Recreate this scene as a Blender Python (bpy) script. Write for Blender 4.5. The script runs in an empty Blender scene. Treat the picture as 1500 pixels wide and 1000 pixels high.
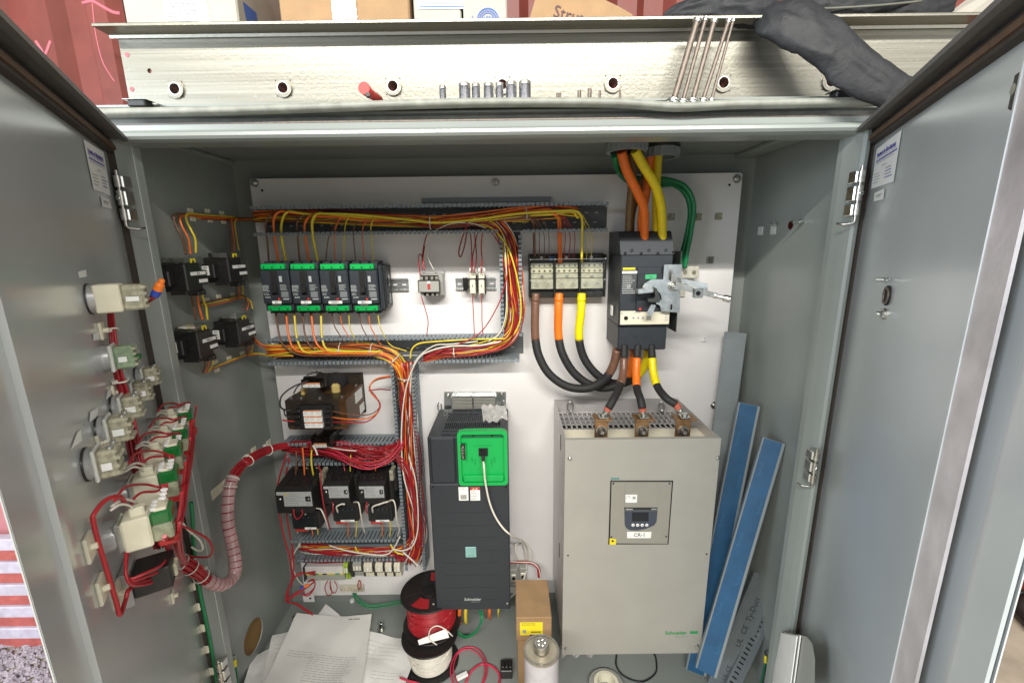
import bpy, math, random
from mathutils import Vector, Matrix
random.seed(11)
R_ = math.radians
scene = bpy.context.scene
# ------------------------------------------------------------------ camera, world, lamps, exposure
CZ = 1.289                      # camera height above the cabinet floor (z = 0)
FPX, PITCH, ROLL = 641.6, .2178, .0125
_cp, _sp, _cr, _sr = math.cos(PITCH), math.sin(PITCH), math.cos(ROLL), math.sin(ROLL)
CAMR = Matrix(((1,0,0),(0,_cp,_sp),(0,-_sp,_cp))) @ Matrix(((_cr,0,_sr),(0,1,0),(-_sr,0,_cr)))
cam = bpy.data.cameras.new('camera'); cam.sensor_width = 36; cam.lens = FPX/1500*36
cam.clip_start = .02; cam.clip_end = 200
camo = bpy.data.objects.new('camera', cam); scene.collection.objects.link(camo)
c0, c1, c2 = CAMR.col[0], CAMR.col[1], CAMR.col[2]
M4 = Matrix(((c0[0], c2[0], -c1[0], 0), (c0[1], c2[1], -c1[1], 0), (c0[2], c2[2], -c1[2], CZ), (0,0,0,1)))
camo.matrix_world = M4
scene.camera = camo

world = bpy.data.worlds.new('World'); scene.world = world; world.use_nodes = True
bg = world.node_tree.nodes['Background']; bg.inputs[0].default_value = (.88,.87,.83,1); bg.inputs[1].default_value = .33
def area(name, loc, rot, sx, sy, energy, col):
    L = bpy.data.lights.new(name, 'AREA'); L.shape = 'RECTANGLE'; L.size = sx; L.size_y = sy; L.energy = energy; L.color = col
    o = bpy.data.objects.new(name, L); o.location = loc; o.rotation_euler = rot; scene.collection.objects.link(o); return o
# two ceiling tube lamps running across the container, behind and above the viewer, and the daylight of the open side on the left
area('tube_lamp', (-.1,-3.50,CZ+3.10), (R_(56),0,0), 6.0, .10, 400, (1,.97,.90))
area('tube_lamp', (-.1,-4.40,CZ+3.50), (R_(56),0,0), 6.0, .10, 120, (1,.97,.90))
area('side_light', (-2.9,-1.3,1.4), (R_(90),0,R_(-66)), 1.6, 1.8, 95, (.80,.90,1))
area('side_light', (2.9,-1.3,1.4), (R_(90),0,R_(66)), 1.6, 1.8, 22, (.95,.95,.92))  # weak fill lamp added on the right to brighten the left door
scene.view_settings.view_transform = 'Standard'; scene.view_settings.look = 'None'
scene.view_settings.exposure = 0.42; scene.view_settings.gamma = 1
scene.cycles.max_bounces = 8

# ------------------------------------------------------------------ pixel helpers (1500 x 1000 photograph)
def ray(u, v): return CAMR @ Vector(((u-750)/FPX, 1, -(v-500)/FPX))
CAMP = Vector((0,0,CZ))
def P(u, v, Y): d = ray(u,v); return CAMP + d*(Y/d.y)
def PXx(u, v, X): d = ray(u,v); return CAMP + d*(X/d.x)
def PZz(u, v, Z): d = ray(u,v); return CAMP + d*((Z-CZ)/d.z)
def rect(u0, v0, u1, v1, Y):
    um, vm = (u0+u1)/2, (v0+v1)/2
    return P(u0,vm,Y).x, P(u1,vm,Y).x, P(um,v1,Y).z, P(um,v0,Y).z
YP, YB, YF = 1.345, 1.39, .924
XL, XR = -.828, .735
# doors: hinge point, direction, normal
AL, AR = R_(31.5), R_(26.6)
HL, HR = Vector((-.775,.905,0)), Vector((.713,.917,0))
DL, DR = Vector((math.sin(AL),-math.cos(AL),0)), Vector((-math.sin(AR),-math.cos(AR),0))
NL, NR = Vector((math.cos(AL),math.sin(AL),0)), Vector((-math.cos(AR),math.sin(AR),0))
def PD(u, v, side='L', off=0):
    h, d, n = (HL,DL,NL) if side == 'L' else (HR,DR,NR)
    hh = h + n*off; r = ray(u,v); t = (hh.dot(n))/(r.x*n.x+r.y*n.y)
    return CAMP + r*t

# ------------------------------------------------------------------ materials
MATS = {}
def mat(name, col, rough=.5, metal=0., var=.08, nscale=30., bump=0., bscale=300., coat=0., alpha=1., spec=.5, emit=None, aniso=0., trans=0.):
    if name in MATS: return MATS[name]
    m = bpy.data.materials.new(name); m.use_nodes = True; nt = m.node_tree; b = nt.nodes['Principled BSDF']
    b.inputs['Base Color'].default_value = (*col,1); b.inputs['Roughness'].default_value = rough; b.inputs['Metallic'].default_value = metal
    b.inputs['Specular IOR Level'].default_value = spec
    if coat: b.inputs['Coat Weight'].default_value = coat; b.inputs['Coat Roughness'].default_value = .22; b.inputs['Coat IOR'].default_value = 1.6
    if aniso: b.inputs['Anisotropic'].default_value = aniso
    if alpha < 1: b.inputs['Alpha'].default_value = alpha
    if trans: b.inputs['Transmission Weight'].default_value = trans
    if emit: b.inputs['Emission Color'].default_value = (*emit[0],1); b.inputs['Emission Strength'].default_value = emit[1]
    tc = nt.nodes.new('ShaderNodeTexCoord')
    if var > 0:
        n = nt.nodes.new('ShaderNodeTexNoise'); n.inputs['Scale'].default_value = nscale; n.inputs['Detail'].default_value = 6
        nt.links.new(tc.outputs['Object'], n.inputs['Vector'])
        r = nt.nodes.new('ShaderNodeValToRGB'); r.color_ramp.elements[0].position = .3; r.color_ramp.elements[1].position = .72
        r.color_ramp.elements[0].color = (*[max(0,c*(1-var)) for c in col],1); r.color_ramp.elements[1].color = (*[min(1,c*(1+var)) for c in col],1)
        nt.links.new(n.outputs['Fac'], r.inputs['Fac']); nt.links.new(r.outputs['Color'], b.inputs['Base Color'])
        mr = nt.nodes.new('ShaderNodeMapRange'); mr.inputs['To Min'].default_value = max(.02,rough*(1-var)); mr.inputs['To Max'].default_value = min(1,rough*(1+var*1.5))
        nt.links.new(n.outputs['Fac'], mr.inputs['Value']); nt.links.new(mr.outputs['Result'], b.inputs['Roughness'])
    if bump > 0:
        n2 = nt.nodes.new('ShaderNodeTexNoise'); n2.inputs['Scale'].default_value = bscale; n2.inputs['Detail'].default_value = 3
        nt.links.new(tc.outputs['Object'], n2.inputs['Vector'])
        bp = nt.nodes.new('ShaderNodeBump'); bp.inputs['Strength'].default_value = bump; bp.inputs['Distance'].default_value = .002
        nt.links.new(n2.outputs['Fac'], bp.inputs['Height']); nt.links.new(bp.outputs['Normal'], b.inputs['Normal'])
    MATS[name] = m; return m
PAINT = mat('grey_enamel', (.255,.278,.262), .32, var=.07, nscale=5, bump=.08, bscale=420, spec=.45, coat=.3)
DOORP = mat('lightened_door_enamel', (.44,.465,.465), .30, var=.08, nscale=4.5, bump=.05, bscale=300, spec=.8, coat=1.)  # cabinet enamel made lighter, extra light on the doors put into its colour
LIDP = mat('worn_pale_enamel', (.27,.275,.24), .5, var=.22, nscale=38, bump=.25, bscale=120)
WHITEP = mat('white_enamel', (.75,.735,.73), .38, var=.04, nscale=6, bump=.06, bscale=420)
GASK = mat('brown_black_gasket', (.035,.026,.02), .7, var=.3, nscale=40, bump=.4)
DARKF = mat('dark_steel', (.10,.095,.09), .55, var=.2)  # dark brown-grey for the post, door top flanges and breaker feet
DUCT = mat('grey_duct_plastic', (.20,.235,.26), .42, var=.08, nscale=60)
DUCTD = mat('grey_duct_base', (.11,.12,.125), .5, var=.1)
BLACKP = mat('black_plastic', (.018,.017,.017), .38, var=.2, nscale=80, bump=.1, bscale=600)
CHAR = mat('charcoal_plastic', (.025,.030,.038), .45, var=.08, nscale=90, bump=.12, bscale=900)
CHARD = mat('dark_charcoal_plastic', (.022,.026,.032), .45, var=.08, nscale=90)
GREEN = mat('bright_green_plastic', (.0,.38,.075), .38, var=.05, nscale=50)
GREEND = mat('deep_green_plastic', (.0,.33,.07), .4, var=.05, nscale=50)
DGREEN = mat('translucent_dark_green', (.01,.14,.03), .15, var=.3, nscale=60, coat=.5)
CREAM = mat('cream_plastic', (.74,.70,.55), .45, var=.05, nscale=60)
GREYB = mat('warm_grey_enamel', (.345,.338,.305), .46, var=.035, nscale=15, bump=.15, bscale=700)
GREYC = mat('light_grey_plastic', (.34,.34,.31), .45, var=.04)
ZINC = mat('zinc_plated_steel', (.62,.64,.62), .28, 1., var=.15, nscale=60)
STEEL = mat('steel', (.50,.48,.44), .32, 1., var=.25, nscale=90)
RUSTY = mat('brown_bolt_steel', (.20,.165,.14), .5, .75, var=.35, nscale=120)
SOCK = mat('chrome_socket', (.42,.42,.45), .2, 1., var=.2, nscale=60)
TIN = mat('tinned_metal', (.66,.63,.53), .35, .35, var=.15, nscale=80)
COPPER = mat('aged_copper', (.34,.20,.10), .42, .85, var=.35, nscale=60)
BRASS = mat('brass', (.65,.48,.22), .3, 1., var=.1)
ALU = mat('mill_aluminium', (.80,.79,.74), .34, .92, var=.10, nscale=14, bump=.12, bscale=150, aniso=.6)
CARD = mat('brown_cardboard', (.33,.205,.105), .85, var=.10, nscale=24, bump=.25, bscale=260)
CARDW = mat('white_cardboard', (.40,.38,.33), .8, var=.06, nscale=18, bump=.25, bscale=200)
PAPER = mat('white_paper', (.88,.87,.84), .75, var=.03, nscale=20, bump=.1, bscale=120)
INK = mat('grey_ink', (.28,.28,.28), .8, var=.1)
INKD = mat('black_ink', (.03,.03,.03), .7, var=.1)
PURPLE = mat('purple_ink', (.13,.10,.42), .7, var=.1)
BLUEI = mat('blue_ink', (.06,.14,.45), .7, var=.1)
REDI = mat('red_ink', (.45,.04,.04), .7, var=.1)
YEL = mat('yellow_sticker', (.80,.66,.02), .5, var=.05)
WLAB = mat('white_label', (.82,.82,.80), .5, var=.03)
SLAB = mat('silver_label', (.40,.42,.42), .45, var=.08, nscale=90)
CLEAR = mat('clear_plastic', (.85,.87,.86), .12, var=0, alpha=.22, spec=.8)
def film(m, tint, f0, rough):
    nt=m.node_tree; out=[n for n in nt.nodes if n.type=='OUTPUT_MATERIAL'][0]; tr=nt.nodes.new('ShaderNodeBsdfTransparent'); tr.inputs[0].default_value=(*tint,1)
    gl=nt.nodes.new('ShaderNodeBsdfGlossy'); gl.inputs['Roughness'].default_value=rough; lw=nt.nodes.new('ShaderNodeLayerWeight'); lw.inputs['Blend'].default_value=f0
    mx=nt.nodes.new('ShaderNodeMixShader'); nt.links.new(lw.outputs['Fresnel'],mx.inputs[0]); nt.links.new(tr.outputs[0],mx.inputs[1]); nt.links.new(gl.outputs[0],mx.inputs[2]); nt.links.new(mx.outputs[0],out.inputs[0])
film(CLEAR,(.90,.91,.89),.22,.08)
CLEARY = mat('yellowish_clear_plastic', (.60,.57,.42), .15, var=.35, nscale=160, alpha=.55, spec=.9)
MILK = mat('milky_plastic', (.68,.68,.64), .35, var=.08, alpha=.93)
RUB = mat('black_rubber', (.016,.016,.017), .6, var=.2, nscale=120, bump=.3, bscale=900)
W = dict(
  red=mat('red_wire_jacket', (.38,.018,.026), .34, var=.15, nscale=25), darkred=mat('dark_red_wire_jacket', (.26,.012,.02), .36, var=.15),
  orange=mat('orange_wire_jacket', (.78,.17,.025), .34, var=.1), yellow=mat('yellow_wire_jacket', (.74,.58,.04), .34, var=.1),
  brown=mat('brown_wire_jacket', (.17,.075,.04), .36, var=.15), white=mat('white_wire_jacket', (.72,.68,.60), .36, var=.06),
  black=mat('black_wire_jacket', (.015,.015,.02), .38, var=.1), green=mat('green_wire_jacket', (.012,.20,.075), .36, var=.1),
  grey=mat('grey_wire_jacket', (.42,.42,.36), .4, var=.06), pink=mat('pink_red_wire_jacket', (.58,.04,.09), .32, var=.15))
TAPEY = mat('yellow_tape', (.82,.68,.0), .35, var=.06, nscale=90, bump=.4, bscale=180)
TAPEO = mat('orange_tape', (.88,.18,.01), .35, var=.06, nscale=90, bump=.4, bscale=180)
TAPEB = mat('brown_tape', (.17,.085,.055), .3, var=.12, nscale=90, bump=.4, bscale=180)
BLUEF = mat('blue_film', (.015,.085,.19), .45, var=.18, nscale=16, bump=.2, bscale=60)
GREYP = mat('grey_pvc', (.225,.255,.265), .38, var=.06, nscale=12)
REDW = mat('red_container_paint', (.17,.034,.024), .5, var=.22, nscale=5, bump=.2, bscale=60)
PINKW = mat('pale_red_paint', (.45,.18,.2), .5, var=.2, nscale=6)
CLOTH = mat('black_quilted_nylon', (.011,.012,.015), .62, var=.2, nscale=30, bump=.5, bscale=140)
GROUND = mat('sandy_concrete', (.42,.37,.29), .85, var=.18, nscale=9, bump=.5, bscale=40)
STONE = mat('pale_stone', (.33,.29,.33), .8, var=.3, nscale=20, bump=.3)
WOODY = mat('brown_board', (.26,.17,.07), .75, var=.2, nscale=12)
BAG = mat('clear_bag_film', (.6,.58,.56), .2, var=.25, nscale=60, alpha=.55, spec=.9)
BLUEPL = mat('blue_plastic', (.03,.07,.42), .4, var=.05)
ORPL = mat('orange_plastic', (.85,.20,.02), .4, var=.05)
LED = mat('small_red_marker', (.75,.05,.03), .4, var=0)
SLOT = mat('dark_slot', (.006,.006,.006), .8, var=0)

# brushed streaks along x and speckles for the aluminium beam
def brushed(m):
    nt = m.node_tree; b = nt.nodes['Principled BSDF']; tc = nt.nodes.new('ShaderNodeTexCoord'); mp = nt.nodes.new('ShaderNodeMapping')
    mp.inputs['Scale'].default_value = (2,60,220); n = nt.nodes.new('ShaderNodeTexNoise'); n.inputs['Scale'].default_value = 1; n.inputs['Detail'].default_value = 8
    nt.links.new(tc.outputs['Object'], mp.inputs['Vector']); nt.links.new(mp.outputs['Vector'], n.inputs['Vector'])
    r = nt.nodes.new('ShaderNodeValToRGB'); r.color_ramp.elements[0].position=.35; r.color_ramp.elements[1].position=.65
    r.color_ramp.elements[0].color=(.26,.25,.21,1); r.color_ramp.elements[1].color=(.33,.32,.275,1); nt.links.new(n.outputs['Fac'], r.inputs['Fac'])
    v = nt.nodes.new('ShaderNodeTexNoise'); v.inputs['Scale'].default_value=150; v.inputs['Detail'].default_value=4; nt.links.new(tc.outputs['Object'], v.inputs['Vector'])
    r2 = nt.nodes.new('ShaderNodeValToRGB'); r2.color_ramp.elements[0].position=.63; r2.color_ramp.elements[1].position=.70
    r2.color_ramp.elements[0].color=(0,0,0,1); r2.color_ramp.elements[1].color=(1,1,1,1); nt.links.new(v.outputs['Fac'], r2.inputs['Fac'])
    mx = nt.nodes.new('ShaderNodeMix'); mx.data_type='RGBA'; nt.links.new(r2.outputs['Color'], mx.inputs['Factor']); nt.links.new(r.outputs['Color'], mx.inputs['A'])
    mx.inputs['B'].default_value=(.34,.32,.27,1); nt.links.new(mx.outputs['Result'], b.inputs['Base Color'])
    mr = nt.nodes.new('ShaderNodeMapRange'); mr.inputs['To Min'].default_value=.33; mr.inputs['To Max'].default_value=.46
    nt.links.new(n.outputs['Fac'], mr.inputs['Value']); nt.links.new(mr.outputs['Result'], b.inputs['Roughness'])
brushed(ALU)
MESHMAT = None

# ------------------------------------------------------------------ mesh builder
class MB:
    def __init__(s): s.v=[]; s.f=[]; s.m=[]; s.s=[]; s.mats=[]
    def mi(s, m):
        if m not in s.mats: s.mats.append(m)
        return s.mats.index(m)
    def add(s, vs, fs, m, smooth=False):
        o = len(s.v); s.v += [tuple(v) for v in vs]; k = s.mi(m)
        for f in fs: s.f.append([i+o for i in f]); s.m.append(k); s.s.append(smooth)
        return s
    def box(s, x0, x1, y0, y1, z0, z1, m, b=0., rot=None, at=None):
        if x0>x1: x0,x1=x1,x0
        if y0>y1: y0,y1=y1,y0
        if z0>z1: z0,z1=z1,z0
        if b <= 0:
            vs=[(x,y,z) for x in (x0,x1) for y in (y0,y1) for z in (z0,z1)]
            fs=[(0,1,3,2),(4,6,7,5),(0,4,5,1),(2,3,7,6),(0,2,6,4),(1,5,7,3)]
        else:
            b=min(b,(x1-x0)*.45,(y1-y0)*.45,(z1-z0)*.45)
            c=((x0+x1)/2,(y0+y1)/2,(z0+z1)/2); h=((x1-x0)/2,(y1-y0)/2,(z1-z0)/2); vs=[]; ix={}
            for sx in (-1,1):
                for sy in (-1,1):
                    for sz in (-1,1):
                        for a in range(3):
                            q=[h[0]-b,h[1]-b,h[2]-b]; q[a]=h[a]
                            ix[(sx,sy,sz,a)]=len(vs); vs.append((c[0]+sx*q[0],c[1]+sy*q[1],c[2]+sz*q[2]))
            fs=[]
            for a in range(3):
                o1,o2=(a+1)%3,(a+2)%3
                for sg in (-1,1):
                    q=[]
                    for (p,r) in ((-1,-1),(1,-1),(1,1),(-1,1)):
                        k=[0,0,0]; k[a]=sg; k[o1]=p; k[o2]=r; q.append(ix[(*k,a)])
                    fs.append(q)
            for a in range(3):
                o1,o2=(a+1)%3,(a+2)%3
                for p in (-1,1):
                    for r in (-1,1):
                        k0=[0,0,0]; k0[a]=-1; k0[o1]=p; k0[o2]=r; k1=list(k0); k1[a]=1
                        fs.append([ix[(*k0,o1)],ix[(*k1,o1)],ix[(*k1,o2)],ix[(*k0,o2)]])
            for sx in (-1,1):
                for sy in (-1,1):
                    for sz in (-1,1): fs.append([ix[(sx,sy,sz,a)] for a in range(3)])
        if rot is not None:
            o=Vector(at) if at is not None else Vector(((x0+x1)/2,(y0+y1)/2,(z0+z1)/2))
            vs=[o+rot@(Vector(v)-o) for v in vs]
        return s.add(vs,fs,m)
    def tube(s, pts, r, m, n=8, caps=True, flat=1.):
        pts=[Vector(p) for p in pts]; N=len(pts); vs=[]; fs=[]
        if N<2: return s
        up=None
        for i,p in enumerate(pts):
            t=(pts[min(i+1,N-1)]-pts[max(i-1,0)])
            t=t.normalized() if t.length>1e-9 else Vector((0,0,1))
            if up is None:
                a=Vector((0,0,1)) if abs(t.z)<.9 else Vector((1,0,0)); up=(a-t*a.dot(t)).normalized()
            else:
                q=up-t*up.dot(t); up=q.normalized() if q.length>1e-6 else up
            sd=t.cross(up); rr=r(i/(N-1)) if callable(r) else r
            for k in range(n):
                an=2*math.pi*k/n; vs.append(p+up*(math.cos(an)*rr)+sd*(math.sin(an)*rr*flat))
        for i in range(N-1):
            for k in range(n): fs.append((i*n+k,i*n+(k+1)%n,(i+1)*n+(k+1)%n,(i+1)*n+k))
        o=len(s.v); s.add(vs,fs,m,True)
        if caps:
            kk=s.mi(m)
            for c in ([o+k for k in range(n)][::-1],[o+(N-1)*n+k for k in range(n)]): s.f.append(c); s.m.append(kk); s.s.append(False)
        return s
    def cyl(s, p0, p1, r, m, n=16, r2=None, b=0.):
        p0,p1=Vector(p0),Vector(p1); r2=r if r2 is None else r2
        if b<=0: return s.tubeprof(p0,p1,[(0,r),(1,r2)],m,n)
        L=(p1-p0).length; k=b/L
        return s.tubeprof(p0,p1,[(0,r-b),(k,r),(1-k,r2),(1,r2-b)],m,n)
    def tubeprof(s, p0, p1, prof, m, n=16, caps=True, smooth=True):
        p0,p1=Vector(p0),Vector(p1); t=(p1-p0).normalized(); a=Vector((0,0,1)) if abs(t.z)<.9 else Vector((1,0,0))
        up=(a-t*a.dot(t)).normalized(); sd=t.cross(up); vs=[]; fs=[]
        # rings are split where the profile turns, so edges stay crisp
        for i in range(len(prof)-1):
            o=len(vs)
            for (q,r) in (prof[i],prof[i+1]):
                c=p0+(p1-p0)*q
                for k in range(n):
                    an=2*math.pi*k/n; vs.append(c+up*(math.cos(an)*r)+sd*(math.sin(an)*r))
            for k in range(n): fs.append((o+k,o+(k+1)%n,o+n+(k+1)%n,o+n+k))
        s.add(vs,fs,m,smooth)
        if caps:
            for (q,r) in (prof[0],prof[-1]):
                if r>1e-5:
                    c=p0+(p1-p0)*q; s.add([c+up*(math.cos(2*math.pi*k/n)*r)+sd*(math.sin(2*math.pi*k/n)*r) for k in range(n)],[list(range(n))],m)
        return s
    def ring(s, c, ax, r0, r1, h, m, n=24):
        c=Vector(c); ax=Vector(ax).normalized()
        s.tubeprof(c,c+ax*h,[(0,r0),(0,r1),(1,r1),(1,r0),(0,r0)],m,n,caps=False); return s
    def prism(s, poly, y0, y1, m, fn=None):
        # poly in (a,b); fn maps (a,b,y) to a point; default x=a z=b
        fn=fn or (lambda a,b,y:(a,y,b)); n=len(poly)
        vs=[fn(a,b,y0) for a,b in poly]+[fn(a,b,y1) for a,b in poly]
        return s.add(vs,[list(range(n)),list(range(n,2*n))[::-1]]+[(i,(i+1)%n,n+(i+1)%n,n+i) for i in range(n)],m)
    def quad(s, a, b, c, d, m): return s.add([a,b,c,d],[(0,1,2,3)],m)
    def grid(s, fn, nu, nv, m, smooth=True):
        vs=[fn(i/nu,j/nv) for j in range(nv+1) for i in range(nu+1)]
        fs=[(j*(nu+1)+i,j*(nu+1)+i+1,(j+1)*(nu+1)+i+1,(j+1)*(nu+1)+i) for j in range(nv) for i in range(nu)]
        return s.add(vs,fs,m,smooth)
    def holed(s, a0, a1, b0, b1, holes, m, fn, n=24):
        """flat sheet with round holes (a, b, r); holes have separate a ranges; fn maps (a,b) to a point"""
        holes=sorted(holes); x=a0
        Q=lambda p,q,r,t: s.quad(fn(p,q),fn(r,q),fn(r,t),fn(p,t),m)
        for (ha,hb,r) in holes:
            e=r*1.15
            if ha-e>x: Q(x,b0,ha-e,b1)
            Q(ha-e,b0,ha+e,hb-e); Q(ha-e,hb+e,ha+e,b1)
            vs=[];fs=[]
            for k in range(n):
                an=2*math.pi*k/n; c,sn=math.cos(an),math.sin(an); q=e/max(abs(c),abs(sn))
                vs.append(fn(ha+c*q,hb+sn*q)); vs.append(fn(ha+c*r,hb+sn*r))
            for k in range(n): j=(k+1)%n; fs.append((2*k,2*j,2*j+1,2*k+1))
            s.add(vs,fs,m); x=ha+e
        if x<a1: Q(x,b0,a1,b1)
        return s
    def mesh(s, name):
        me=bpy.data.meshes.new(name); me.from_pydata(s.v,[],s.f)
        for m in s.mats: me.materials.append(m)
        me.polygons.foreach_set('material_index',s.m); me.polygons.foreach_set('use_smooth',s.s); me.update(); return me
    def build(s, name, parent=None, **kw): return link(name, s.mesh(name), parent, **kw)

import bmesh
def fixn(me):
    bm=bmesh.new(); bm.from_mesh(me); bmesh.ops.recalc_face_normals(bm,faces=bm.faces[:]); bm.to_mesh(me); bm.free()
def link(name, me, parent=None, loc=None, rot=None, label=None, category=None, group=None, kind=None):
    o=bpy.data.objects.new(name,me); scene.collection.objects.link(o)
    if me is not None and not me.get('nf'): fixn(me); me['nf']=1
    if parent is not None: o.parent=parent
    if loc is not None: o.location=loc
    if rot is not None: o.rotation_euler=rot
    for k,v in (('label',label),('category',category),('group',group),('kind',kind)):
        if v: o[k]=v
    return o
def thing(name, label, cat, loc=(0,0,0), rz=0., group=None):
    o=bpy.data.objects.new(name,None); o.empty_display_size=.05; scene.collection.objects.link(o); o.location=loc; o.rotation_euler=(0,0,rz)
    o['label']=label; o['category']=cat
    if group: o['group']=group
    return o
def solo(mb, name, label, cat, group=None, kind=None):
    """a thing that is one mesh: origin moved to its first vertex"""
    o0=Vector(mb.v[0]); mb.v=[tuple(Vector(v)-o0) for v in mb.v]
    return link(name, mb.mesh(name), None, loc=o0, label=label, category=cat, group=group, kind=kind)
def dup(o, parent=None):
    c=o.copy(); scene.collection.objects.link(c); c.parent=parent
    for ch in list(o.children): dup(ch,c)
    return c
def smoothpath(pts, k=6):
    pts=[Vector(p) for p in pts]
    if len(pts)<3: return [pts[0].lerp(pts[-1],i/4) for i in range(5)]
    q=[pts[0]*2-pts[1]]+pts+[pts[-1]*2-pts[-2]]; out=[]
    for i in range(1,len(q)-2):
        a,b,c,d=q[i-1],q[i],q[i+1],q[i+2]
        for j in range(k):
            t=j/k; out.append(.5*((2*b)+(c-a)*t+(2*a-5*b+4*c-d)*t*t+(3*b-a-3*c+d)*t**3))
    out.append(pts[-1]); return out
def PP(lst): return [P(*q) for q in lst]
def wire(lst, col, r, label, cat='wire', group=None, name='wire', n=8, k=6):
    mb=MB(); mb.tube(smoothpath(lst,k), r, W[col] if isinstance(col,str) else col, n); return solo(mb,name,label,cat,group)
def bundle(name, label, cat, path, specs, spread, r, group=None, wob=.35, k=5, n=6, dflat=.6, ties=(), endsp=None):
    t=thing(name,label,cat,loc=path[0],group=group); o0=Vector(path[0]); sp=smoothpath(path,k); N=len(sp)
    for col,cnt in specs:
        for i in range(cnt):
            a=random.uniform(0,2*math.pi); q=math.sqrt(random.random()); ph=random.uniform(0,6.3); fr=random.uniform(.6,2.2); ph2=random.uniform(0,6.3)
            pts=[]
            for j,p in enumerate(sp):
                tg=(sp[min(j+1,N-1)]-sp[max(j-1,0)]).normalized(); sd=tg.cross(Vector((0,1,0)))
                sd=sd.normalized() if sd.length>.2 else Vector((0,0,1)); dp=sd.cross(tg).normalized()
                x=j/(N-1); w=spread(x) if callable(spread) else spread
                pts.append(p-o0+sd*w*(q*math.cos(a)+wob*math.sin(fr*x*6.3+ph))+dp*w*dflat*(q*math.sin(a)+wob*math.cos(fr*x*5+ph2)))
            MB().tube(pts, r*random.uniform(.9,1.1), W[col], n).build('wire',t)
    for x in ties:
        j=int(x*(N-1)); tg=(sp[min(j+1,N-1)]-sp[max(j-1,0)]).normalized(); w=(spread(x) if callable(spread) else spread)
        sd=tg.cross(Vector((0,1,0))).normalized(); dp=sd.cross(tg).normalized(); c=sp[j]-o0
        ring=[c+sd*math.cos(q*.5236)*w*1.25+dp*math.sin(q*.5236)*w*(dflat+.35) for q in range(13)]
        mb=MB().tube(ring,.0014,W['white'],5,False); mb.box(*sum([[c[i]-.0025+ (0,-w*(dflat+.45),0)[i],c[i]+.0025+(0,-w*(dflat+.45),0)[i]] for i in range(3)],[]),W['white'])
        mb.build('cable_tie',t)
    return t
_txt={}
def textmesh(s, size, m, bold=0.):
    k=(s,size,m.name,bold)
    if k in _txt: return _txt[k]
    c=bpy.data.curves.new('lettering','FONT'); c.body=s; c.size=size; c.align_x='CENTER'; c.align_y='CENTER'; c.extrude=.0002; c.offset=bold; c.resolution_u=2
    o=bpy.data.objects.new('lettering',c); scene.collection.objects.link(o)
    dg=bpy.context.evaluated_depsgraph_get(); me=bpy.data.meshes.new_from_object(o.evaluated_get(dg)); scene.collection.objects.unlink(o); bpy.data.objects.remove(o)
    me.materials.clear(); me.materials.append(m); me['nf']=1; _txt[k]=me; return me
def text(s, size, m, parent, loc, rot=(math.pi/2,0,0), bold=0., name='lettering', **kw): return link(name, textmesh(s,size,m,bold), parent, loc=loc, rot=rot, **kw)
def lines(mb, x0, x1, z0, z1, y, n, m, h=.5, seed=0, brk=True):
    """rows of unreadable small print as thin flat strokes"""
    rr=random.Random(seed+n); st=(z1-z0)/n
    for i in range(n):
        z=z1-(i+.5)*st; x=x0; xe=x0+(x1-x0)*rr.uniform(.6,1)
        while x<xe:
            w=rr.uniform(.03,.12)*(x1-x0) if brk else xe-x; w=min(w,xe-x)
            mb.quad((x,y,z-st*h/2),(x+w,y,z-st*h/2),(x+w,y,z+st*h/2),(x,y,z+st*h/2),m); x+=w+.02*(x1-x0)
    return mb
def dev(name, label, cat, u0, v0, u1, v1, d, group=None, back=YP):
    x0,x1,z0,z1=rect(u0,v0,u1,v1,back-d); t=thing(name,label,cat,loc=((x0+x1)/2,back,z0),group=group); return t,x1-x0,z1-z0
def screw(mb, x, y, z, r, m=ZINC, d=.003, slot=True):
    mb.cyl((x,y,z),(x,y-d,z),r,m,12,b=r*.25)
    if slot: mb.box(x-r*.7,x+r*.7,y-d-.0004,y-d+.0004,z-r*.12,z+r*.12,SLOT)
    return mb
# ================================================================== setting
GZ = P(30,945,1.6).z
g=MB()
def gf(a,b): x=-6+12*a; y=-3+9*b; return (x,y,GZ+.01*math.sin(x*9)*math.cos(y*7))
g.grid(gf,60,45,GROUND); link('ground', g.mesh('ground'), kind='structure')
# gravel strip beside the left door: loose stones, uncountable
g=MB(); rr=random.Random(3)
for i in range(7000):
    x=rr.uniform(-2.7,-1.2); y=rr.uniform(.8,1.64); s=rr.uniform(.006,.019); h=rr.uniform(.4,.8); a=rr.uniform(0,6.3); z=GZ+.008
    vs=[]; n=5
    for k in range(n):
        an=a+k*2*math.pi/n+rr.uniform(-.3,.3); vs.append((x+math.cos(an)*s,y+math.sin(an)*s*.7,z))
    for k in range(n):
        an=a+.4+k*2*math.pi/n; vs.append((x+math.cos(an)*s*.55,y+math.sin(an)*s*.4,z+s*h+rr.uniform(-.003,.003)))
    g.add(vs,[tuple(range(n,2*n))]+[(k,(k+1)%n,n+(k+1)%n,n+k) for k in range(n)],STONE)
link('gravel', g.mesh('gravel'), kind='stuff', label='loose pale gravel at the foot of the striped red sheet', category='gravel')

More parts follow.
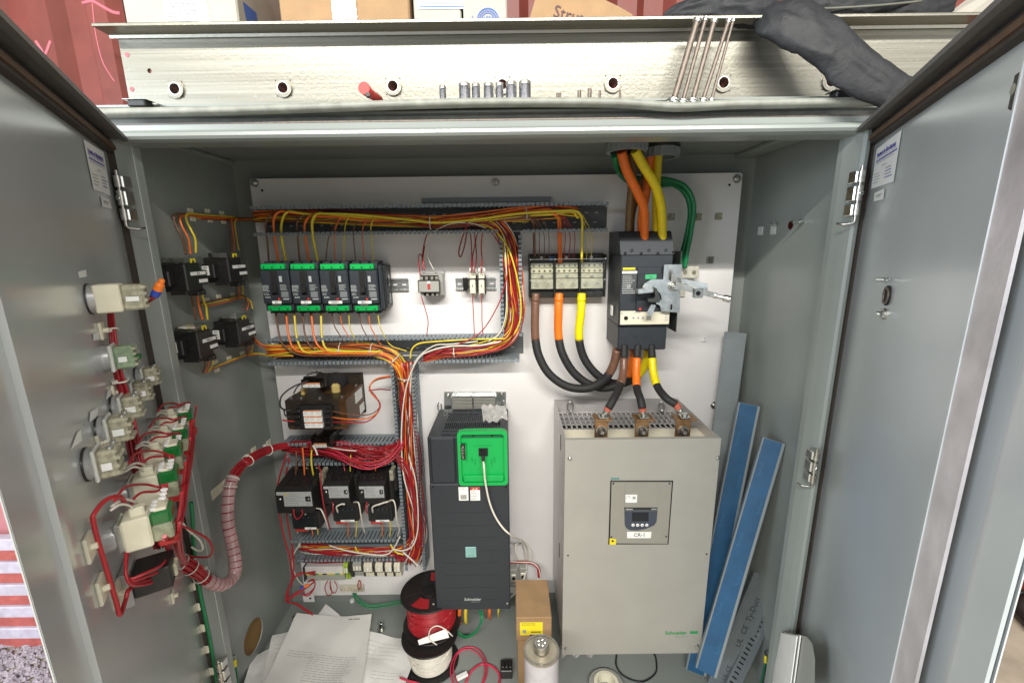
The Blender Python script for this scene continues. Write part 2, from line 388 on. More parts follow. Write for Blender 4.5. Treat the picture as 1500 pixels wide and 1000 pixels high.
# red corrugated container wall behind everything
g=MB(); prof=[]; x=-3.6; YW=1.78
while x<4.2:
    prof+= [(x,YW),(x+.07,YW),(x+.105,YW+.04),(x+.175,YW+.04)]; x+=.21
for i in range(len(prof)-1):
    (xa,ya),(xb,yb)=prof[i],prof[i+1]; g.quad((xa,ya,GZ),(xb,yb,GZ),(xb,yb,CZ+2.2),(xa,ya,CZ+2.2),REDW)
solo(g,'container_wall','rust red corrugated container wall behind the cabinet and the boxes','wall')
t=thing('steel_post','dark vertical steel post and pale flange at the top left before the red wall','post',loc=(-2.05,1.66,GZ))
g=MB(); g.box(-.05,.05,-.03,.03,0,3.6,DARKF,.004); g.build('post',t)
g=MB(); g.box(.05,.17,.0,.012,0,3.6,PINKW); g.box(-.25,-.05,.0,.012,0,3.6,PINKW); g.build('flange',t)
# striped red and white sheet low at the left edge
z1=P(30,792,1.6).z; n=6; st=(z1-GZ)/4.6
t=thing('striped_sheet','low ribbed sheet with red and white horizontal stripes left of the open door','sheet',loc=(-2.1,1.6,GZ))
for k in range(10):
    m = REDW if k%2==0 else mat('flare_tinted_white',(.46,.43,.52),.5,var=.15)  # white stripes carry a lilac lens flare tint in their colour
    zA=k*st/2*.96; g=MB(); yo=.03 if k%2==0 else .0
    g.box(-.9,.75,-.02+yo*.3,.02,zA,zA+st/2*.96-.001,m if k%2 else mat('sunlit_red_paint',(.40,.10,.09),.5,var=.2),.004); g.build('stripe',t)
# thin sagging pink tape
t=thing('pink_tape','thin pink ribbon hanging down the red wall at the upper left','ribbon',loc=P(135,2,1.6))
o0=P(135,2,1.6); mk=MATS.get('pink') or mat('pink_ribbon',(.46,.12,.15),.6,var=.1)
for pts in ([(120,5),(135,2),(150,10),(165,18),(176,20)],[(135,4),(138,35),(142,60),(150,90),(160,108),(168,120)],[(52,60),(60,72),(66,80),(74,60)]):
    g=MB(); g.tube([q-o0 for q in smoothpath([P(a,b,1.6) for a,b in pts])],.006 if len(pts)<6 else .0022,mk,5,flat=.25); g.build('strand',t)

# ================================================================== cabinet
E=thing('electrical_enclosure','open grey steel two-door control cabinet filling the picture','cabinet',loc=(-.05,.924,0))
eo=Vector((-.05,.924,0))
def ep(mb,name,label=None,parent=None):
    mb.v=[tuple(Vector(v)-eo) for v in mb.v]; return mb.build(name,parent or E,label=label)
ZC=P(600,232,YB).z       # ceiling
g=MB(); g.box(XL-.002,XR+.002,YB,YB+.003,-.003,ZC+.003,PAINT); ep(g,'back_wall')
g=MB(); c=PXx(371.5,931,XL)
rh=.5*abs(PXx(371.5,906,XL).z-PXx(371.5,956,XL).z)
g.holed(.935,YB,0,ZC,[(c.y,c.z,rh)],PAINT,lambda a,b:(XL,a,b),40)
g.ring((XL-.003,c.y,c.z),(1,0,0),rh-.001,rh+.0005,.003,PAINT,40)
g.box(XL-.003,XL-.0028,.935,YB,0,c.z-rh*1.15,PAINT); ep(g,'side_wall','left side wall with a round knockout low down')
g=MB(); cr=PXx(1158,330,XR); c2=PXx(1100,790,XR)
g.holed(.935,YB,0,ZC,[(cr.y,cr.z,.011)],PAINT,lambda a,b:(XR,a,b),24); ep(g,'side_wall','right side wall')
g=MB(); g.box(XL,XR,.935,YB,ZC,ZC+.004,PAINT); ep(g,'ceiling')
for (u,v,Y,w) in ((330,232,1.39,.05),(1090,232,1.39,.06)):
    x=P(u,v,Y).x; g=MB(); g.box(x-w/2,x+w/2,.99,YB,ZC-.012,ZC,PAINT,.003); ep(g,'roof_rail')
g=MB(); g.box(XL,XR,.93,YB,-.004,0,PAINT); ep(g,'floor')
# front frame: pressed profile swept round the opening
ox0,ox1=P(208,285,.944).x,P(1227,285,.944).x; oz1=P(700,201,.905).z; oz0=.03
prof=[(-.062,.030),(-.062,.0),(-.032,.0),(-.029,-.002),(-.026,-.014),(-.021,-.019),(-.014,-.020),(-.009,-.016),(-.006,-.008),(-.004,.0),(0,.022),(0,.036)]   # (towards opening, depth from YF)
topo={0:-.034,1:-.034,2:-.024,3:-.0215,4:-.019,5:-.015,6:-.009,7:-.004,8:0,9:.001,10:.001,11:.001}
def corner(i,k):
    a,d=prof[i]; y=YF+d
    xs=(ox0+a) if k in (0,3) else (ox1-a); zs=(oz0+a) if k in (0,1) else (oz1-topo[i]); return (xs,y,zs)
g=MB()
for i in range(len(prof)-1):
    for k in range(4):
        j=(k+1)%4
        if k==0: continue
        g.add([corner(i,k),corner(i,j),corner(i+1,j),corner(i+1,k)],[(0,1,2,3)],PAINT)
ep(g,'door_frame')
g=MB(); g.box(XL,XR,.93,.945,-.02,.03,PAINT,.003); ep(g,'sill')
# recessed head above the opening, under the drip shield
zt=P(600,158,YF).z
g=MB(); g.box(ox0-.062,ox1+.062,.955,.965,oz1+.020,zt+.02,LIDP); g.box(ox0-.06,ox1+.06,YF-.001,YF+.035,oz1+.034,oz1+.0365,RUSTY); ep(g,'head_strip')
# bent drip shield on top, with a wavy front edge
zl0,zl1=P(600,158,.90).z,P(600,145,.90).z; lx0,lx1=P(133,155,.90).x,P(1300,152,.90).x
def lidz(x):
    a=(x-lx0)/(lx1-lx0)
    return -.007+.010*math.exp(-((a-.50)/.26)**2)-.006*math.exp(-((a-.74)/.05)**2)+.004*max(0,(a-.85)*6)
def lidf(s_,t_):
    x=lx0+(lx1-lx0)*s_; q=[(.30,zl1-.001),(.0,zl1-.001),(-.004,zl1-.003),(-.006,zl1-.008),(-.005,zl0+.004),(-.002,zl0+.001),(.012,zl0)]
    i=min(int(t_*6),5) if t_<1 else 6; y,z=q[i]; k=1 if i>0 else .2; return (x,.905+y,z+lidz(x)*k)
g=MB(); vs=[];nu=90
for j in range(7):
    for i in range(nu+1): vs.append(lidf(i/nu,j/6))
g.add(vs,[(j*(nu+1)+i,j*(nu+1)+i+1,(j+1)*(nu+1)+i+1,(j+1)*(nu+1)+i) for j in range(6) for i in range(nu)],LIDP,True); ep(g,'drip_shield')
ZL=zl1
g=MB(); g.box(XL-.002,XR+.002,.945,YB+.003,ZC+.02,ZC+.024,PAINT); ep(g,'top_panel')

# ---- doors
def door(side,width,label):
    h,d,n=(HL,DL,NL) if side=='L' else (HR,DR,NR)
    F=lambda s,o,z: tuple(h+d*s+n*o+Vector((0,0,z)))
    def slab(s0,s1,o0,o1,z0,z1,m,mb):
        mb.add([F(s0,o0,z0),F(s1,o0,z0),F(s1,o1,z0),F(s0,o1,z0),F(s0,o0,z1),F(s1,o0,z1),F(s1,o1,z1),F(s0,o1,z1)],[(0,1,2,3),(4,5,6,7),(0,1,5,4),(1,2,6,5),(2,3,7,6),(3,0,4,7)],m)
    zt=CZ+.207; z0=-.02; fl=.036
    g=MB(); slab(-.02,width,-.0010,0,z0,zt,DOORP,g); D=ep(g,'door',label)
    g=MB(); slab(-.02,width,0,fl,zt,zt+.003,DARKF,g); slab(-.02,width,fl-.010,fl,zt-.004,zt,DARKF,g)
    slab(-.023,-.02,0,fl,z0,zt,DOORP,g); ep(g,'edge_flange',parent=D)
    g=MB(); slab(.0,width-.02,0,.011,zt-.026,zt-.006,GASK,g); slab(-.012,.006,0,.011,z0,zt-.006,GASK,g)
    slab(-.008,.0,.011,.014,z0,zt-.02,mat('brown_gasket_glue',(.10,.055,.03),.6,var=.3,nscale=60),g); slab(.0,width-.02,.011,.014,zt-.02,zt-.012,mat('brown_gasket_glue',(0,0,0)),g); ep(g,'gasket',parent=D)
    return D,F,slab
DLo,FL,slabL=door('L',.684,'left door carrying the push buttons on its inner face')
DRo,FR,slabR=door('R',.692,'right door with two stickers on its inner face')
# free edge channels
zt=CZ+.20
g=MB(); slabL(.655,.6830,0,.0006,-.02,zt,DOORP,g); slabL(.600,.612,0,.006,-.02,zt,DOORP,g); ep(g,'edge_channel',parent=DLo)
g=MB(); slabR(.552,.555,0,.014,.0,zt,DOORP,g); ep(g,'edge_lip',parent=DRo)
g=MB(); slabR(.555,.606,.010,.013,.0,zt,mat('scuffed_bare_steel',(.66,.62,.63),.38,.45,var=.25,nscale=12,bump=.2,bscale=90),g); ep(g,'locking_bar',parent=DRo)
g=MB()
prf=[(.626,.0),(.631,.003),(.640,.004),(.690,.004),(.6915,.002)]
for i in range(len(prf)-1):
    a,b=prf[i],prf[i+1]; g.quad(FR(a[0],a[1],-.02),FR(b[0],b[1],-.02),FR(b[0],b[1],zt),FR(a[0],a[1],zt),DOORP)
ep(g,'edge_channel',parent=DRo)

# ---- stickers on the doors
def sticker(side,quadpx,parent,kind,seed=0):
    q=[PD(u,v,side,.0012) for u,v in quadpx]   # TL TR BR BL
    g=MB(); g.add([*q],[(0,1,2,3)],WLAB)
    def S(a,b,o=.0006):
        n=(NL if side=='L' else NR); return (q[0]*(1-a)+q[1]*a)*(1-b)+(q[3]*(1-a)+q[2]*a)*b+n*o
    def bar(a0,a1,b0,b1,m): g.add([S(a0,b0),S(a1,b0),S(a1,b1),S(a0,b1)],[(0,1,2,3)],m)
    r=random.Random(seed)
    if kind=='big':
        a=.10
        for w in [.07,.035,.055,.045,.055,0,.06,0,.07,.03,.05,.055,.04,.055,.04,.05]:   # blurred bold heading letters
            if w:
                hh=.075+r.uniform(0,.02); t0=.17-(.03 if w>.065 else 0)
                bar(a,a+w*.32,t0,.17+hh,PURPLE); bar(a+w*.62,a+w*.9,t0+r.uniform(0,.02),.17+hh,PURPLE); bar(a,a+w*.9,.16+r.choice((0,hh*.45,hh*.8)),.18+hh*.5,PURPLE)
            a+=max(w,.03)
        bar(.08,.92,.285,.292,PURPLE); a=.08
        while a<.9: w=r.uniform(.02,.05); bar(a,a+w,.325,.365,PURPLE); a+=w+.012
        a=.1
        while a<.85: w=r.uniform(.02,.06); bar(a,a+w,.40,.415,INK); a+=w+.02
        bar(.4,.6,.52,.535,INK)
        for k in range(4):
            bar(.08,.08+r.uniform(.2,.3),.66+k*.07,.675+k*.07,INK); bar(.58,.58+r.uniform(.2,.34),.62+k*.07,.64+k*.07,PURPLE if k%2 else INK)
    elif kind=='small':
        bar(.2,.8,.35,.45,INK); bar(.2,.7,.55,.62,INK)
    return ep(g,'sticker',parent=parent)
sticker('R',[(1284,219),(1321,190),(1309,266),(1276,277)],DRo,'big',1)
sticker('R',[(1281,283),(1296,276),(1294,292),(1280,295)],DRo,'small')
sticker('L',[(122,204),(152,223),(162,287),(137,277)],DLo,'big',5)
sticker('L',[(147,287),(160,292),(164,306),(150,303)],DLo,'small')
for q in ([(114,398),(126,395),(127,405),(116,407)],[(136,489),(145,486),(146,496),(137,499)],[(158,571),(165,568),(162,580),(155,585)],[(132,603),(144,596),(143,610),(131,618)],[(113,633),(119,629),(120,645),(104,658)]):
    sticker('L',q,DLo,'none')
# latch post on the right door
p=PD(1297,460,'R'); t=thing('latch_stud','bright cross-shaped door latch stud set on the right door','latch',loc=p,rz=-(math.pi/2+AR))
g=MB(); g.cyl((0,0,0),(0,-.004,0),.009,STEEL,14); g.cyl((0,-.004,0),(0,-.012,0),.004,ZINC,10); g.build('stud',t)
g=MB(); g.cyl((0,-.001,.030),(0,-.003,.030),.016,SLOT,20); g.ring((0,0,.030),(0,-1,0),.011,.014,.005,RUSTY,20); g.build('hole_rim',t)
g=MB(); g.box(-.014,.014,-.012,-.006,.052,.058,ZINC,.002); g.cyl((0,-.003,.055),(0,-.02,.055),.003,ZINC,8); g.build('pin',t)
g=MB(); g.box(-.014,.018,-.010,-.004,-.004,.002,ZINC,.002); g.build('pin',t)
p=PD(1497,134,'R'); t=thing('black_bracket','black block bracket at the far right edge of the right door','bracket',loc=p,rz=-(math.pi/2+AR))
g=MB(); g.box(.0,.03,-.008,0,-.016,.016,BLACKP,.002); g.build('plate',t); g=MB(); g.cyl((.012,-.008,0),(.012,-.011,0),.005,STEEL,12); g.build('bolt',t)
# paper pocket, lower right door
t=thing('document_pocket','pale grey document pocket with folded papers low on the right door','pocket',loc=PD(1165,930,'R'))
o0=PD(1165,930,'R')
def F2(u,v,o): return PD(u,v,'R',o)-o0
g=MB()
pts=[(1168,928),(1182,932),(1190,942),(1194,965),(1193,1012),(1150,1012)]
g.add([F2(u,v,.030) for u,v in pts]+[F2(u,v,.027) for u,v in pts],[tuple(range(6)),tuple(range(11,5,-1))]+[(i,(i+1)%6,6+(i+1)%6,6+i) for i in range(6)],GREYC); g.build('pocket_front',t)
for k,(du,o) in enumerate(((0,.040),(5,.034))):
    g=MB(); q=[F2(1144+du,926-k,o),F2(1167+du,931-k,o),F2(1156+du,1012,o),F2(1128+du,1012,o)]; g.add(q+[v-NR*.002 for v in q],[(0,1,2,3),(4,5,6,7),(0,1,5,4),(1,2,6,5),(3,0,4,7)],PAPER); g.build('paper',t)

# ---- hinges: lift-off blocks between frame and door
def hinge(u,v,H,side,label):
    p=P(u,v,.90); t=link('hinge',None,E,loc=p-eo,label=label)
    sg=1 if side=='L' else -1
    for k,(dz,h) in enumerate(((H*.36,.27),(0,.34),(-H*.36,.27))):
        g=MB(); g.box(-.009,.009,-.010,.012,dz-H*h/2,dz+H*h/2,ZINC,.002)
        g.cyl((0,-.010,dz-H*h/2+.001),(0,-.010,dz+H*h/2-.001),.0065,STEEL,12)
        if k==1: screw(g,.0,-.016,dz,.0045)
        g.build('knuckle',t)
    g=MB(); g.cyl((0,-.010,-H*.62),(0,-.010,H*.6),.003,STEEL,8); g.tube([(0,-.01,-H*.6),(0,-.006,-H*.66),(-.012*sg*-1,.0,-H*.68),(.02*sg,.01,-H*.66)],.0025,STEEL,6); g.build('hinge_pin',t)
hinge(184,291,.085,'L','upper left hinge'); hinge(1252,284,.085,'R','upper right hinge'); hinge(1189,681,.075,'R','lower right hinge'); hinge(327,985,.085,'L','lower left hinge')
# studs on the right wall
for (u,v,lab) in ((1178,325,'shiny stud with wing nut on the right wall nearer the door'),(1141,328,'shiny stud on the right wall left of the round hole')):
    p=PXx(u,v,XR); g=MB(); g.cyl(p,p+Vector((-.03,0,0)),.0022,ZINC,8); g.cyl(p+Vector((-.008,0,0)),p+Vector((-.013,0,0)),.006,ZINC,6); g.cyl(p+Vector((-.024,0,0)),p+Vector((-.03,0,0)),.0035,ZINC,8); solo(g,'stud',lab,'stud','studs on the right wall')
for (u,v,lab) in ((1115,338,'pale square adhesive pad on the right wall, farther from the door'),(1134,337,'pale square adhesive pad on the right wall, nearest the round hole')):
    p=PXx(u,v,XR); g=MB(); g.box(p.x-.004,p.x,p.y-.012,p.y+.012,p.z-.012,p.z+.012,MILK,.001); solo(g,'adhesive_pad',lab,'pad','pads on the right wall')
# brown board leaning outside the left knockout and behind the right hole
g=MB(); g.box(XL-.10,XL-.08,.9,2.0,-.35,.5,WOODY,.002); solo(g,'board','brown board seen through the round hole low in the left wall','board')
g=MB(); g.box(XR+.06,XR+.08,1.0,1.3,1.1,1.7,REDW,.002); solo(g,'red_sheet','dark red sheet seen through the small hole in the right wall','sheet')

# ================================================================== mounting panel
px0,px1,pz1=-.7563,.676,CZ+.1946; pz0=P(500,871,YP).z
t=thing('mounting_panel','white enamelled back panel carrying all the electrical gear','back panel',loc=(px0,YP,pz0))
def rr_poly(x0,x1,z0,z1,r,n=6):
    out=[]
    for cx,cz,a0 in ((x1-r,z1-r,0),(x0+r,z1-r,90),(x0+r,z0+r,180),(x1-r,z0+r,270)):
        for k in range(n+1): a=R_(a0+90*k/n); out.append((cx+math.cos(a)*r,cz+math.sin(a)*r))
    return out
g=MB(); g.prism(rr_poly(0,px1-px0,0,pz1-pz0,.008),0,.003,WHITEP); g.box(.002,px1-px0-.002,.003,.02,.0,.003,WHITEP); g.build('plate',t)
for (u,v,lab) in ((373.5,268,''),(726,267,''),(1079,262,''),(1046,593,'')):
    p=P(u,v,YP)-Vector((px0,YP,pz0)); g=MB(); g.cyl(p,p+Vector((0,-.0025,0)),.012,STEEL,20); g.cyl(p+Vector((0,-.0025,0)),p+Vector((0,-.009,0)),.0085,ZINC,6,b=.001); g.cyl(p+Vector((0,-.009,0)),p+Vector((0,-.016,0)),.004,STEEL,10); g.build('bolt',t)
for (u,v) in ((384,279),(1068.5,271)):
    p=P(u,v,YP)-Vector((px0,YP,pz0)); g=MB(); g.cyl(p+Vector((0,.001,0)),p+Vector((0,-.0006,0)),.0035,SLOT,12); g.build('hole',t)
g=MB(); p=P(452,874,YP)-Vector((px0,YP,pz0)); g.box(p.x-.02,p.x+.02,-.001,.002,p.z-.02,p.z+.012,WHITEP,.0005); g.cyl(p+Vector((.006,-.001,-.004)),p+Vector((.006,-.002,-.004)),.004,SLOT,10); g.build('corner_tab',t)
for i,(u,v) in enumerate(((1052,317),(983,318),(1022,318),(1031,495),(1040,381))):
    where=('pale square tie mount right of the green wires, farthest right','pale square tie mount just right of the yellow cables','pale square tie mount just left of the green wires','white tie mount below the ground lug on the white panel','clear tie mount above the ground lug on the white panel')[i]
    p=P(u,v,YP); t=thing('tie_mount',where,'tie mount',loc=p,group='cable tie mounts on the white panel')
    g=MB(); m=(CLEARY,CLEARY,CLEARY,WLAB,CLEAR)[i]; g.box(-.011,.011,-.003,0,-.010,.010,m,.001); g.box(-.005,.005,-.006,-.003,-.010,.010,m,.001); g.build('pad',t)
    g=MB(); g.cyl((0,-.006,0),(0,-.0068,0),.002,INK,8); g.build('screw_hole',t)
x0,x1,z0,z1=rect(617.5,289,807.5,296.5,YP-.01)
g=MB(); g.box(x0,x1,YP-.012,YP,z0,z1,GREYP,.001); solo(g,'duct_cover_strip','narrow dark grey cover strip lying along the top of the upper wire duct','strip')

# ================================================================== things on top of the cabinet
ZS=ZL-.001
bx0,bx1=P(172,50,.98).x-.0,P(1392,45,.98).x+.03; bz0,bz1=ZS+.002,P(700,46,.98).z
t=thing('aluminium_beam','long mill aluminium channel with a row of sleeved holes standing on the cabinet top','beam',loc=(bx0,.98,bz0))
holes=[(u,v) for u,v in ((257.5,131),(415.5,129.5),(576,127),(736,125),(897.5,123),(1059,122),(1216,120))]
hl=[]
for u,v in holes: p=P(u,v,.98); hl.append((p.x-bx0,p.z-bz0,.0135))
small=[(186.5,80.5),(219,104),(193.5,131)]
for u,v in small[1:2]: p=P(u,v,.98); hl.append((p.x-bx0,p.z-bz0,.0045))
H=bz1-bz0
g=MB(); g.holed(0,bx1-bx0,0,H,hl,ALU,lambda a,b:(a,0,b),28); g.holed(0,bx1-bx0,0,H,hl,ALU,lambda a,b:(a,.006,b),28)
for (a,b,r) in hl: g.ring((a,0,b),(0,1,0),r-.0001,r,.006,ALU,24)
g.box(0,bx1-bx0,0,.006,0,.0001,ALU); g.box(-.0005,0,0,.006,0,H,ALU); g.build('web',t)
g=MB(); L=bx1-bx0
g.prism([(-.040,H),(-.040,H+.004),(-.0375,H+.006),(.30,H+.006),(.30,H),(.004,H-.0),(-.003,H-.006),(-.005,H-.001)],-.014,L,ALU,fn=lambda a,b,y:(y,a,b)); g.build('top_flange',t)
for u,v in small[0:1]+small[2:]:
    p=P(u,v,.98)-Vector((bx0,.98,bz0)); g=MB(); g.cyl(p+Vector((0,.0002,0)),p+Vector((0,-.0006,0)),.0045,SLOT if 0 else mat('pink_hole',(.35,.12,.14),.7),14); g.build('drilled_hole',t)
for (a,b,r) in hl[:7]:
    g=MB(); g.ring((a,-.004,b),(0,1,0),.0108,.0175,.004,ALU,28); g.ring((a,-.0042,b),(0,1,0),.0100,.0122,.05,STEEL,28); g.build('sleeve',t)
# dull section of the beam beyond x
# brackets at its ends on the lid
for (u,v,lab) in ((209,149,'small black slotted clamp under the left end of the aluminium beam'),(1237,133,'small black bracket under the right end of the aluminium beam')):
    p=P(u,v,.935); t=thing('bracket',lab,'bracket',loc=Vector((p.x,.935,ZS+.001)),group='clamps holding the beam')
    g=MB(); g.box(-.022,.012,-.012,.012,0,.012,BLACKP,.002); g.build('block',t)
    g=MB(); g.box(-.03,.016,-.013,.013,.012,.014,ZINC,.0008); g.quad((.012,-.012,.013),(.045,-.012,.002),(.045,.012,.002),(.012,.012,.013),ZINC); g.build('strap',t)

# sockets standing on the lid
socks=[(649,10,120,'smallest grey socket, standing apart left of the row of sockets'),(681,17,117.5,'wide dark socket at the left end of the tight row of sockets'),(697.5,12,118,'narrow socket second in the tight row, beside the wide left one'),(716,14.5,118,'chrome rimmed socket third in the tight row of sockets'),(732,11.5,117,'slim bright socket fourth in the tight row, in front of a beam hole'),(749,16,116,'wide bright rimmed socket second from the right of the row'),(769,17.5,115,'widest dark socket at the right end of the row on a pale washer')]
for u,w,v,lab in socks:
    Y=.93; b=P(u,145,Y); r=(P(u+w/2,132,Y).x-P(u-w/2,132,Y).x)/2; h=P(u,v,Y).z-b.z; base=ZS+lidz(b.x)*.9
    t=thing('socket',lab,'socket',loc=(b.x,Y,base),group='sockets standing in a row on the cabinet top')
    g=MB(); g.tubeprof((0,0,0),(0,0,h),[(0,r*.94),(.05,r),(.74,r),(.76,r*.96),(.78,r*.985),(.97,r*.985),(1,r*.9),(1,r*.62),(.8,r*.6),(.8,0)],SOCK,20,caps=False); g.build('body',t)
    g=MB(); g.tubeprof((0,0,h*.82),(0,0,h*.96),[(0,r*1.004),(1,r*1.004)],STEEL,20,caps=False); g.build('bright_band',t)
g=MB(); b=P(769,144,.93); g.cyl((b.x,.93,ZS+.0008),(b.x,.93,ZS+.0018),.021,CREAM,20); solo(g,'washer','pale washer under the widest socket on the cabinet top','washer')
# leaning long bolts
for i,(ub,vb,ut,vt,w) in enumerate(((986,143,1021,31,8.5),(1000,143,1033,29,5.5),(1014,143,1046,32,7),(1029,143,1067,32,5.5),(1042,143,1074,30,4))):
    lab=('thickest of the five long bolts, leaning leftmost against the beam','slim long bolt second from left leaning against the beam','long bolt in the middle of five leaning against the beam','long bolt second from right leaning against the beam','thinnest long bolt, rightmost of those leaning against the beam')[i]
    b=P(ub,vb,.922); b.z=ZS+lidz(b.x)*.9+.002; tp=P(ut,vt,.932); r=w/2*.93/657; t=thing('long_bolt',lab,'bolt',loc=b,group='long bolts leaning against the beam')
    d=tp-b; g=MB(); g.cyl((0,0,0),d,r,RUSTY,12); g.build('shank',t)
    g=MB(); g.cyl(d*-.004,d*.022,r*1.9,ZINC,6); g.cyl(d*.022,d*.03,r*2.3,ZINC,16); g.build('hex_head',t)
    g=MB(); g.cyl(d*.98,d*1.0,r*1.25,ZINC,12); g.cyl(d*1.0,d*1.02,r*1.5,STEEL,8); g.build('tip',t)
# small pins standing on the lid
for i,(u,w,v) in enumerate(((816.5,3.5,136.5),(820.5,3,136),(848.5,5,132.5),(863.5,5.5,130),(878.5,3.5,132.5),(908,3,133))):
    lab=('tiny pin leftmost of the small pins on the cabinet top','tiny pin touching the leftmost pin on the cabinet top','short stout pin left of the tallest small pin','tallest of the small brown pins on the cabinet top','thin pin right of the tallest small pin','thin pin standing alone below a beam hole')[i]
    b=P(u,143.5,.925); b.z=ZS+lidz(b.x)*.9; h=P(u,v,.925).z-b.z; g=MB(); g.cyl(b,b+Vector((0,0,h)),w/2*.93/657,RUSTY,8,b=.0006); solo(g,'pin',lab,'pin','small pins on the cabinet top')
# red pliers handles
t=thing('pliers','pliers lying on the cabinet top with a red grip towards the viewer','pliers',loc=P(541,140,.93))
o0=P(541,140,.93)
g=MB(); g.tube([P(533,129,.915)-o0,P(538,134,.93)-o0,P(545,139,.945)-o0,P(556,146,.965)-o0],lambda x:.0115-.004*x,mat('red_grip',(.48,.03,.025),.4,var=.1),14); g.build('grip',t)
g=MB(); g.tube([P(538.5,138,.905)-o0,P(539,141,.915)-o0],.004,BLACKP,10); g.build('grip',t)
g=MB(); g.tube([P(548,140,.95)-o0,P(556,147,.97)-o0],.008,BLACKP,8); g.build('jaw',t)

ZT=bz1+.006
def cbox(u0,v0,u1,Y,dpt,h,m,label,rz=0,cat='box'):
    a=P(u0,v0,Y); b=P(u1,v0,Y); w=b.x-a.x; t=thing('cardboard_box',label,cat,loc=(a.x,Y,ZT+.001),rz=rz,group='boxes on top of the beam')
    g=MB(); g.box(0,w,0,dpt,0,h,m,.003); g.box(.0005,w-.0005,-.0008,.0,.0,.004,m); g.build('carton',t); return t,w
t,w=cbox(186,42,346,.962,.28,.22,CARDW,'worn white carton with a printed blue logo at the left end of the beam',rz=R_(4))
g=MB(); p0=.2*w
g.box(w*.36,w*.74,-.0012,-.0004,.012,.06,WLAB); g.build('label',t)
g=MB(); lines(g,w*.38,w*.72,.016,.056,-.0016,7,INK,.42,3); g.build('print',t)
g=MB(); g.quad((w+.0008,.03,.03),(w+.0008,.085,.035),(w+.0008,.08,.065),(w+.0008,.025,.06),BLUEI); g.build('blue_logo',t)
g=MB(); g.quad((-.03,.05,.012),(0,0,.0),(.0,.0,.12),(-.02,.05,.12),CARDW); g.build('flap',t)
t,w=cbox(412,38,601,.97,.26,.20,CARD,'brown carton closed with shiny clear tape, second from left on the beam')
g=MB()
def tf(a,b): return (w*.405+w*.19*a,-.0022+.0012*math.sin(a*31+b*23)*math.sin(b*41+a*9),.0+.14*b)
g.grid(tf,26,40,mat('crinkled_tape',(.75,.73,.68),.12,.35,var=.1,alpha=.8)); g.build('packing_tape',t)
t,w=cbox(607,36,676,.972,.24,.21,CARDW,'narrow white box with a blue edged label beside the brown carton')
g=MB(); g.box(.008,w+.04,-.0016,-.0006,.028,.12,WLAB); g.box(.012,w+.04,-.002,-.0012,.031,.033,BLUEI); g.build('label',t)
t,w=cbox(679,36,743,.968,.24,.20,CARDW,'small white box printed with a round blue seal')
cx,cz=w*.56,.006
g=MB()
for ra,rb in ((.0195,.0215),(.012,.0135)):
    g.add([(cx+math.cos(R_(a))*r,-.0012,cz+math.sin(R_(a))*r) for a in range(0,181,12) for r in (ra,rb)],[(2*i,2*i+1,2*i+3,2*i+2) for i in range(15)],BLUEI)
for a in range(10,175,12): g.box(cx+math.cos(R_(a))*.0165-.0012,cx+math.cos(R_(a))*.0165+.0012,-.0014,-.0010,cz+math.sin(R_(a))*.0165-.0012,cz+math.sin(R_(a))*.0165+.0012,BLUEI)
for k in range(4): g.box(cx-.008+k*.005,cx-.006+k*.005,-.0014,-.001,cz,cz+.009-abs(k-1.5)*.002,BLUEI)
g.box(w*.2,w*.215,-.0014,-.001,0,.014,BLUEI); g.build('seal_print',t)
# strut flap
pts=[(774,35),(784,0),(786,-18),(880,-18),(884,0),(905,10),(926,22),(930,35)]
a=P(774,35,.965); g=MB(); pl=[(P(u,v,.965).x-a.x,max(P(u,v,.965).z-ZT,0)) for u,v in pts]
t=thing('cardboard_flap','torn brown cardboard flap with handwriting standing on the beam','cardboard',loc=(a.x,.965,ZT+.001))
g.prism(pl,0,.006,CARD); g.build('sheet',t)
o=text('Strut',.030,mat('brown_pen',(.10,.05,.06),.8),t,(P(833,24,.965).x-a.x,-.001,P(833,24,.965).z-ZT),rot=(math.pi/2,R_(14),0),name='handwriting')
# pale folded sheet behind the jacket, right
g=MB(); a=[P(1370,36,1.05),P(1430,-10,1.2),P(1500,-40,1.2),P(1480,30,1.05),P(1420,42,1.0)]
g.add([*a,*[v+Vector((0,.004,.001)) for v in a]],[(0,1,2,3,4),(9,8,7,6,5)]+[(i,(i+1)%5,5+(i+1)%5,5+i) for i in range(5)],CARDW); solo(g,'folded_sheet','pale folded sheet at the top right behind the black jacket','sheet')

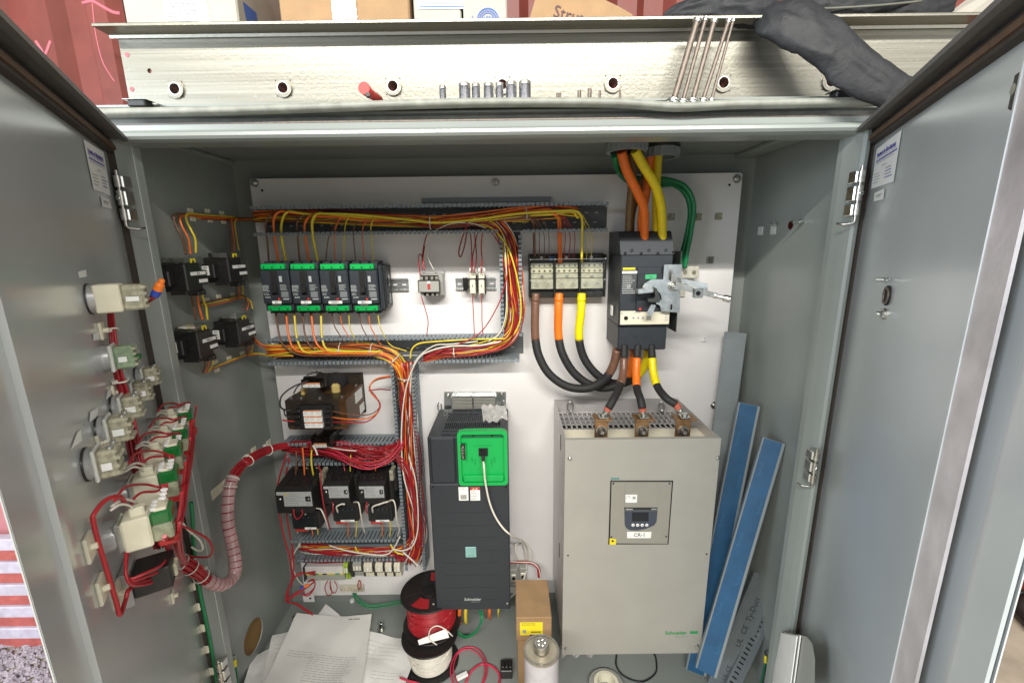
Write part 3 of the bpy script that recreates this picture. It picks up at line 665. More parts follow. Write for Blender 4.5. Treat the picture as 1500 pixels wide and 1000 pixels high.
# jacket
t=thing('jacket','black quilted jacket thrown over the beam with one sleeve hanging down','jacket',loc=P(1180,30,.95)); o0=P(1180,30,.95)
from mathutils import noise as NZ
def lump(path,rad,flat,seam,mb,seed=0,n=64):
    sp=smoothpath([Vector(q)-o0 for q in path],22); N=len(sp); vs=[]; of=Vector((seed*7.1,seed*3.3,0))
    for i,p in enumerate(sp):
        x=i/(N-1); tg=(sp[min(i+1,N-1)]-sp[max(i-1,0)]).normalized(); up=Vector((0,-1,0)); up=(up-tg*up.dot(tg)).normalized(); sd=tg.cross(up)
        R=rad(x)
        for k in range(n):
            a=2*math.pi*k/n; d=up*math.cos(a)*flat+sd*math.sin(a); b=p+d*R
            ph=x*seam+.10*math.sin(a*2+seed)+.10*NZ.noise(b*14+of)
            puff=abs(math.sin(ph*math.pi))**.55                                   # quilting channels
            rid=1-2*abs(NZ.noise(Vector((b.x*34,b.y*34,b.z*34))+of))             # sharp creases
            fol=1-2*abs(NZ.noise((d.normalized()*1.1+tg*x*3.2)+of))
            vs.append(p+d*R*(.80+.07*puff+.035*rid+.20*fol))
    mb.add(vs,[(i*n+k,i*n+(k+1)%n,(i+1)*n+(k+1)%n,(i+1)*n+k) for i in range(N-1) for k in range(n)]+[tuple(range(n)),tuple(range((N-1)*n,N*n))],CLOTH,True)
g=MB(); lump(PP([(1122,18,.955),(1150,30,.925),(1195,56,.90),(1240,90,.885),(1285,120,.875),(1322,146,.87)]),lambda x:.050*(1-.28*x)*(.55+min(1,x*6)*.45 if x<.16 else 1),.36,5.5,g,1); g.build('sleeve',t)
g=MB(); lump(PP([(1190,20,1.02),(1240,14,1.0),(1300,10,.99),(1350,10,.99),(1392,0,1.0)]),lambda x:.040*(.6+.5*math.sin(x*3.14)),.55,6,g,2); lump(PP([(1180,6,.975),(1230,10,.965),(1280,4,.965),(1330,-6,.97)]),lambda x:.020,.6,4,g,7); g.build('body',t)
g=MB(); lump(PP([(972,24,1.0),(1000,17,.99),(1040,12,.98),(1080,14,.97),(1130,20,.97)]),lambda x:.006+.024*math.sin(min(1,x*1.2)*1.57),.7,4,g,3); lump(PP([(1020,-6,1.02),(1070,2,1.0),(1120,22,.98)]),lambda x:.022,.7,3,g,4); g.build('collar',t)
g=MB(); g.tube(smoothpath([v-o0 for v in PP([(1180,14,.955),(1230,12,.95),(1290,8,.945),(1350,2,.95)])]),.0022,mat('zip_tape',(.12,.12,.10),.5),6); g.build('zip',t)
# debris on the ground at lower right
for i,(a,b,r,lab) in enumerate(((( -.05,-.12),(.10,.05),.022,'dark bent pipe piece on the ground, nearest the right door'),((-.06,.12),(.16,.02),.016,'dark metal rod on the ground beyond the pipe piece'))):
    c=PZz(1492,(893,868)[i],GZ+.03); g=MB(); g.tube(smoothpath([c+Vector((a[0],a[1],0)),c,c+Vector((b[0],b[1],.01)),c+Vector((b[0]*2,b[1]*1.5,.0))]),r,BLACKP,10); solo(g,'scrap_piece',lab,'scrap','scrap on the ground at lower right')
# ================================================================== wire ducts: base, and every finger a part
def fingermesh(axis, depth, w=.0090, th=.0020, lip=.0085, sg=1):
    g=MB()
    # local: finger stands out of the wall along -y, width along x, lip folded toward sg*z
    g.box(-w/2,w/2,-depth,-.018,-th/2,th/2,DUCT); g.box(-w/2,w/2,-depth-.0012,-depth+.0012,-lip if sg>0 else -th/2,th/2 if sg>0 else lip,DUCT)
    g.box(-.0064,.0064,-.018,0,-th/2,th/2,DUCT); me=g.mesh('finger'); fixn(me); me['nf']=1; return me
_fm={}
ORD=['first','second','third','fourth','fifth','sixth','seventh','eighth','ninth','tenth','eleventh','twelfth']
def duct(label, axis, a0, a1, c0, c1, depth=.075, gaps0=(), gaps1=(), pitch=.0128, jit=.03, base=True):
    """axis x: runs a0..a1 in x between heights c0 (lower row) and c1 (upper row). axis z: runs a0..a1 in z between x=c0 and x=c1"""
    t=thing('wire_duct',label,'wire duct',loc=(a0,YP,c0) if axis=='x' else (c0,YP,a0),group='slotted grey wire ducts')
    L=a1-a0; w=c1-c0; g=MB()
    if axis=='x': g.box(0,L,-.002,0,0,w,DUCTD)
    else: g.box(0,w,-.002,0,0,L,DUCTD)
    for k in range(int(L/.03)):      # slots punched in the base
        c=.015+k*.03
        if axis=='x': g.box(c-.006,c+.004,-.0026,-.002,w*.30,w*.30+.004,mat('slot_grey',(.45,.45,.44),.6,var=0)); g.box(c-.002,c+.008,-.0026,-.002,w*.72,w*.72+.004,mat('slot_grey',(0,0,0)))
        else: g.box(w*.3,w*.3+.004,-.0026,-.002,c-.006,c+.004,mat('slot_grey',(0,0,0)))
    g.build('base',t)
    for row,(pos,gaps,sg) in enumerate(((0,gaps0,1),(w,gaps1,-1))):
        key=(depth,sg)
        if key not in _fm: _fm[key]=fingermesh(axis,depth,sg=sg)
        n=int(L/pitch)
        for k in range(n):
            c=(k+.5)*pitch
            if any(p<=c+a0<=q for p,q in gaps): continue
            o=bpy.data.objects.new('finger',_fm[key]); scene.collection.objects.link(o); o.parent=t
            j=random.uniform(-jit,jit)
            if axis=='x': o.location=(c,-.002,pos); o.rotation_euler=(random.uniform(-.008,.008),0,j*.2)
            else: o.location=(pos,-.002,c); o.rotation_euler=(0,-math.pi/2,0) if 0 else (0,math.pi/2,0); o.rotation_euler=(0,-math.pi/2,0); o.rotation_euler.rotate_axis('X',random.uniform(-.008,.008)); 
    return t
def zx(v,d,u=560): return P(u,v,YP-d).z
def xz(u,d,v=420): return P(u,v,YP-d).x
DD=.075
zA1,zA0=zx(304,DD),zx(339,DD)
xr=xz(897,DD,320)
xv0,xv1=xz(733,DD,420),xz(764,DD,420)
duct('long upper wire duct running across the top of the white panel','x',P(368,320,1.27).x,xr,zA0,zA1,DD,gaps0=((xv0-.003,xv1+.004),))
zB1,zB0=zx(498,DD,520),zx(529,DD,520)
xL=P(388,498,1.27).x; xw0,xw1=xz(577,DD,600),xz(607,DD,600)
duct('middle wire duct running below the green striped breakers','x',xL,xv1+.006,zB0,zB1,DD,gaps0=((xw0,xw1),),gaps1=((xv0,xv1+.01),))
duct('short vertical wire duct beside the fuse holders on the right of the open area','z',zB1+.004,zA0-.004,xv0,xv1,DD)
zE0=P(600,835,1.27).z
duct('tall vertical wire duct between transformer and dark drive','z',zE0,zB0-.004,xw0,xw1+.004,DD)
zC1,zC0=zx(651,DD,500),zx(677,DD,500)
duct('wire duct between the transformer and the contactors','x',P(408,650,1.27).x,xw0-.004,zC0,zC1,DD,gaps1=((P(452,650,1.27).x,P(495,650,1.27).x),))
zD1,zD0=zx(793,DD,500),zx(818,DD,500)
duct('lowest wire duct between the contactors and the terminal strip','x',P(426,795,1.27).x,xw0-.004,zD0,zD1,DD,gaps1=((P(452,795,1.27).x,P(456,795,1.27).x),))

# ================================================================== green strip breakers
def mcb(i):
    u0=(377,420.5,464,507.5)[i]; words=('leftmost','second from left','third from left','rightmost')[i]
    d=.098; x0,x1,z0,z1=rect(u0+3,386,u0+45,457,YP-d)
    t=thing('green_strip_breaker',f'dark breaker with green terminal strips, {words} of the four in a row','circuit breaker',loc=((x0+x1)/2,YP,z0),group='four green strip breakers on the top rail')
    w=x1-x0; h=z1-z0; hw=w/2-.0004
    g=MB(); g.box(-hw,hw,-.066,0,.004,h-.004,CHARD,.002); g.box(-hw,hw,-.088,-.066,.022,h-.018,CHAR,.003)
    g.box(-hw,hw,-.078,-.066,.0,.022,CHAR,.002); g.box(-hw,hw,-.080,-.066,h-.018,h,CHAR,.002); g.build('body',t)
    for sgn,zz,lab in ((1,h-.017,'top'),(-1,.0,'bottom')):
        g=MB(); y=-.092 if sgn>0 else -.082
        g.box(-hw*.86,hw*.82,y,y+.014,zz,zz+.0155,GREEN,.0025); g.build('green_strip',t)
        for q in (-.62,-.02,.6):
            g=MB(); g.cyl((hw*q,y-.0002,zz+.006),(hw*q,y+.0005,zz+.006),.0024,SLOT,10); g.build('screw_hole',t)
        for q in (-.66,0,.66):
            g=MB(); zz2=h+.001 if sgn>0 else -.006
            g.box(hw*q-.011,hw*q+.011,-.064,-.01,zz2-.003,zz2+.004,CHARD,.0015); g.build('lug_cover',t)
    g=MB(); g.box(-hw*.30,hw*.22,-.0885,-.080,h*.30,h-.021,SLOT); g.box(-hw*.30,hw*.22,-.091,-.0885,h*.30,h*.34,CHAR); g.build('toggle_well',t)
    g=MB(); g.box(-hw*.22,hw*.14,-.100,-.084,h*(.40),h*(.53),BLACKP,.002); g.box(hw*.16,hw*.20,-.0925,-.088,h*.36,h*.8,CHAR); g.build('toggle',t)
    g=MB(); lines(g,-hw*.93,-hw*.42,h*.42,h*.56,-.0884,5,SLAB,.55,i); lines(g,-hw*.9,-hw*.45,h*.34,h*.40,-.0884,2,SLAB,.4,i+9)
    lines(g,hw*.33,hw*.9,h*.44,h*.57,-.0884,5,SLAB,.45,i+3); g.build('print',t)
    g=MB(); g.box(hw*.36,hw*.86,-.0888,-.088,h*.30,h*.42,mat('dim_grey_print',(.17,.18,.19),.6)); g.build('print_block',t)
    g=MB(); g.box(hw*.33,hw*.52,-.0888,-.088,h*.62,h*.74,SLAB); g.build('tag',t)
    g=MB(); g.box(hw*.1,hw*.22,-.0905,-.088,h*.245,h*.285,LED,.0006); g.build('trip_button',t)
    g=MB(); g.box(hw*.45,hw*.88,-.0888,-.088,h*.25,h*.275,SLAB); g.build('tag',t)
    text('BCEN',.0058,SLAB,t,(-hw*.62,-.0889,h*.30),bold=.0002)
    lw=(.30,.34,.46,.46)[i]
    g=MB(); g.box(-hw*lw-.002,hw*lw,-.090,-.0884,h*.168,h*.225,WLAB); g.build('name_label',t)
    text(('E-1','C-1','CONV-1','MAG-1')[i],.0062,INKD,t,(-.001,-.0903,h*.196),bold=.00015)
    g=MB(); lines(g,-hw*.4,hw*.3,h*.10,h*.15,-.0884,2,mat('dim_grey_print',(0,0,0)),.4,i); g.build('print',t)
    if i==3:
        g=MB(); g.box(hw,hw+.016,-.060,0,.006,h-.008,CHARD,.002); g.box(hw+.001,hw+.010,-.082,-.060,.004,h-.006,CHAR,.003); g.build('side_module',t)
        g=MB(); g.box(hw+.0165,hw+.0172,-.050,-.022,h*.12,h*.34,CLEAR); g.box(hw+.0165,hw+.0172,-.045,-.025,h*.5,h*.75,CLEAR); g.build('side_window',t)
    return t,w,h
MC=[mcb(i) for i in range(4)]
def rail(u0,v0,u1,v1,label,Y=YP-.008):
    x0,x1,z0,z1=rect(u0,v0,u1,v1,Y); t=thing('din_rail',label,'rail',loc=(x0,YP,z0),group='steel mounting rails')
    w=x1-x0;h=z1-z0; pr=[(0,-.0075),(0,-.0065),(.004,-.0065),(.004,0),(h-.004,0),(h-.004,-.0065),(h,-.0065),(h,-.0075),(h-.005,-.0075),(h-.005,-.001),(.005,-.001),(.005,-.0075)]
    g=MB(); g.prism(pr,0,w,ZINC,fn=lambda a,b,y:(y,b,a)); g.build('rail',t)
    n=max(1,int(w/.022))
    for k in range(n):
        g=MB(); c=(k+.5)*w/n; g.box(c-.006,c+.006,-.0014,-.0011,h/2-.002,h/2+.002,WHITEP if 1 else SLOT,.0005); g.build('slot',t)
    return t
rail(545,408,598,427,'short zinc rail sticking out right of the green striped breakers')
rail(667,407,726,425,'short zinc rail holding the two slim fuse holders')
def endclamp(u,v,label):
    p=P(u,v,YP-.02); t=thing('end_clamp',label,'clamp',loc=(p.x,YP-.008,p.z)); 
    for k in range(4):
        g=MB(); g.box(-.006+k*.0035,-.0032+k*.0035,-.030,0,-.020+.002*(k%2),.020-.002*(k%2),BLACKP,.0008); g.build('rib',t)
endclamp(562,417.5,'black ribbed end clamp on the rail right of the green striped breakers'); endclamp(682,416,'black ribbed end clamp left of the slim fuse holders')

# ================================================================== small relay with red indicator
t,w,h=dev('latching_relay','small grey relay with a red centre window alone on the white panel','relay',613,411,643.5,428,.062)
g=MB(); g.box(-w*.5,w*.62,-.040,0,-.012,h+.018,GREYC,.001); g.box(w*.53,w*.64,-.02,0,-.016,h+.024,SLAB,.0005); g.build('housing',t)
g=MB(); g.box(-w/2,w/2,-.062,-.040,0,h,GREYC,.0015); g.build('front_cover',t)
g=MB()
for a in ((-w/2-.001,w/2+.001,-.001,.0006),(-w/2-.001,w/2+.001,h-.0006,h+.001)): g.box(a[0],a[1],-.0635,-.05,a[2],a[3],BLACKP)
for a in (-w/2-.001,w/2-.0006): g.box(a,a+.0016,-.0635,-.05,0,h,BLACKP)
g.build('cover_rim',t)
g=MB(); g.box(-.004,.004,-.0635,-.062,h*.25,h*.72,REDI,.0005); g.build('window',t)
g=MB(); g.box(-.0045,.0045,-.0632,-.062,h*.75,h*.95,WLAB); g.build('window_tag',t)
g=MB(); g.box(-w*.42,w*.42,-.05,-.02,h,h+.014,BLACKP,.001); g.build('terminal_block',t)
g=MB(); g.box(-w*.42,w*.42,-.05,-.02,-.012,0,BLACKP,.001); g.build('terminal_block',t)
for k,q in enumerate((-.36,-.12,.14,.36)):
    for zz in (h+.006,-.007):
        g=MB(); g.box(w*q-.0032,w*q+.0032,-.055,-.045,zz-.004,zz+.004,TIN,.0006); screw(g,w*q,-.055,zz,.0026,ZINC,.001); g.build('terminal',t)
g=MB()
for q in (-.3,.3): g.cyl((w*q,-.03,h+.014),(w*q,-.03,h+.021),.004,ZINC,12)
g.build('top_terminal',t)
# two fuse holders
for i,(u0,u1) in enumerate(((688,696.5),(701,709.5))):
    t,w,h=dev('fuse_holder','slim cream fuse holder, '+('left' if i==0 else 'right')+' one of the pair on the short rail','fuse holder',u0,404,u1,432,.055,'pair of slim fuse holders')
    g=MB(); g.box(-w/2,w/2,-.04,-.008,-.002,h+.006,CREAM,.001); g.box(-w/2+.0005,w/2-.0005,-.055,-.04,.004,h-.012,CREAM,.002); g.build('body',t)
    g=MB(); g.box(-w/2-.0006,w/2+.0006,-.048,-.012,h-.012,h-.008,BLACKP,.0005); g.box(w/2,w/2+.003,-.04,-.01,0,h,BLACKP,.001); g.build('lever',t)
    for zz in (h+.002,.001):
        g=MB(); screw(g,-.002,-.040,zz,.0018,ZINC,.0008); screw(g,.003,-.040,zz,.0018,ZINC,.0008); g.build('screws',t,kind='stuff')
    g=MB(); g.box(-.002,.002,-.0553,-.055,h*.4,h*.55,INK); g.build('mark',t)
    for k in range(3):
        g=MB(); g.box(-.010+k*.0075,-.004+k*.0075,-.035,-.031,h+.012+(k%2)*.004,h+.022+(k%2)*.004,WLAB,.0005); g.build('wire_marker',t)

# ================================================================== power distribution block
t,w,h=dev('distribution_block','three pole power distribution block under a clear cover','distribution block',776,373,887,436,.055)
g=MB(); g.box(-w/2,w/2,-.018,0,-.004,h+.002,BLACKP,.002)
for q in (-.5,-.168,.168,.5): g.box(w*q-.0025,w*q+.0025,-.050,0,0,h,BLACKP,.001)
g.box(-w/2,w/2,-.040,-.018,0,.016,BLACKP,.001); g.build('base',t)
cw=w*.30
for k in range(3):
    cx=w*(-.333+k*.333); lab=('left','middle','right')[k]
    g=MB(); g.box(cx-cw/2,cx+cw/2,-.036,-.018,h*.30,h*.36+.002,TIN,.001); 
    hh=[(h*.20,h*.44,-.044),(h*.45,h*.56,-.038),(h*.57,h*.68,-.036),(h*.69,h*.80,-.032)]
    for a,b,y in hh: g.box(cx-cw/2,cx+cw/2,y,-.018,a,b,TIN if y!=-.036 else CREAM,.0012)
    tb=g.build('terminal_bar',t,label=f'{lab} tinned terminal bar')
    for q in (-.25,.25):
        g=MB(); g.cyl((cx+cw*q,-.0442,h*.32),(cx+cw*q,-.047,h*.32),.0078,TIN,18,b=.0008); g.cyl((cx+cw*q,-.0471,h*.32),(cx+cw*q,-.0475,h*.32),.0042,GREYC,6); g.build('lug_screw',tb)
    for rz_,y in ((.625,-.036),(.745,-.032)):
        for q in (-.36,-.12,.12,.36):
            g=MB(); g.cyl((cx+cw*q,y-.0002,h*rz_),(cx+cw*q,y-.0022,h*rz_),.0034,STEEL,12); g.cyl((cx+cw*q,y-.0023,h*rz_),(cx+cw*q,y-.0026,h*rz_),.0016,SLOT,6); g.build('screw',tb)
    g=MB(); g.cyl((cx,-.038,h*.505),(cx,-.046,h*.505),.004,ZINC,8); g.build('centre_stud',tb)
    g=MB(); screw(g,cx,-.018,h*.93,.005,ZINC,.004); g.build('mounting_screw',t)
g=MB(); g.box(-w/2-.001,w/2+.001,-.0565,-.055,.004,h*.90,CLEAR); g.box(-w/2-.0015,-w/2,-.055,-.015,.004,h*.9,CLEAR); g.box(w/2,w/2+.0015,-.055,-.015,.004,h*.9,CLEAR); g.box(-w/2,w/2,-.0572,-.0565,h*.895,h*.905,STEEL); g.build('clear_cover',t)
for q,k in ((-.49,.42),(.49,.42),(-.49,.9),(-.168,.9),(.168,.9),(.49,.9)):
    g=MB(); g.cyl((w*q,-.0566,h*k),(w*q,-.0585,h*k),.0022,ZINC,8); g.build('cover_screw',t)
g=MB(); g.box(-w*.24,-w*.17,-.03,-.018,h*.86,h*.96,mat('blue_insert',(.02,.12,.35),.4)); g.build('blue_tag',t)

# ================================================================== main breaker
MY=.155
t,w,h=dev('main_breaker','large dark main breaker with a steel operating mechanism on its front','main breaker',908,337,982,513,MY)
x=lambda u,v=430,d=MY: P(u,v,YP-d).x-t.location.x
z=lambda v,u=940,d=MY: P(u,v,YP-d).z-t.location.z
g=MB(); g.box(x(908),x(986,400),-.150,0,z(478),z(373),CHAR,.003); g.build('body',t)
g=MB(); pr=[(z(373),-.150),(z(341),-.120),(z(338),-.112),(z(338),0),(z(373),0)]
g.prism(pr,x(911,350),x(990,350),CHAR,fn=lambda a,b,y:(y,b,a)); g.build('terminal_cover',t,label='upper terminal cover')
g=MB(); g.box(x(906,495),x(977,495),-.150,0,z(513),z(480),CHAR,.003); g.box(x(906,495),x(982,495),-.140,0,z(481),z(478),CHARD); g.build('terminal_cover',t,label='lower terminal cover')
for k in range(3):
    for (uu,vv,dd) in ((918+k*12.5,494+0*k,.150),(926+k*25,366,.148)):
        if k<3:
            g=MB(); c=(x(uu,vv,dd),-dd,z(vv,uu,dd)); g.ring((c[0],c[1]-.0008,c[2]),(0,1,0),.0025,.0040,.001,CHARD,14); g.build('cover_screw',t)
for (uu,vv,dd) in ((916,371,.15),(939.5,371,.15),(964,371,.15),(987,369,.15)):
    g=MB(); c=(x(uu,vv,dd),-dd,z(vv,uu,dd)); g.cyl((c[0],c[1]-.0005,c[2]),(c[0],c[1]+.001,c[2]),.004,SLOT,10); g.build('screw_recess',t)
for uu in (940.5,966):
    g=MB(); c=x(uu,340,.112); g.box(c-.0015,c+.0015,-.1135,-.10,z(345,940,.112),z(337,940,.112),SLOT); g.build('slit',t)
for uu in (930.5,954.5):
    g=MB(); c=x(uu,508); g.box(c-.0012,c+.0012,-.1508,-.14,z(513),z(508),SLOT); g.build('slit',t)
g=MB(); g.box(x(912,410),x(933,410),-.1512,-.1500,z(431),z(399),mat('label_dark',(.06,.065,.07),.5)); g.build('rating_label',t)
g=MB(); g.box(x(912,398),x(935,398),-.1520,-.15,z(400.5),z(397),WLAB); g.box(x(913,392),x(931,392),-.152,-.15,z(395),z(392),YEL); g.build('label_strip',t)
g=MB(); lines(g,x(912.5,410),x(932,410),z(430.5),z(403),-.1515,9,SLAB,.38,5); g.build('print',t)
text('33',.011,SLAB,t,(x(921.5,420),-.1517,z(420,921)),bold=.0003)
g=MB(); g.box(x(933,420),x(972,400),-.156,-.150,z(457),z(401),CHARD,.002); g.box(x(934,395),x(970,395),-.154,-.15,z(402),z(391),CHAR,.002); g.build('front_window',t)
g=MB(); g.box(x(945,405),x(961,405),-.158,-.156,z(408.5),z(402),mat('mint_flag',(.06,.42,.18),.4)); g.build('flag',t); text('PUSH',.0045,CHARD,t,(x(953,405),-.1583,z(405.5)))
g=MB(); g.box(x(936,452),x(939,452),-.157,-.155,z(454),z(451),LED); g.build('trip_button',t)
g=MB(); g.box(x(909,464),x(981,464),-.154,-.148,z(475.5),z(455.5),CREAM,.0012); g.build('trip_unit',t)
g=MB(); g.cyl((x(917,466),-.154,z(465.5)),(x(917,466),-.1562,z(465.5)),.0055,SLOT,16); g.build('dial',t)
for uu in (928,935,942):
    g=MB(); g.ring((x(uu,465),-.1546,z(465.5)),(0,1,0),.0013,.0032,.0006,SLAB,12); g.cyl((x(uu,465),-.154,z(465.5)),(x(uu,465),-.1548,z(465.5)),.0014,BLUEI,8); g.build('dial',t)
g=MB(); g.box(x(947,465),x(954,465),-.1546,-.154,z(469),z(462),GREYC); g.box(x(910.5,458),x(912,458),-.1546,-.154,z(460),z(457),INK); lines(g,x(974,465),x(979,465),z(471),z(460),-.1544,3,SLAB,.4,2); lines(g,x(928,458),x(943,458),z(459.5),z(456.5),-.1544,1,SLAB,.5,2); g.build('print',t)
g=MB(); g.box(x(900.5,450,.13)-.001,x(901.5,450,.13),-.10,-.08,z(462,900,.1),z(448,900,.1),WLAB) ; g.build('side_tag',t)
# mechanism
g=MB(); g.box(x(971,400),x(1000,390)-.004,-.160,-.158,z(450,990),z(387,985),ZINC,.0005); g.box(x(996,400)-.002,x(996,400),-.158,-.06,z(486,990),z(368,990),mat('dark_bracket',(.08,.085,.08),.4,.6),.0005); g.build('bracket',t)
g=MB(); pts=[(938,424),(944,415),(954,409),(972,409),(996,412),(995,458),(968,455),(966,447),(960,444),(965,440),(969,438),(967,430),(957,420),(948,423)]
Yp=-.166; g.prism([(x(u,v,-Yp),z(v,u,-Yp)) for u,v in pts],Yp,Yp-.003,ZINC); g.build('cam_plate',t)
g=MB(); g.box(x(934,427,.19),x(957,427,.19),-.192,-.176,z(429.5,945,.19),z(422,945,.19),ZINC,.001,rot=Matrix.Rotation(-.09,3,'Y')); g.build('hook',t,label='bent hook above')
g=MB(); pts=[(958,421),(962,422),(968,438),(966,443),(950,442),(949,438),(958,437),(960,434)]; g.prism([(x(u,v,.185),z(v,u,.185)) for u,v in pts],-.185,-.166,mat('dark_bracket',(0,0,0))); g.build('hook_side',t)
g=MB(); g.prism([(x(u,v,.19),z(v,u,.19)) for u,v in ((954,446),(961,447),(955,463),(947,459))],-.190,-.187,ZINC); g.build('hook',t,label='bent hook below')
g=MB(); pts=[(983,418),(984,394),(989,402),(994,411)]; g.prism([(x(u,v,.172),z(v,u,.172)) for u,v in pts],-.172,-.170,STEEL); g.build('spring_blade',t)
c=Vector((x(986,420,.17),-.169,z(420,986,.17)))
g=MB(); g.cyl(c,c+Vector((0,-.006,0)),.0135,ZINC,20,b=.001); g.cyl(c+Vector((0,-.006,0)),c+Vector((0,-.016,0)),.010,STEEL,6,b=.001); g.cyl(c+Vector((0,-.016,0)),c+Vector((0,-.024,0)),.005,ZINC,12); g.build('pivot_nut',t)
L0=Vector(t.location); A=P(990,418,YP-.19)-L0; B=P(1052,434,YP-.235)-L0
d=(B-A); up=Vector((0,0,1)); nn=d.cross(up).normalized()*.002
g=MB(); hw_=.0085
vs=[A+up*hw_,B+up*hw_*.8,B-up*hw_*.8,A-up*hw_]; g.add([v+nn for v in vs]+[v-nn for v in vs],[(0,1,2,3),(7,6,5,4),(0,1,5,4),(1,2,6,5),(2,3,7,6),(3,0,4,7)],ZINC); g.build('lever_arm',t)
g=MB(); A2=P(1000,410,YP-.185)-L0; B2=P(1040,420,YP-.20)-L0; vs=[A2+up*.004,B2+up*.006,B2-up*.012,A2-up*.006]; g.add([v+nn+Vector((0,.012,0)) for v in vs]+[v-nn+Vector((0,.012,0)) for v in vs],[(0,1,2,3),(7,6,5,4),(0,1,5,4),(1,2,6,5),(2,3,7,6),(3,0,4,7)],ZINC); g.build('side_plate',t)
g=MB(); q=P(1022,429,YP-.215)-L0; g.box(q.x-.011,q.x+.011,q.y-.008,q.y+.006,q.z-.012,q.z+.012,ZINC,.001); g.cyl(q+Vector((-.002,-.009,0)),q+Vector((-.002,-.008,0)),.006,SLOT,14); g.build('square_clamp',t)
g=MB(); g.cyl(B-d*.03,B+d*.12,.0055,ZINC,12); g.cyl(B+d*.12,B+d*.28,.0085,ZINC,6,b=.0015); g.cyl(B-d*.10,B-d*.04,.0075,ZINC,6,b=.001); g.build('lever_bolt',t)
g=MB(); q=Vector((x(979,449,.17),-.1692,z(449,982,.17))); g.box(q.x+.006,q.x+.011,-.1697,-.169,q.z-.009,q.z+.006,SLOT,.0002); g.cyl(q+Vector((.0,-.0,.014)),q+Vector((0,-.0008,.014)),.0022,GREYC,10); g.build('slot',t)
# ground lug
t,w,h=dev('ground_lug','two hole tinned ground lug where the green wires end','lug',994,390,1024,408,.035)
g=MB(); g.box(-w/2,w/2,-.035,-.012,0,h,TIN,.002); g.box(-w*.3,w*.15,-.012,0,-h*.5,h*.6,TIN,.001); g.box(-w*.62,w*.1,-.006,0,-h*1.6,-h*.9,TIN,.001); g.build('block',t)
for q in (-.18,.25):
    g=MB(); g.ring((w*q,-.0352,h*.5),(0,1,0),.0042,.0065,.0012,STEEL,18); g.cyl((w*q,-.0351,h*.5),(w*q,-.0354,h*.5),.0038,BRASS,6); g.build('set_screw',t)

# ================================================================== conduit bushings in the ceiling
for i,(u,Y,r,lab) in enumerate(((917.5,1.15,.0500,'left and nearer grey conduit bushing in the cabinet ceiling'),(968,1.225,.0470,'right and farther grey conduit bushing in the cabinet ceiling'))):
    c=P(u,222,Y); t=thing('conduit_bushing',lab,'bushing',loc=(c.x,Y,ZC),group='conduit bushings in the ceiling')
    g=MB(); g.ring((0,0,-.036),(0,0,1),r*.84,r*.96,.022,GREYP,40); g.ring((0,0,-.037),(0,0,1),r*.80,r*.97,.004,GREYP,40); g.build('insulating_ring',t)
    for k in range(20):
        a=k*math.pi/10; g=MB(); q=Vector((math.cos(a)*r*.97,math.sin(a)*r*.97,-.024)); g.box(q.x-.0025,q.x+.0025,q.y-.0025,q.y+.0025,q.z-.010,q.z+.009,GREYP,.0006); g.build('grip_rib',t)
    for zz in (-.012,-.006):
        g=MB(); g.ring((0,0,zz),(0,0,1),r*.78,r*1.02,.0028,mat('dark_bracket',(.08,.085,.08),.4,.6) if zz<-.01 else STEEL,40); g.build('lock_nut',t)
    g=MB(); g.cyl((0,0,-.003),(0,0,-.001),r*.84,SLOT,32); g.build('conduit_mouth',t)

# ================================================================== soft starter
DS=.306; sx0=.1329; sw=.40; sz1=CZ-.4916; sh=.666
t=thing('soft_starter','big warm grey motor starter cabinet with keypad and three copper bars on top','motor starter',loc=(sx0,YP,sz1-sh))
L0=Vector((sx0,YP,sz1-sh))
def SQ(u,v,d=DS): return P(u,v,YP-d)-L0
g=MB(); g.box(0,sw,-DS,-DS+.002,0,sh,GREYB,.0008); g.box(0,sw,-DS,-DS+.014,sh-.001,sh+.0015,GREYB,.0005); g.build('front_cover',t)
g=MB(); g.box(.001,.003,-DS+.002,0,.02,sh,mat('galvanised_sheet',(.58,.56,.55),.42,.55,var=.1,nscale=12)); g.box(sw-.003,sw-.001,-DS+.002,0,.02,sh,mat('galvanised_sheet',(0,0,0))); 
g.box(.003,sw-.003,-.002,0,.02,sh+.0,mat('galvanised_sheet',(0,0,0))); g.box(.003,sw-.003,-DS+.014,-.002,.02,.022,mat('galvanised_sheet',(0,0,0))); g.build('chassis',t)
for vv,(va,vb) in enumerate(((633,660),(795,820),(786,806))):
    pass
for (va,vb) in ((636,658),(795,815)):
    a=P(818,va,YP-.2)-L0; b=P(818,vb,YP-.2)-L0; g=MB(); g.box(.0,.0009,-.205,-.198,b.z,a.z,SLOT); g.build('side_slot',t)
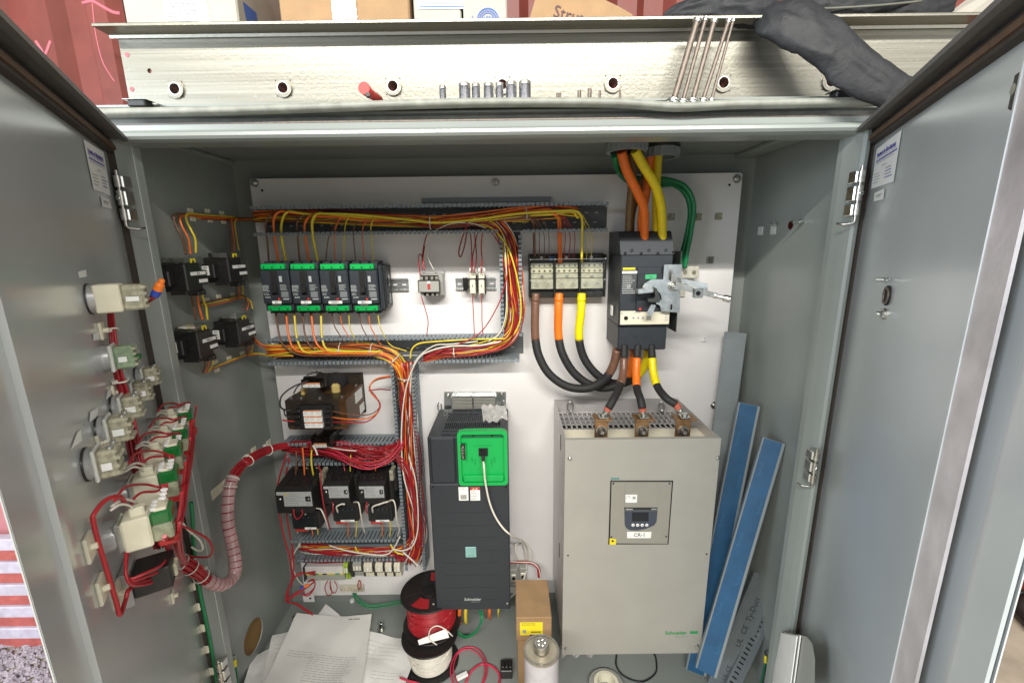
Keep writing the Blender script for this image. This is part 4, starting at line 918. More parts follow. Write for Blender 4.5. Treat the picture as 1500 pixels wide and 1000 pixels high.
# top grille: a tilted perforated sheet recessed below the rim
GM=mat('galvanised_sheet',(0,0,0)); zg0=zg1=sh-.045; ya=PZz(940,633,sz1-.045).y-YP; yb=-.004
nx,nz=24,5; 
def gp(a,b): return Vector((.012+(sw-.024)*a,ya+(yb-ya)*b,zg0+(zg1-zg0)*b))
g=MB()
xs=[i/nx for i in range(nx+1)]; 
for i in range(nx+1):
    a=i/nx; wv=.0022/(sw-.024); g.add([gp(a-wv,0),gp(a+wv,0),gp(a+wv,1),gp(a-wv,1),gp(a-wv,0)+Vector((0,0,-.002)),gp(a+wv,0)+Vector((0,0,-.002)),gp(a+wv,1)+Vector((0,0,-.002)),gp(a-wv,1)+Vector((0,0,-.002))],[(0,1,2,3),(0,1,5,4),(1,2,6,5),(3,2,6,7),(0,3,7,4)],GM)
for j in range(nz+1):
    b=j/nz; wv=.004/(yb-ya)/2*1.2; g.add([gp(0,b-wv),gp(1,b-wv),gp(1,b+wv),gp(0,b+wv),gp(0,b-wv)+Vector((0,0,-.0022)),gp(1,b-wv)+Vector((0,0,-.0022))],[(0,1,2,3),(0,1,5,4)],GM)
g.build('grille',t,kind='stuff')
g=MB(); g.box(.003,.012,-DS+.01,-.002,sh-.03,sh-.028,GM); g.box(.003,sw-.003,-DS+.014,ya-.008,sh-.035,sh-.030,CREAM,.001); g.box(.003,sw-.003,ya-.008,ya-.006,sh-.06,sh-.034,GM); g.build('top_tray',t)
g=MB(); g.box(.004,sw-.004,-DS+.016,-.004,sh-.09,sh-.088,SLOT); g.build('dark_interior',t)
for (u,v) in ((835,594),(968,594)):
    c=P(u,v,YP-.02)-L0; g=MB(); g.tube([c+Vector((math.cos(R_(a))*.009,-.006,math.sin(R_(a))*.016)) for a in range(0,361,20)],.0028,ZINC,8,False); g.build('lifting_eye',t)
# busbars
BB=[]
for k,(u0,u1) in enumerate(((871,890),(930,950),(989,1011))):
    y=-DS+.035; a=P(u0,630,YP+y)-L0; b=P(u1,630,YP+y)-L0; zt=P((u0+u1)/2,616,YP+y).z-L0.z
    lab=('left','middle','right')[k]; g=MB(); g.box(a.x,b.x,y-.0025,y+.0025,sh-.06,zt,COPPER,.001); bb=g.build('busbar',t,label=f'{lab} copper bar standing out of the top')
    w=b.x-a.x; cx=(a.x+b.x)/2; k2=1 if k else .6
    g=MB(); g.box(a.x-.001,b.x+.010*k2+.004,y-.006,y+.035,zt,zt+.005,COPPER,.001); g.build('top_plate',bb)
    g=MB(); c=Vector((cx,y-.0026,P((u0+u1)/2,630,YP+y).z-L0.z)); g.cyl(c,c+Vector((0,-.002,0)),.0145,STEEL,24); g.cyl(c+Vector((0,-.002,0)),c+Vector((0,-.010,0)),.0105,mat('dark_bolt',(.10,.09,.08),.4,.8),6,b=.001); g.cyl(c+Vector((0,-.010,0)),c+Vector((0,-.015,0)),.005,STEEL,10); g.build('bolt',bb)
    BB.append((cx+L0.x,YP+y,zt+L0.z+.005))
for (u,v) in ((834.5,671),(1051,670),(829.5,949),(1020.5,945)):
    c=SQ(u,v); g=MB(); g.cyl(c,c+Vector((0,-.0015,0)),.0062,ZINC,18); g.tubeprof(c+Vector((0,-.0015,0)),c+Vector((0,-.005,0)),[(0,.0055),(.6,.0045),(1,.002)],ZINC,16); g.build('cover_screw',t)
for (u,v) in ((832,813),(1035,811)):
    c=SQ(u,v); g=MB(); g.cyl(c+Vector((0,.0005,0)),c+Vector((0,-.0004,0)),.0026,SLOT,10); g.build('screw_hole',t)
# keypad window
def fq(u,v,o=0): return P(u,v,YP-DS-o)-L0
g=MB(); kp=[fq(*q) for q in ((895,704),(985,704),(978,796),(892,796))]
def plate(poly,y0,y1,m,name,lab=None,par=None):
    g=MB(); g.prism([(p.x,p.z) for p in poly],y0,y1,m); return g.build(name,par or t,label=lab)
fr=plate([fq(*q) for q in ((894,703.3),(986,703.3),(979,796.5),(891,796.5))],-DS-.0005,-DS-.0009,SLOT,'frame_gap')
kd=plate([fq(*q) for q in ((895.5,704.8),(983.5,704.8),(977,794.5),(893,793.8))],-DS-.0008,-DS-.004,GREYC if 0 else mat('grey_keypad_plate',(.28,.272,.235),.42,var=.03),'keypad_cover')
y=-DS-.004
plate([fq(*q) for q in ((916,706),(964,706),(963.5,736),(916,736))],y,y-.0008,mat('grey_keypad_plate',(0,0,0)),'flap')
g=MB()
for q in ((916,705.5,916,741),(964,705.5,962.5,741)):
    a=fq(q[0],q[1]);b=fq(q[2],q[3]); g.box(a.x-.0005,a.x+.0005,y-.0012,y,b.z,a.z,INK)
a=fq(916,735);b=fq(964,736); g.box(a.x,b.x,y-.0012,y,a.z-.0004,a.z+.0004,INK); g.build('seam',t)
plate([fq(*q) for q in ((914,741.5),(962,741.5),(962,745.3),(914,745.3))],y,y-.0015,CHARD,'brand_strip')
g=MB(); a=fq(915,743.3); g.build if 0 else None
text('Altistart',.0058,WLAB,t,(fq(921,743.4).x,y-.0018,fq(921,743.4).z)); 
g=MB(); a=fq(953,742.8);b=fq(961,744); g.box(a.x,b.x,y-.0018,y-.0014,b.z,a.z,SLAB); g.build('print',t)
disp=plate([fq(*q) for q in ((914,746.5),(962,746.5),(960.5,762),(957,767),(945,772),(932,774.5),(922,774),(916.5,771),(914.5,766))],y,y-.002,mat('slate_blue_plastic',(.05,.06,.085),.4),'keypad')
plate([fq(*q) for q in ((925,748),(949,748),(949,761),(925,761))],y-.002,y-.0024,mat('lcd_dark',(.015,.017,.02),.25),'display')
for uu in (926.3,933,939.7,946.3):
    c=fq(uu,766.3); g=MB(); g.cyl((c.x,y-.002,c.z),(c.x,y-.0038,c.z),.0044,WLAB,16,b=.0008); bt=g.build('key',t)
    g=MB(); g.box(c.x-.0015,c.x+.0015,y-.0041,y-.0037,c.z-.0008,c.z+.0008,INKD); g.build('key_mark',bt)
plate([fq(*q) for q in ((918,777),(953.5,777),(952.5,786),(918,786))],y,y-.0008,WLAB,'name_label')
text('CR-1',.0150,INKD,t,(fq(936,781.5).x,y-.0010,fq(936,781.5).z))
plate([fq(*q) for q in ((915.5,722.5),(932.5,722.5),(932,734),(915.5,734))],y-.0008,y-.0014,WLAB,'round_arrow_label')
g=MB(); c=fq(919.5,727); g.add([(c.x+math.cos(R_(a))*r,y-.0016,c.z+math.sin(R_(a))*r) for a in range(-20,221,20) for r in (.0042,.0054)],[(2*i,2*i+1,2*i+3,2*i+2) for i in range(12)],INK); c=fq(928,727); g.box(c.x-.004,c.x+.004,y-.0017,y-.0014,c.z-.004,c.z+.004,GREYC); g.build('print',t)
plate([fq(*q) for q in ((892.5,786.5),(902,787.5),(901.5,795.5),(892.5,795.5))],y,y-.0008,YEL,'warning_label')
g=MB(); c=fq(897,789.5); g.prism([(c.x-.004,c.z-.004),(c.x+.004,c.z-.004),(c.x,c.z+.004)],y-.0008,y-.0012,INKD); g.build('warning_mark',t)
for (u,v) in ((898,706.5),(980,706.5),(895,784.5),(975,784)):
    c=fq(u,v); g=MB(); g.cyl((c.x,y,c.z),(c.x,y-.0006,c.z),.0024,SLOT,10); g.build('corner_screw',t)
g=MB(); a=fq(895,699.5);b=fq(907,702); g.box(a.x,b.x,-DS-.0006,-DS,b.z,a.z,mat('teal_print',(.10,.25,.22),.6)); g.build('print',t)
text('Schneider',.0155,mat('green_ink',(.03,.30,.09),.5),t,(fq(990,926).x,-DS-.0008,fq(990,926.3).z),bold=.0003)
text('E l e c t r i c',.0075,mat('green_ink_pale',(.22,.35,.22),.6),t,(fq(998,932).x,-DS-.0008,fq(998,931.8).z))
g=MB(); a=fq(1011,923.6);b=fq(1022,927.3); g.box(a.x,b.x,-DS-.0008,-DS,b.z,a.z,mat('green_ink',(0,0,0)),.0003); g.build('green_bar',t)
# ================================================================== dark drive with green keypad bay
DV=.235; t=thing('variable_drive','dark charcoal motor drive with an open bright green keypad bay','motor drive',loc=(P(630,760,YP-DV).x,YP,P(687,893,YP-DV).z)); L0=Vector(t.location)
def vq(u,v,d=DV): return P(u,v,YP-d)-L0
xa,xb=vq(632,760).x,vq(745.5,760).x; zt1=vq(687,640).z; zb=0
g=MB(); zm=vq(687,708.5).z
g.box(xa,xb,-DV+.004,-.02,.0,zt1,CHAR,.004); g.build('chassis',t)
g=MB(); 
g.box(xa-.0005,xb+.0005,-DV,-DV+.006,.0,zm,CHAR,.003); low=g.build('lower_cover',t)
for vv in (750,769,787,805.5,824,842,860,878):
    zz=vq(687,vv).z
    for (ua,ub) in (((650,730),) if vv not in (805.5,878) else ((650,677),(706,730))):
        g=MB(); g.box(vq(ua,vv).x,vq(ub,vv).x,-DV-.0005,-DV+.0002,zz-.0006,zz+.0006,CHARD); g.build('groove',low)
u0x=vq(667.5,670).x
g=MB(); g.box(vq(629.5,670).x+.001,u0x,-DV-.001,-DV+.01,zm+.0015,zt1,CHAR,.005); g.build('blank_cover',t)
# top: sloping vent cap
ztb=vq(695,601,.06).z
g=MB(); g.prism([(-DV+.006,zt1-.002),(-.06,zt1+.004),(-.06,zt1-.01),(-DV+.006,zt1-.012)],vq(637,640).x,xb-.002,CHARD,fn=lambda a,b,y:(y,a,b)); g.build('top_cap',t)
for k in range(26):
    g=MB(); xx=vq(645,600).x+(xb-.03-vq(645,600).x)*k/25; g.box(xx-.0012,xx+.0012,-DV+.035,-.075,zt1+.0005,zt1+.007,CHAR); g.build('vent_fin',t)
for yy in (-DV+.035,-DV+.09,-.075):
    g=MB(); g.box(vq(643,600).x,xb-.022,yy-.003,yy+.003,zt1+.0005,zt1+.008,CHAR,.001); g.build('vent_rail',t)
g=MB(); g.box(vq(645,600).x-.002,xb-.02,-DV+.012,-DV+.032,zt1-.001,zt1+.006,CHARD,.001)
g.build('vent_front',t)
for xx in (.25,.75):
    g=MB(); q=vq(645,600).x+(xb-.02-vq(645,600).x)*xx; g.cyl((q,-DV+.0115,zt1+.002),(q,-DV+.0105,zt1+.002),.0028,SLOT,10); g.build('vent_hole',t)
# rear mounting plate above
pl=[P(u,v,YP-.004)-L0 for u,v in ((651,573.5),(741,573.5),(741,606),(651,606))]
g=MB(); g.prism([(p.x,p.z) for p in pl],-.006,-.004,ZINC); g.build('mounting_plate',t)
for (ua,ub) in ((663,693),(694,726)):
    a=P(ua,579,YP-.006)-L0;b=P(ub,597,YP-.006)-L0; g=MB()
    for k in range(9): zz=b.z+(a.z-b.z)*k/9; g.box(a.x,b.x,-.02,-.006,zz,zz+.0022,GREYB)
    g.build('cooling_fins',t,kind='stuff'); g=MB(); g.box(a.x-.003,a.x,-.022,-.006,b.z,a.z,ZINC); g.box(b.x,b.x+.003,-.022,-.006,b.z,a.z,ZINC); g.box(a.x,b.x,-.022,-.006,a.z,a.z+.003,ZINC); g.build('fin_frame',t)
for (u,v) in ((656,580),(735,578)):
    c=P(u,v,YP-.007)-L0; g=MB(); g.cyl(c,c+Vector((0,-.003,0)),.008,STEEL,18); g.cyl(c+Vector((0,-.003,0)),c+Vector((0,-.010,0)),.0055,ZINC,6); g.build('bolt',t)
for (u,v) in ((644,596),(738,594)):
    c=P(u,v,YP-.03)-L0; g=MB(); g.tube([c+Vector((math.cos(R_(a))*.006,0,math.sin(R_(a))*.016)) for a in range(0,361,24)],.002,ZINC,6,False); g.build('lifting_eye',t)
# green bay
def gq(u,v): return vq(u,v)
xg0,xg1=vq(671.5,668).x,vq(743.5,668).x; zg1_,zg0_=vq(707,629).z,vq(707,707.5).z
ox=.014
def fr_poly(i,r): return rr_poly(xg0+i,xg1-i,zg0_+i,zg1_-i,r,5)
o_,i_=fr_poly(0,.010),fr_poly(.009,.008); n=len(o_); yf=-DV-.012
g=MB(); vs=[(a,yf,b) for a,b in o_]+[(a,yf,b) for a,b in i_]+[(a,-DV+.03,b) for a,b in i_]+[(a,-DV+.004,b) for a,b in o_]
fs=[(i,(i+1)%n,n+(i+1)%n,n+i) for i in range(n)]+[(n+i,n+(i+1)%n,2*n+(i+1)%n,2*n+i) for i in range(n)]+[(i,(i+1)%n,3*n+(i+1)%n,3*n+i) for i in range(n)]
g.add(vs,fs,GREEN); g.build('green_frame',t)
yf2=-DV+.010
# cut-out look: a deep tray floor sits inside the chassis front, so the chassis is stepped back there
g=MB(); g.prism(i_,yf2-.012,yf2-.010,GREEN); bay=g.build('green_tray',t)
yt=yf2-.012
a,b=vq(701,655.5),vq(715,667); g=MB(); g.box(a.x,b.x,yt-.001,yt+.001,b.z,a.z,SLOT); g.build('socket_opening',t); g=MB(); g.cyl(vq(705.5,659)*1+Vector((0,.0,0)),vq(705.5,659)+Vector((0,-.003,0)),.0022,STEEL,10); g.build('pin',t)
a,b=vq(674.5,648),vq(683,669.5); g=MB(); g.box(a.x,b.x,yt-.010,yt,b.z,a.z,BLACKP,.001); g.box(b.x,b.x+.002,yt-.012,yt,b.z,a.z,GREEND); slotc=g.build('connector',t)
g=MB(); lines(g,a.x+.003,b.x-.003,b.z+.008,a.z-.008,yt-.0103,6,STEEL,.4,2,False); g.build('contacts',t)
for q in (677.5,):
    for vv in (651,667): g=MB(); c=vq(679,vv); g.cyl((c.x,yt-.010,c.z),(c.x,yt-.0115,c.z),.002,ZINC,8); g.build('screw',t)
for (ua,va,ub,vb) in ((691,669,692.5,674.5),(695,672,697,680),(719.5,672,721.5,680),(724,668,725.5,676),(683,663,684,675)):
    a,b=vq(ua,va),vq(ub,vb); g=MB(); g.box(a.x,b.x,yt-.003,yt,b.z,a.z,GREEND,.0003); g.build('clip',t)
g=MB(); a,b=vq(694,651),vq(721,652); g.box(a.x,b.x,yt-.001,yt,b.z,a.z,GREEND); g.build('rib',t)
g=MB(); a,b=vq(680,694.5),vq(738,702); g.box(a.x,b.x,yt-.008,yt,b.z,a.z,GREEN,.001); g.build('lower_ledge',t)
g=MB(); a,b=vq(676,634),vq(741,640); g.box(a.x,b.x,yt-.0008,yt,b.z,a.z,mat('dark_green_recess',(.0,.12,.04),.5)); g.build('upper_recess',t)
for uu in (693,721): g=MB(); c=vq(uu,637); g.cyl((c.x,yt-.0015,c.z),(c.x,yt-.0008,c.z),.003,SLOT,10); g.build('hole',t)
a,b=vq(671.5,713),vq(686.5,732.5); g=MB(); g.box(a.x,b.x,-DV-.0006,-DV,b.z,a.z,WLAB,.0002); lb=g.build('white_label',t)
g=MB(); lines(g,a.x+.002,b.x-.002,a.z-.009,a.z-.001,-DV-.0008,3,INK,.35,4); g.box(a.x+.005,b.x-.005,-DV-.0009,-DV-.0006,b.z+.004,b.z+.018,GREYC); g.build('print',t)
a,b=vq(688.5,713),vq(703.5,732.5); g=MB(); g.box(a.x,b.x,-DV-.0006,-DV,b.z,a.z,WLAB,.0002); g.build('danger_label',t)
g=MB(); g.box(a.x,b.x,-DV-.0009,-DV-.0005,a.z-.009,a.z,REDI); lines(g,a.x+.002,b.x-.002,b.z+.002,a.z-.011,-DV-.0009,6,INK,.35,8); g.build('print',t)
for xx in (.35,.65):
    g=MB(); q=a.x+(b.x-a.x)*xx; g.prism([(q-.0022,a.z-.0050),(q+.0022,a.z-.0050),(q,a.z-.0012)],-DV-.0011,-DV-.0009,YEL if xx<.5 else WLAB); g.build('warning_mark',t)
text('DANGER',.0038,WLAB,t,((a.x+b.x)/2,-DV-.0012,a.z-.0072))
a,b=vq(681.5,800),vq(698,815); g=MB(); g.box(a.x,b.x,-DV-.003,-DV,b.z,a.z,mat('pale_teal_badge',(.22,.42,.40),.35),.0015); g.build('badge',t)
text('EcoStruxure',.0036,GREEND,t,((a.x+b.x)/2,-DV-.0033,b.z+.008)); 
text('Schneider',.0125,SLAB,t,(vq(692.5,877).x,-DV-.0008,vq(692.5,877).z),bold=.0003); text('E l e c t r i c',.0050,SLAB,t,(vq(697,880).x,-DV-.0008,vq(697,880.5).z))
for (u,v,d) in ((634,713,DV),(741,713,DV),(743,883,DV),(635,884,DV)):
    c=vq(u,v,d); g=MB(); g.cyl(c+Vector((0,-.0004,0)),c+Vector((0,-.001,0)),.003,SLOT if v<800 else ZINC,12); g.build('cover_screw',t)
# keypad cable
g=MB(); pts=[P(708,676,1.090),P(709,684,1.078),P(711,706,1.085),P(717,735,1.09),P(726,757,1.095),P(737,773,1.095),P(747,782,1.10),P(757,788,1.16),P(766,792,1.25),P(772,800,1.30),P(777,812,1.30),P(772,824,1.30),P(762,821,1.30),P(755,808,1.30),P(756,797,1.31),P(764,793,1.32),P(770,808,1.32),P(771,830,1.32),P(768,845,1.31),P(760,862,1.30),P(747,875,1.27)]
g.tube(smoothpath(pts,7),.0028,W['white'],9); solo(g,'keypad_cable','pale grey cable plugged into the green bay and looping down right of the drive','cable')
c=P(708,671,1.093); g=MB(); g.prism([(c.x-.0055,c.z+.010),(c.x+.0055,c.z+.010),(c.x+.0045,c.z-.004),(c.x+.003,c.z-.010),(c.x-.003,c.z-.010),(c.x-.0045,c.z-.004)],c.y-.004,c.y+.004,BLACKP); solo(g,'cable_plug','small black plug pushed into the green keypad bay','plug')
# clear bag on the drive
c0=P(703,606,1.14); g=MB()
def bf(a,b): p=P(704+36*a+4*b,601+16*b-3*a,1.13); return p+Vector((0,.03*(1-b),.004*math.sin(a*19+b*13)+.005*math.sin(a*7-b*17)))
g.grid(bf,20,14,BAG,False); o=solo(g,'plastic_bag','small clear bag of dark parts lying on top of the dark drive','bag')
# sockets / outlets on the panel right of the drive
for (u,v,lab) in ((752.5,846,'left small tinned outlet block peeking out right of the drive'),(766,844,'right small tinned outlet block behind the grey cable')):
    t2,w,h=dev('outlet_block',lab,'terminal block',u-5.5,v-12,u+5.5,v+14,.03,'small blocks beside the drive')
    g=MB(); g.box(-w/2,w/2,-.03,0,0,h,GREYC,.002); g.build('body',t2); g=MB(); g.box(-w*.33,w*.33,-.033,-.03,h*.35,h*.75,TIN,.001); g.build('contact_plate',t2)
    g=MB(); g.cyl((0,-.033,h*.55),(0,-.0345,h*.55),w*.25,SLOT,14); g.build('opening',t2); g=MB(); screw(g,0,-.03,h*.17,.004,ZINC,.003); g.build('screw',t2)
# ================================================================== transformer
TB=mat('varnished_black_iron',(.030,.023,.017),.38,var=.4,nscale=26,bump=.15,bscale=200); TR=mat('varnished_brown_iron',(.10,.045,.015),.36,var=.5,nscale=18,bump=.15,bscale=200)
TD=.165; t,w,h=dev('transformer','black and rust brown control transformer with fuse clips on its front','transformer',420,586,508,629,TD); L0=Vector(t.location)
def tq(u,v,d=TD): return P(u,v,YP-d)-L0
g=MB(); g.box(-w/2,w/2,-TD,-.012,0,h,TR,.003); g.box(-w/2-.001,w/2-.018,-TD-.0015,-TD+.06,.006,h+.001,TB,.002); g.build('core',t)
g=MB(); a=P(497,546,YP-.004)-L0; b=P(540,640,YP-.004)-L0; g.box(-w*.36,b.x,-.010,-.001,-.01,tq(520,546,.008).z,TB,.002); g.build('back_plate',t)
g=MB(); g.cyl((w*.05,-.07,h-.012),(w*.05,-.012,h+.012),.032,mat('black_cloth_tape',(.02,.018,.018),.75,var=.2,bump=.5,bscale=200),20); g.build('coil',t)
g=MB(); g.box(w*.12,w*.26,-.105,-.085,h-.005,h+.026,mat('yellow_coil_paper',(.60,.45,.16),.6,var=.1),.006); g.box(-w*.36,-w*.30,-.12,-.10,h-.01,h+.020,mat('yellow_coil_paper',(0,0,0)),.002); g.build('coil_paper',t)
for (xx,yy) in ((-w*.44,-TD+.015),(-w*.44,-.03),(w*.40,-TD+.02),(w*.42,-.04),(w*.05,-TD+.012),(-w*.26,-TD+.012)):
    g=MB(); g.cyl((xx,yy,h),(xx,yy,h+.006),.0055,ZINC,6,b=.001); g.build('bolt',t)
c=P(497,552,YP-.012)-L0; g=MB(); g.cyl(c,c+Vector((0,-.006,0)),.006,ZINC,6,b=.001); g.build('bolt',t)
for (ya,yb,za,zb) in ((-.09,-.03,h*.55,h*.93),(-.06,-.02,h*.05,h*.35)):
    g=MB(); g.box(w/2,w/2+.0008,ya,yb,za,zb,WLAB); g.build('side_label',t)
def fuseclip(x0,x1,y,z0,z1,parent,label=None):
    g=MB(); g.box(x0-.005,x1+.005,y-.012,y,z0-.006,z1+.012,BLACKP,.001); f=g.build('fuse_block',parent,label=label)
    g=MB(); g.box(x0-.004,x1+.004,y-.030,y-.010,z0-.003,z1+.008,CLEAR,.001); g.build('clear_cover',f)
    for k in range(3):
        a=x0+(x1-x0)*k/3; b=x0+(x1-x0)*(k+1)/3-.001; g=MB(); g.box(a,b,y-.0312,y-.0302,z0,z0+(z1-z0)*.68,WLAB); g.build('label',f); g=MB(); g.box(a,b,y-.0312,y-.0302,z0+(z1-z0)*.70,z1,mat('orange_print',(.75,.28,.12),.5,var=0)); lines(g,a+.001,b-.001,z0+.001,z0+(z1-z0)*.6,y-.0314,3,INK,.25,k); g.build('label_print',f)
    for k in range(4):
        g=MB(); xx=x0+(x1-x0)*(k+.5)/4; g.cyl((xx,y-.014,z0-.003),(xx,y-.022,z0-.003),.003,ZINC,8); g.build('terminal_screw',f)
    return f
a=tq(447,564,.135);b=tq(466,557,.135)
fuseclip(a.x-.0,b.x+.012,-.12,a.z-.002,a.z+.012,t,'fuse block standing on top')
g=MB(); a=tq(438,626,TD+.02); b=tq(485,594,TD+.02); g.box(a.x,b.x,-TD-.022,-TD-.001,a.z,b.z,BLACKP,.002); fb=g.build('front_fuse_bracket',t)
for k in range(3):
    a=tq(444.5+k*1.2,609.5+k*8.6,TD+.03); b=tq(470+k*1.2,602+k*8.6,TD+.03)
    g=MB(); g.box(a.x,b.x,-TD-.031,-TD-.022,a.z,b.z,WLAB,.0006); cl=g.build('fuse_cover',fb)
for side in (0,1):
    for k in range(4):
        a=tq((436,480)[side],625-k*8,TD+.02); g=MB(); g.box(a.x-.004,a.x+.010,-TD-.032,-TD-.02,a.z-.003,a.z+.006,BLACKP,.001); g.build('fuse_clip',fb)
for k in range(3):
    for j in range(3):
        a=tq(444.5+k*1.2+j*8.6,603+k*8.6,TD+.032); b=tq(444.5+k*1.2+j*8.6+7.6,601.2+k*8.6,TD+.032); g=MB(); g.box(a.x,b.x,-TD-.0316,-TD-.031,a.z,b.z,mat('orange_print',(0,0,0))); lines(g,a.x+.0005,b.x-.0005,a.z-.009,a.z-.002,-TD-.0314,3,INK,.25,k*3+j); o=g.build('label_print',t)
# small fuse block under transformer
t,w2,h2=dev('small_fuse_block','small clear covered fuse block just under the transformer','fuse block',457,640,484,655,.12)
fuseclip(-w2*.40,w2*.30,-.09,0,h2*.42,t); g=MB(); g.box(-w2*.4,w2*.4,-.09,0,h2*.2,h2*.8,BLACKP,.001); g.build('foot',t)
g=MB(); g.box(-w2*.5,w2*.55,-.125,-.085,-.004,h2+.004,CLEAR,.001); g.build('clear_hood',t)

# ================================================================== contactors with overload relays
CN=[(404.5,719,459,750,.165,'largest'),(473.5,711,512,736,.145,'middle'),(525.5,711,564,736,.145,'right')]
for i,(u0,v0,u1,v1,d,wd) in enumerate(CN):
    t,w,h=dev('contactor',('large black contactor leftmost of three, standing proud of the others','black contactor in the middle of the three, with a silver plate','black contactor rightmost of three, beside the tall duct')[i],'contactor',u0,v0,u1,v1,d,'three black contactors'); L0=Vector(t.location)
    hb=h*1.0; 
    g=MB(); pr=[(-.002,-d),(h,-d),(h+.008,-d+.012),(h+.020,-d*.42),(h+.020,-.01),(-.01,-.01),(-.012,-d*.5)]
    g.prism(pr,-w/2,w/2,BLACKP,fn=lambda a,b,y:(y,b,a)); g.box(w/2,w/2+.014,-d*.72,-.01,-.01,h+.012,BLACKP,.003); g.build('body',t)
    for q in (-.3,.02,.34):
        g=MB(); g.box(w*q-.0035,w*q+.0035,-d*.86,-d*.45,h+.009,h+.017,BLACKP,.001); g.build('arc_rib',t)
    # silver plate: notch cut by two dark pads with screws
    g=MB(); g.box(-w*.46,w*.47,-d-.0012,-d,h*.82,h*.97,SLAB); g.box(-w*.28,w*.47,-d-.0012,-d,h*.30,h*.8199,SLAB); g.build('rating_plate',t)
    g=MB(); g.box(w*.30,w*.44,-d-.0018,-d-.001,h*.52,h*.76,BLACKP,.0003); g.build('screw_pad',t)
    g=MB(); lines(g,-w*.24,w*.26,h*.34,h*.90,-d-.0016,7,INK,.32,i+20); g.box(-w*.24,-w*.19,-d-.0016,-d-.0012,h*.8,h*.9,YEL if i==0 else INK); lines(g,w*.30,w*.45,h*.34,h*.48,-d-.0016,2,INK,.4,i); g.build('print',t)
    for q in (-.38,.38):
        g=MB(); screw(g,w*q,-d-.001,h*.63,.0036,ZINC,.002); g.build('screw',t)
    for k in range(3):
        q=-.32+k*.30; g=MB(); g.box(w*q-.007,w*q+.007,-d*.42,-d*.2,h+.018,h+.026,BRASS if i==0 else BLACKP,.0015); screw(g,w*q,-d*.42,h+.022,.0038,ZINC,.003); g.build('line_terminal',t)
    # auxiliary pieces to the right
    g=MB(); g.box(w/2+.004,w/2+.022,-d*.62,-.02,h*.1,h*1.35,BLACKP,.002); g.build('auxiliary_contact',t)
    if i!=1:
        g=MB(); g.box(w/2+.006,w/2+.018,-d*.75,-d*.5,h*.9,h*1.5,CLEARY,.0015); g.build('clear_tab',t)
    # coil terminals
    for q in (-.15,.25):
        g=MB(); g.box(w*q-.004,w*q+.004,-d-.002,-d+.02,-.010,.0,BLACKP,.001); screw(g,w*q,-d-.002,-.006,.003,ZINC,.001); g.build('coil_terminal',t)
    # overload relay
    o0,o1=((429,463),(488.5,519),(540,570))[i]; vv=((755,774),(744,763),(744,763))[i]; d2=d-.012
    a=P(o0,vv[1],YP-d2)-L0; b=P(o1,vv[0],YP-d2)-L0
    g=MB(); g.box(a.x,b.x+.008,-d2+.004,-.01,a.z-.004,-.008,BLACKP,.002); g.box(a.x,b.x,-d2,-d2+.01,a.z,b.z,CHARD,.0015); ov=g.build('overload_relay',t)
    g=MB(); g.box(a.x+.006,b.x+.001,-d2-.004,-d2,a.z+.002,b.z,CLEAR,.0005); g.build('clear_window',ov)
    g=MB(); g.box(a.x+(b.x-a.x)*.1,a.x+(b.x-a.x)*.62,-d2-.004,-d2+.01,a.z-.009,a.z-.001,mat('red_reset',(.40,.04,.03),.4,var=.1),.002); g.build('reset_bar',ov)
    lw=(.52,.36,.36)[i]; g=MB(); g.box(a.x+(b.x-a.x)*lw,b.x-.001,-d2-.0055,-d2-.0045,a.z+.001,a.z+.0075,WLAB); g.build('name_label',ov)
    text(('E-1','CONV-1','MAG-1')[i],.0052,INKD,t,(a.x+(b.x-a.x)*(lw+.98)/2,-d2-.0058,a.z+.0043),bold=.0001)
    for k in range(4): g=MB(); xx=a.x+(b.x-a.x)*(.3+.2*k); g.box(xx-.001,xx+.001,-d2-.003,-d2-.001,b.z-.004,b.z-.002,ZINC); g.build('contact_tip',ov)
    c=P((519,557-25,590-6)[0] if 0 else (470,524,576)[i],(756,744,744)[i],YP-d2+.03)-L0
    g=MB(); g.box(c.x-.004,c.x+.004,-d2+.02,-d2+.024,c.z-.010,c.z+.010,WLAB,.001); g.build('wire_flag',ov)

# ================================================================== terminal strip
def tdev(u0,u1,v0,v1,d,m,label,nm='terminal_block',n=0,cat='terminal block',grp='terminals along the bottom rail'):
    t,w,h=dev(nm,label,cat,u0,v0,u1,v1,d,grp); k=max(1,n)
    for j in range(k):
        a=-w/2+w*j/k; b=-w/2+w*(j+1)/k-.0006; g=MB(); pr=[(0,-d*.7),(h*.3,-d*.75),(h*.42,-d*.92),(h*.5,-d),(h*.85,-d),(h,-d*.86),(h,0),(0,0)]
        g.prism(pr,a,b,m,fn=lambda p,q,y:(y,q,p)); g.build('terminal_slice',t)
        if n: g=MB(); g.box(a+.0012,b-.0012,-d*.93,-d*.82,h*.40,h*.46,SLOT); g.box(a+.001,b-.001,-d-.0005,-d,h*.54,h*.8,WLAB if j%2 else CREAM); g.build('marker',t)
    return t,w,h
t,w,h=dev('fuse_rail','long silver grey row of ground terminals with a yellow stripe','terminal block',447,828,503,852,.052)
g=MB(); g.box(-w/2,w/2,-.052,0,h*.50,h*.93,mat('silver_cap',(.80,.78,.77),.3,.25,var=.05),.002); g.box(-w/2,w/2,-.045,0,0,h*.42,GREYC,.002); g.box(-w/2-.004,-w/2,-.058,0,h*.1,h*.95,BLACKP,.001); g.build('body',t)
for k in range(9):
    g=MB(); a=-w/2+w*k/9; g.box(a+.001,a+w/9-.001,-.050,-.03,h*.42,h*.50,(YEL,YEL,GREEND,YEL,BLACKP,YEL,YEL,GREEND,YEL)[k]); g.build('colour_key',t)
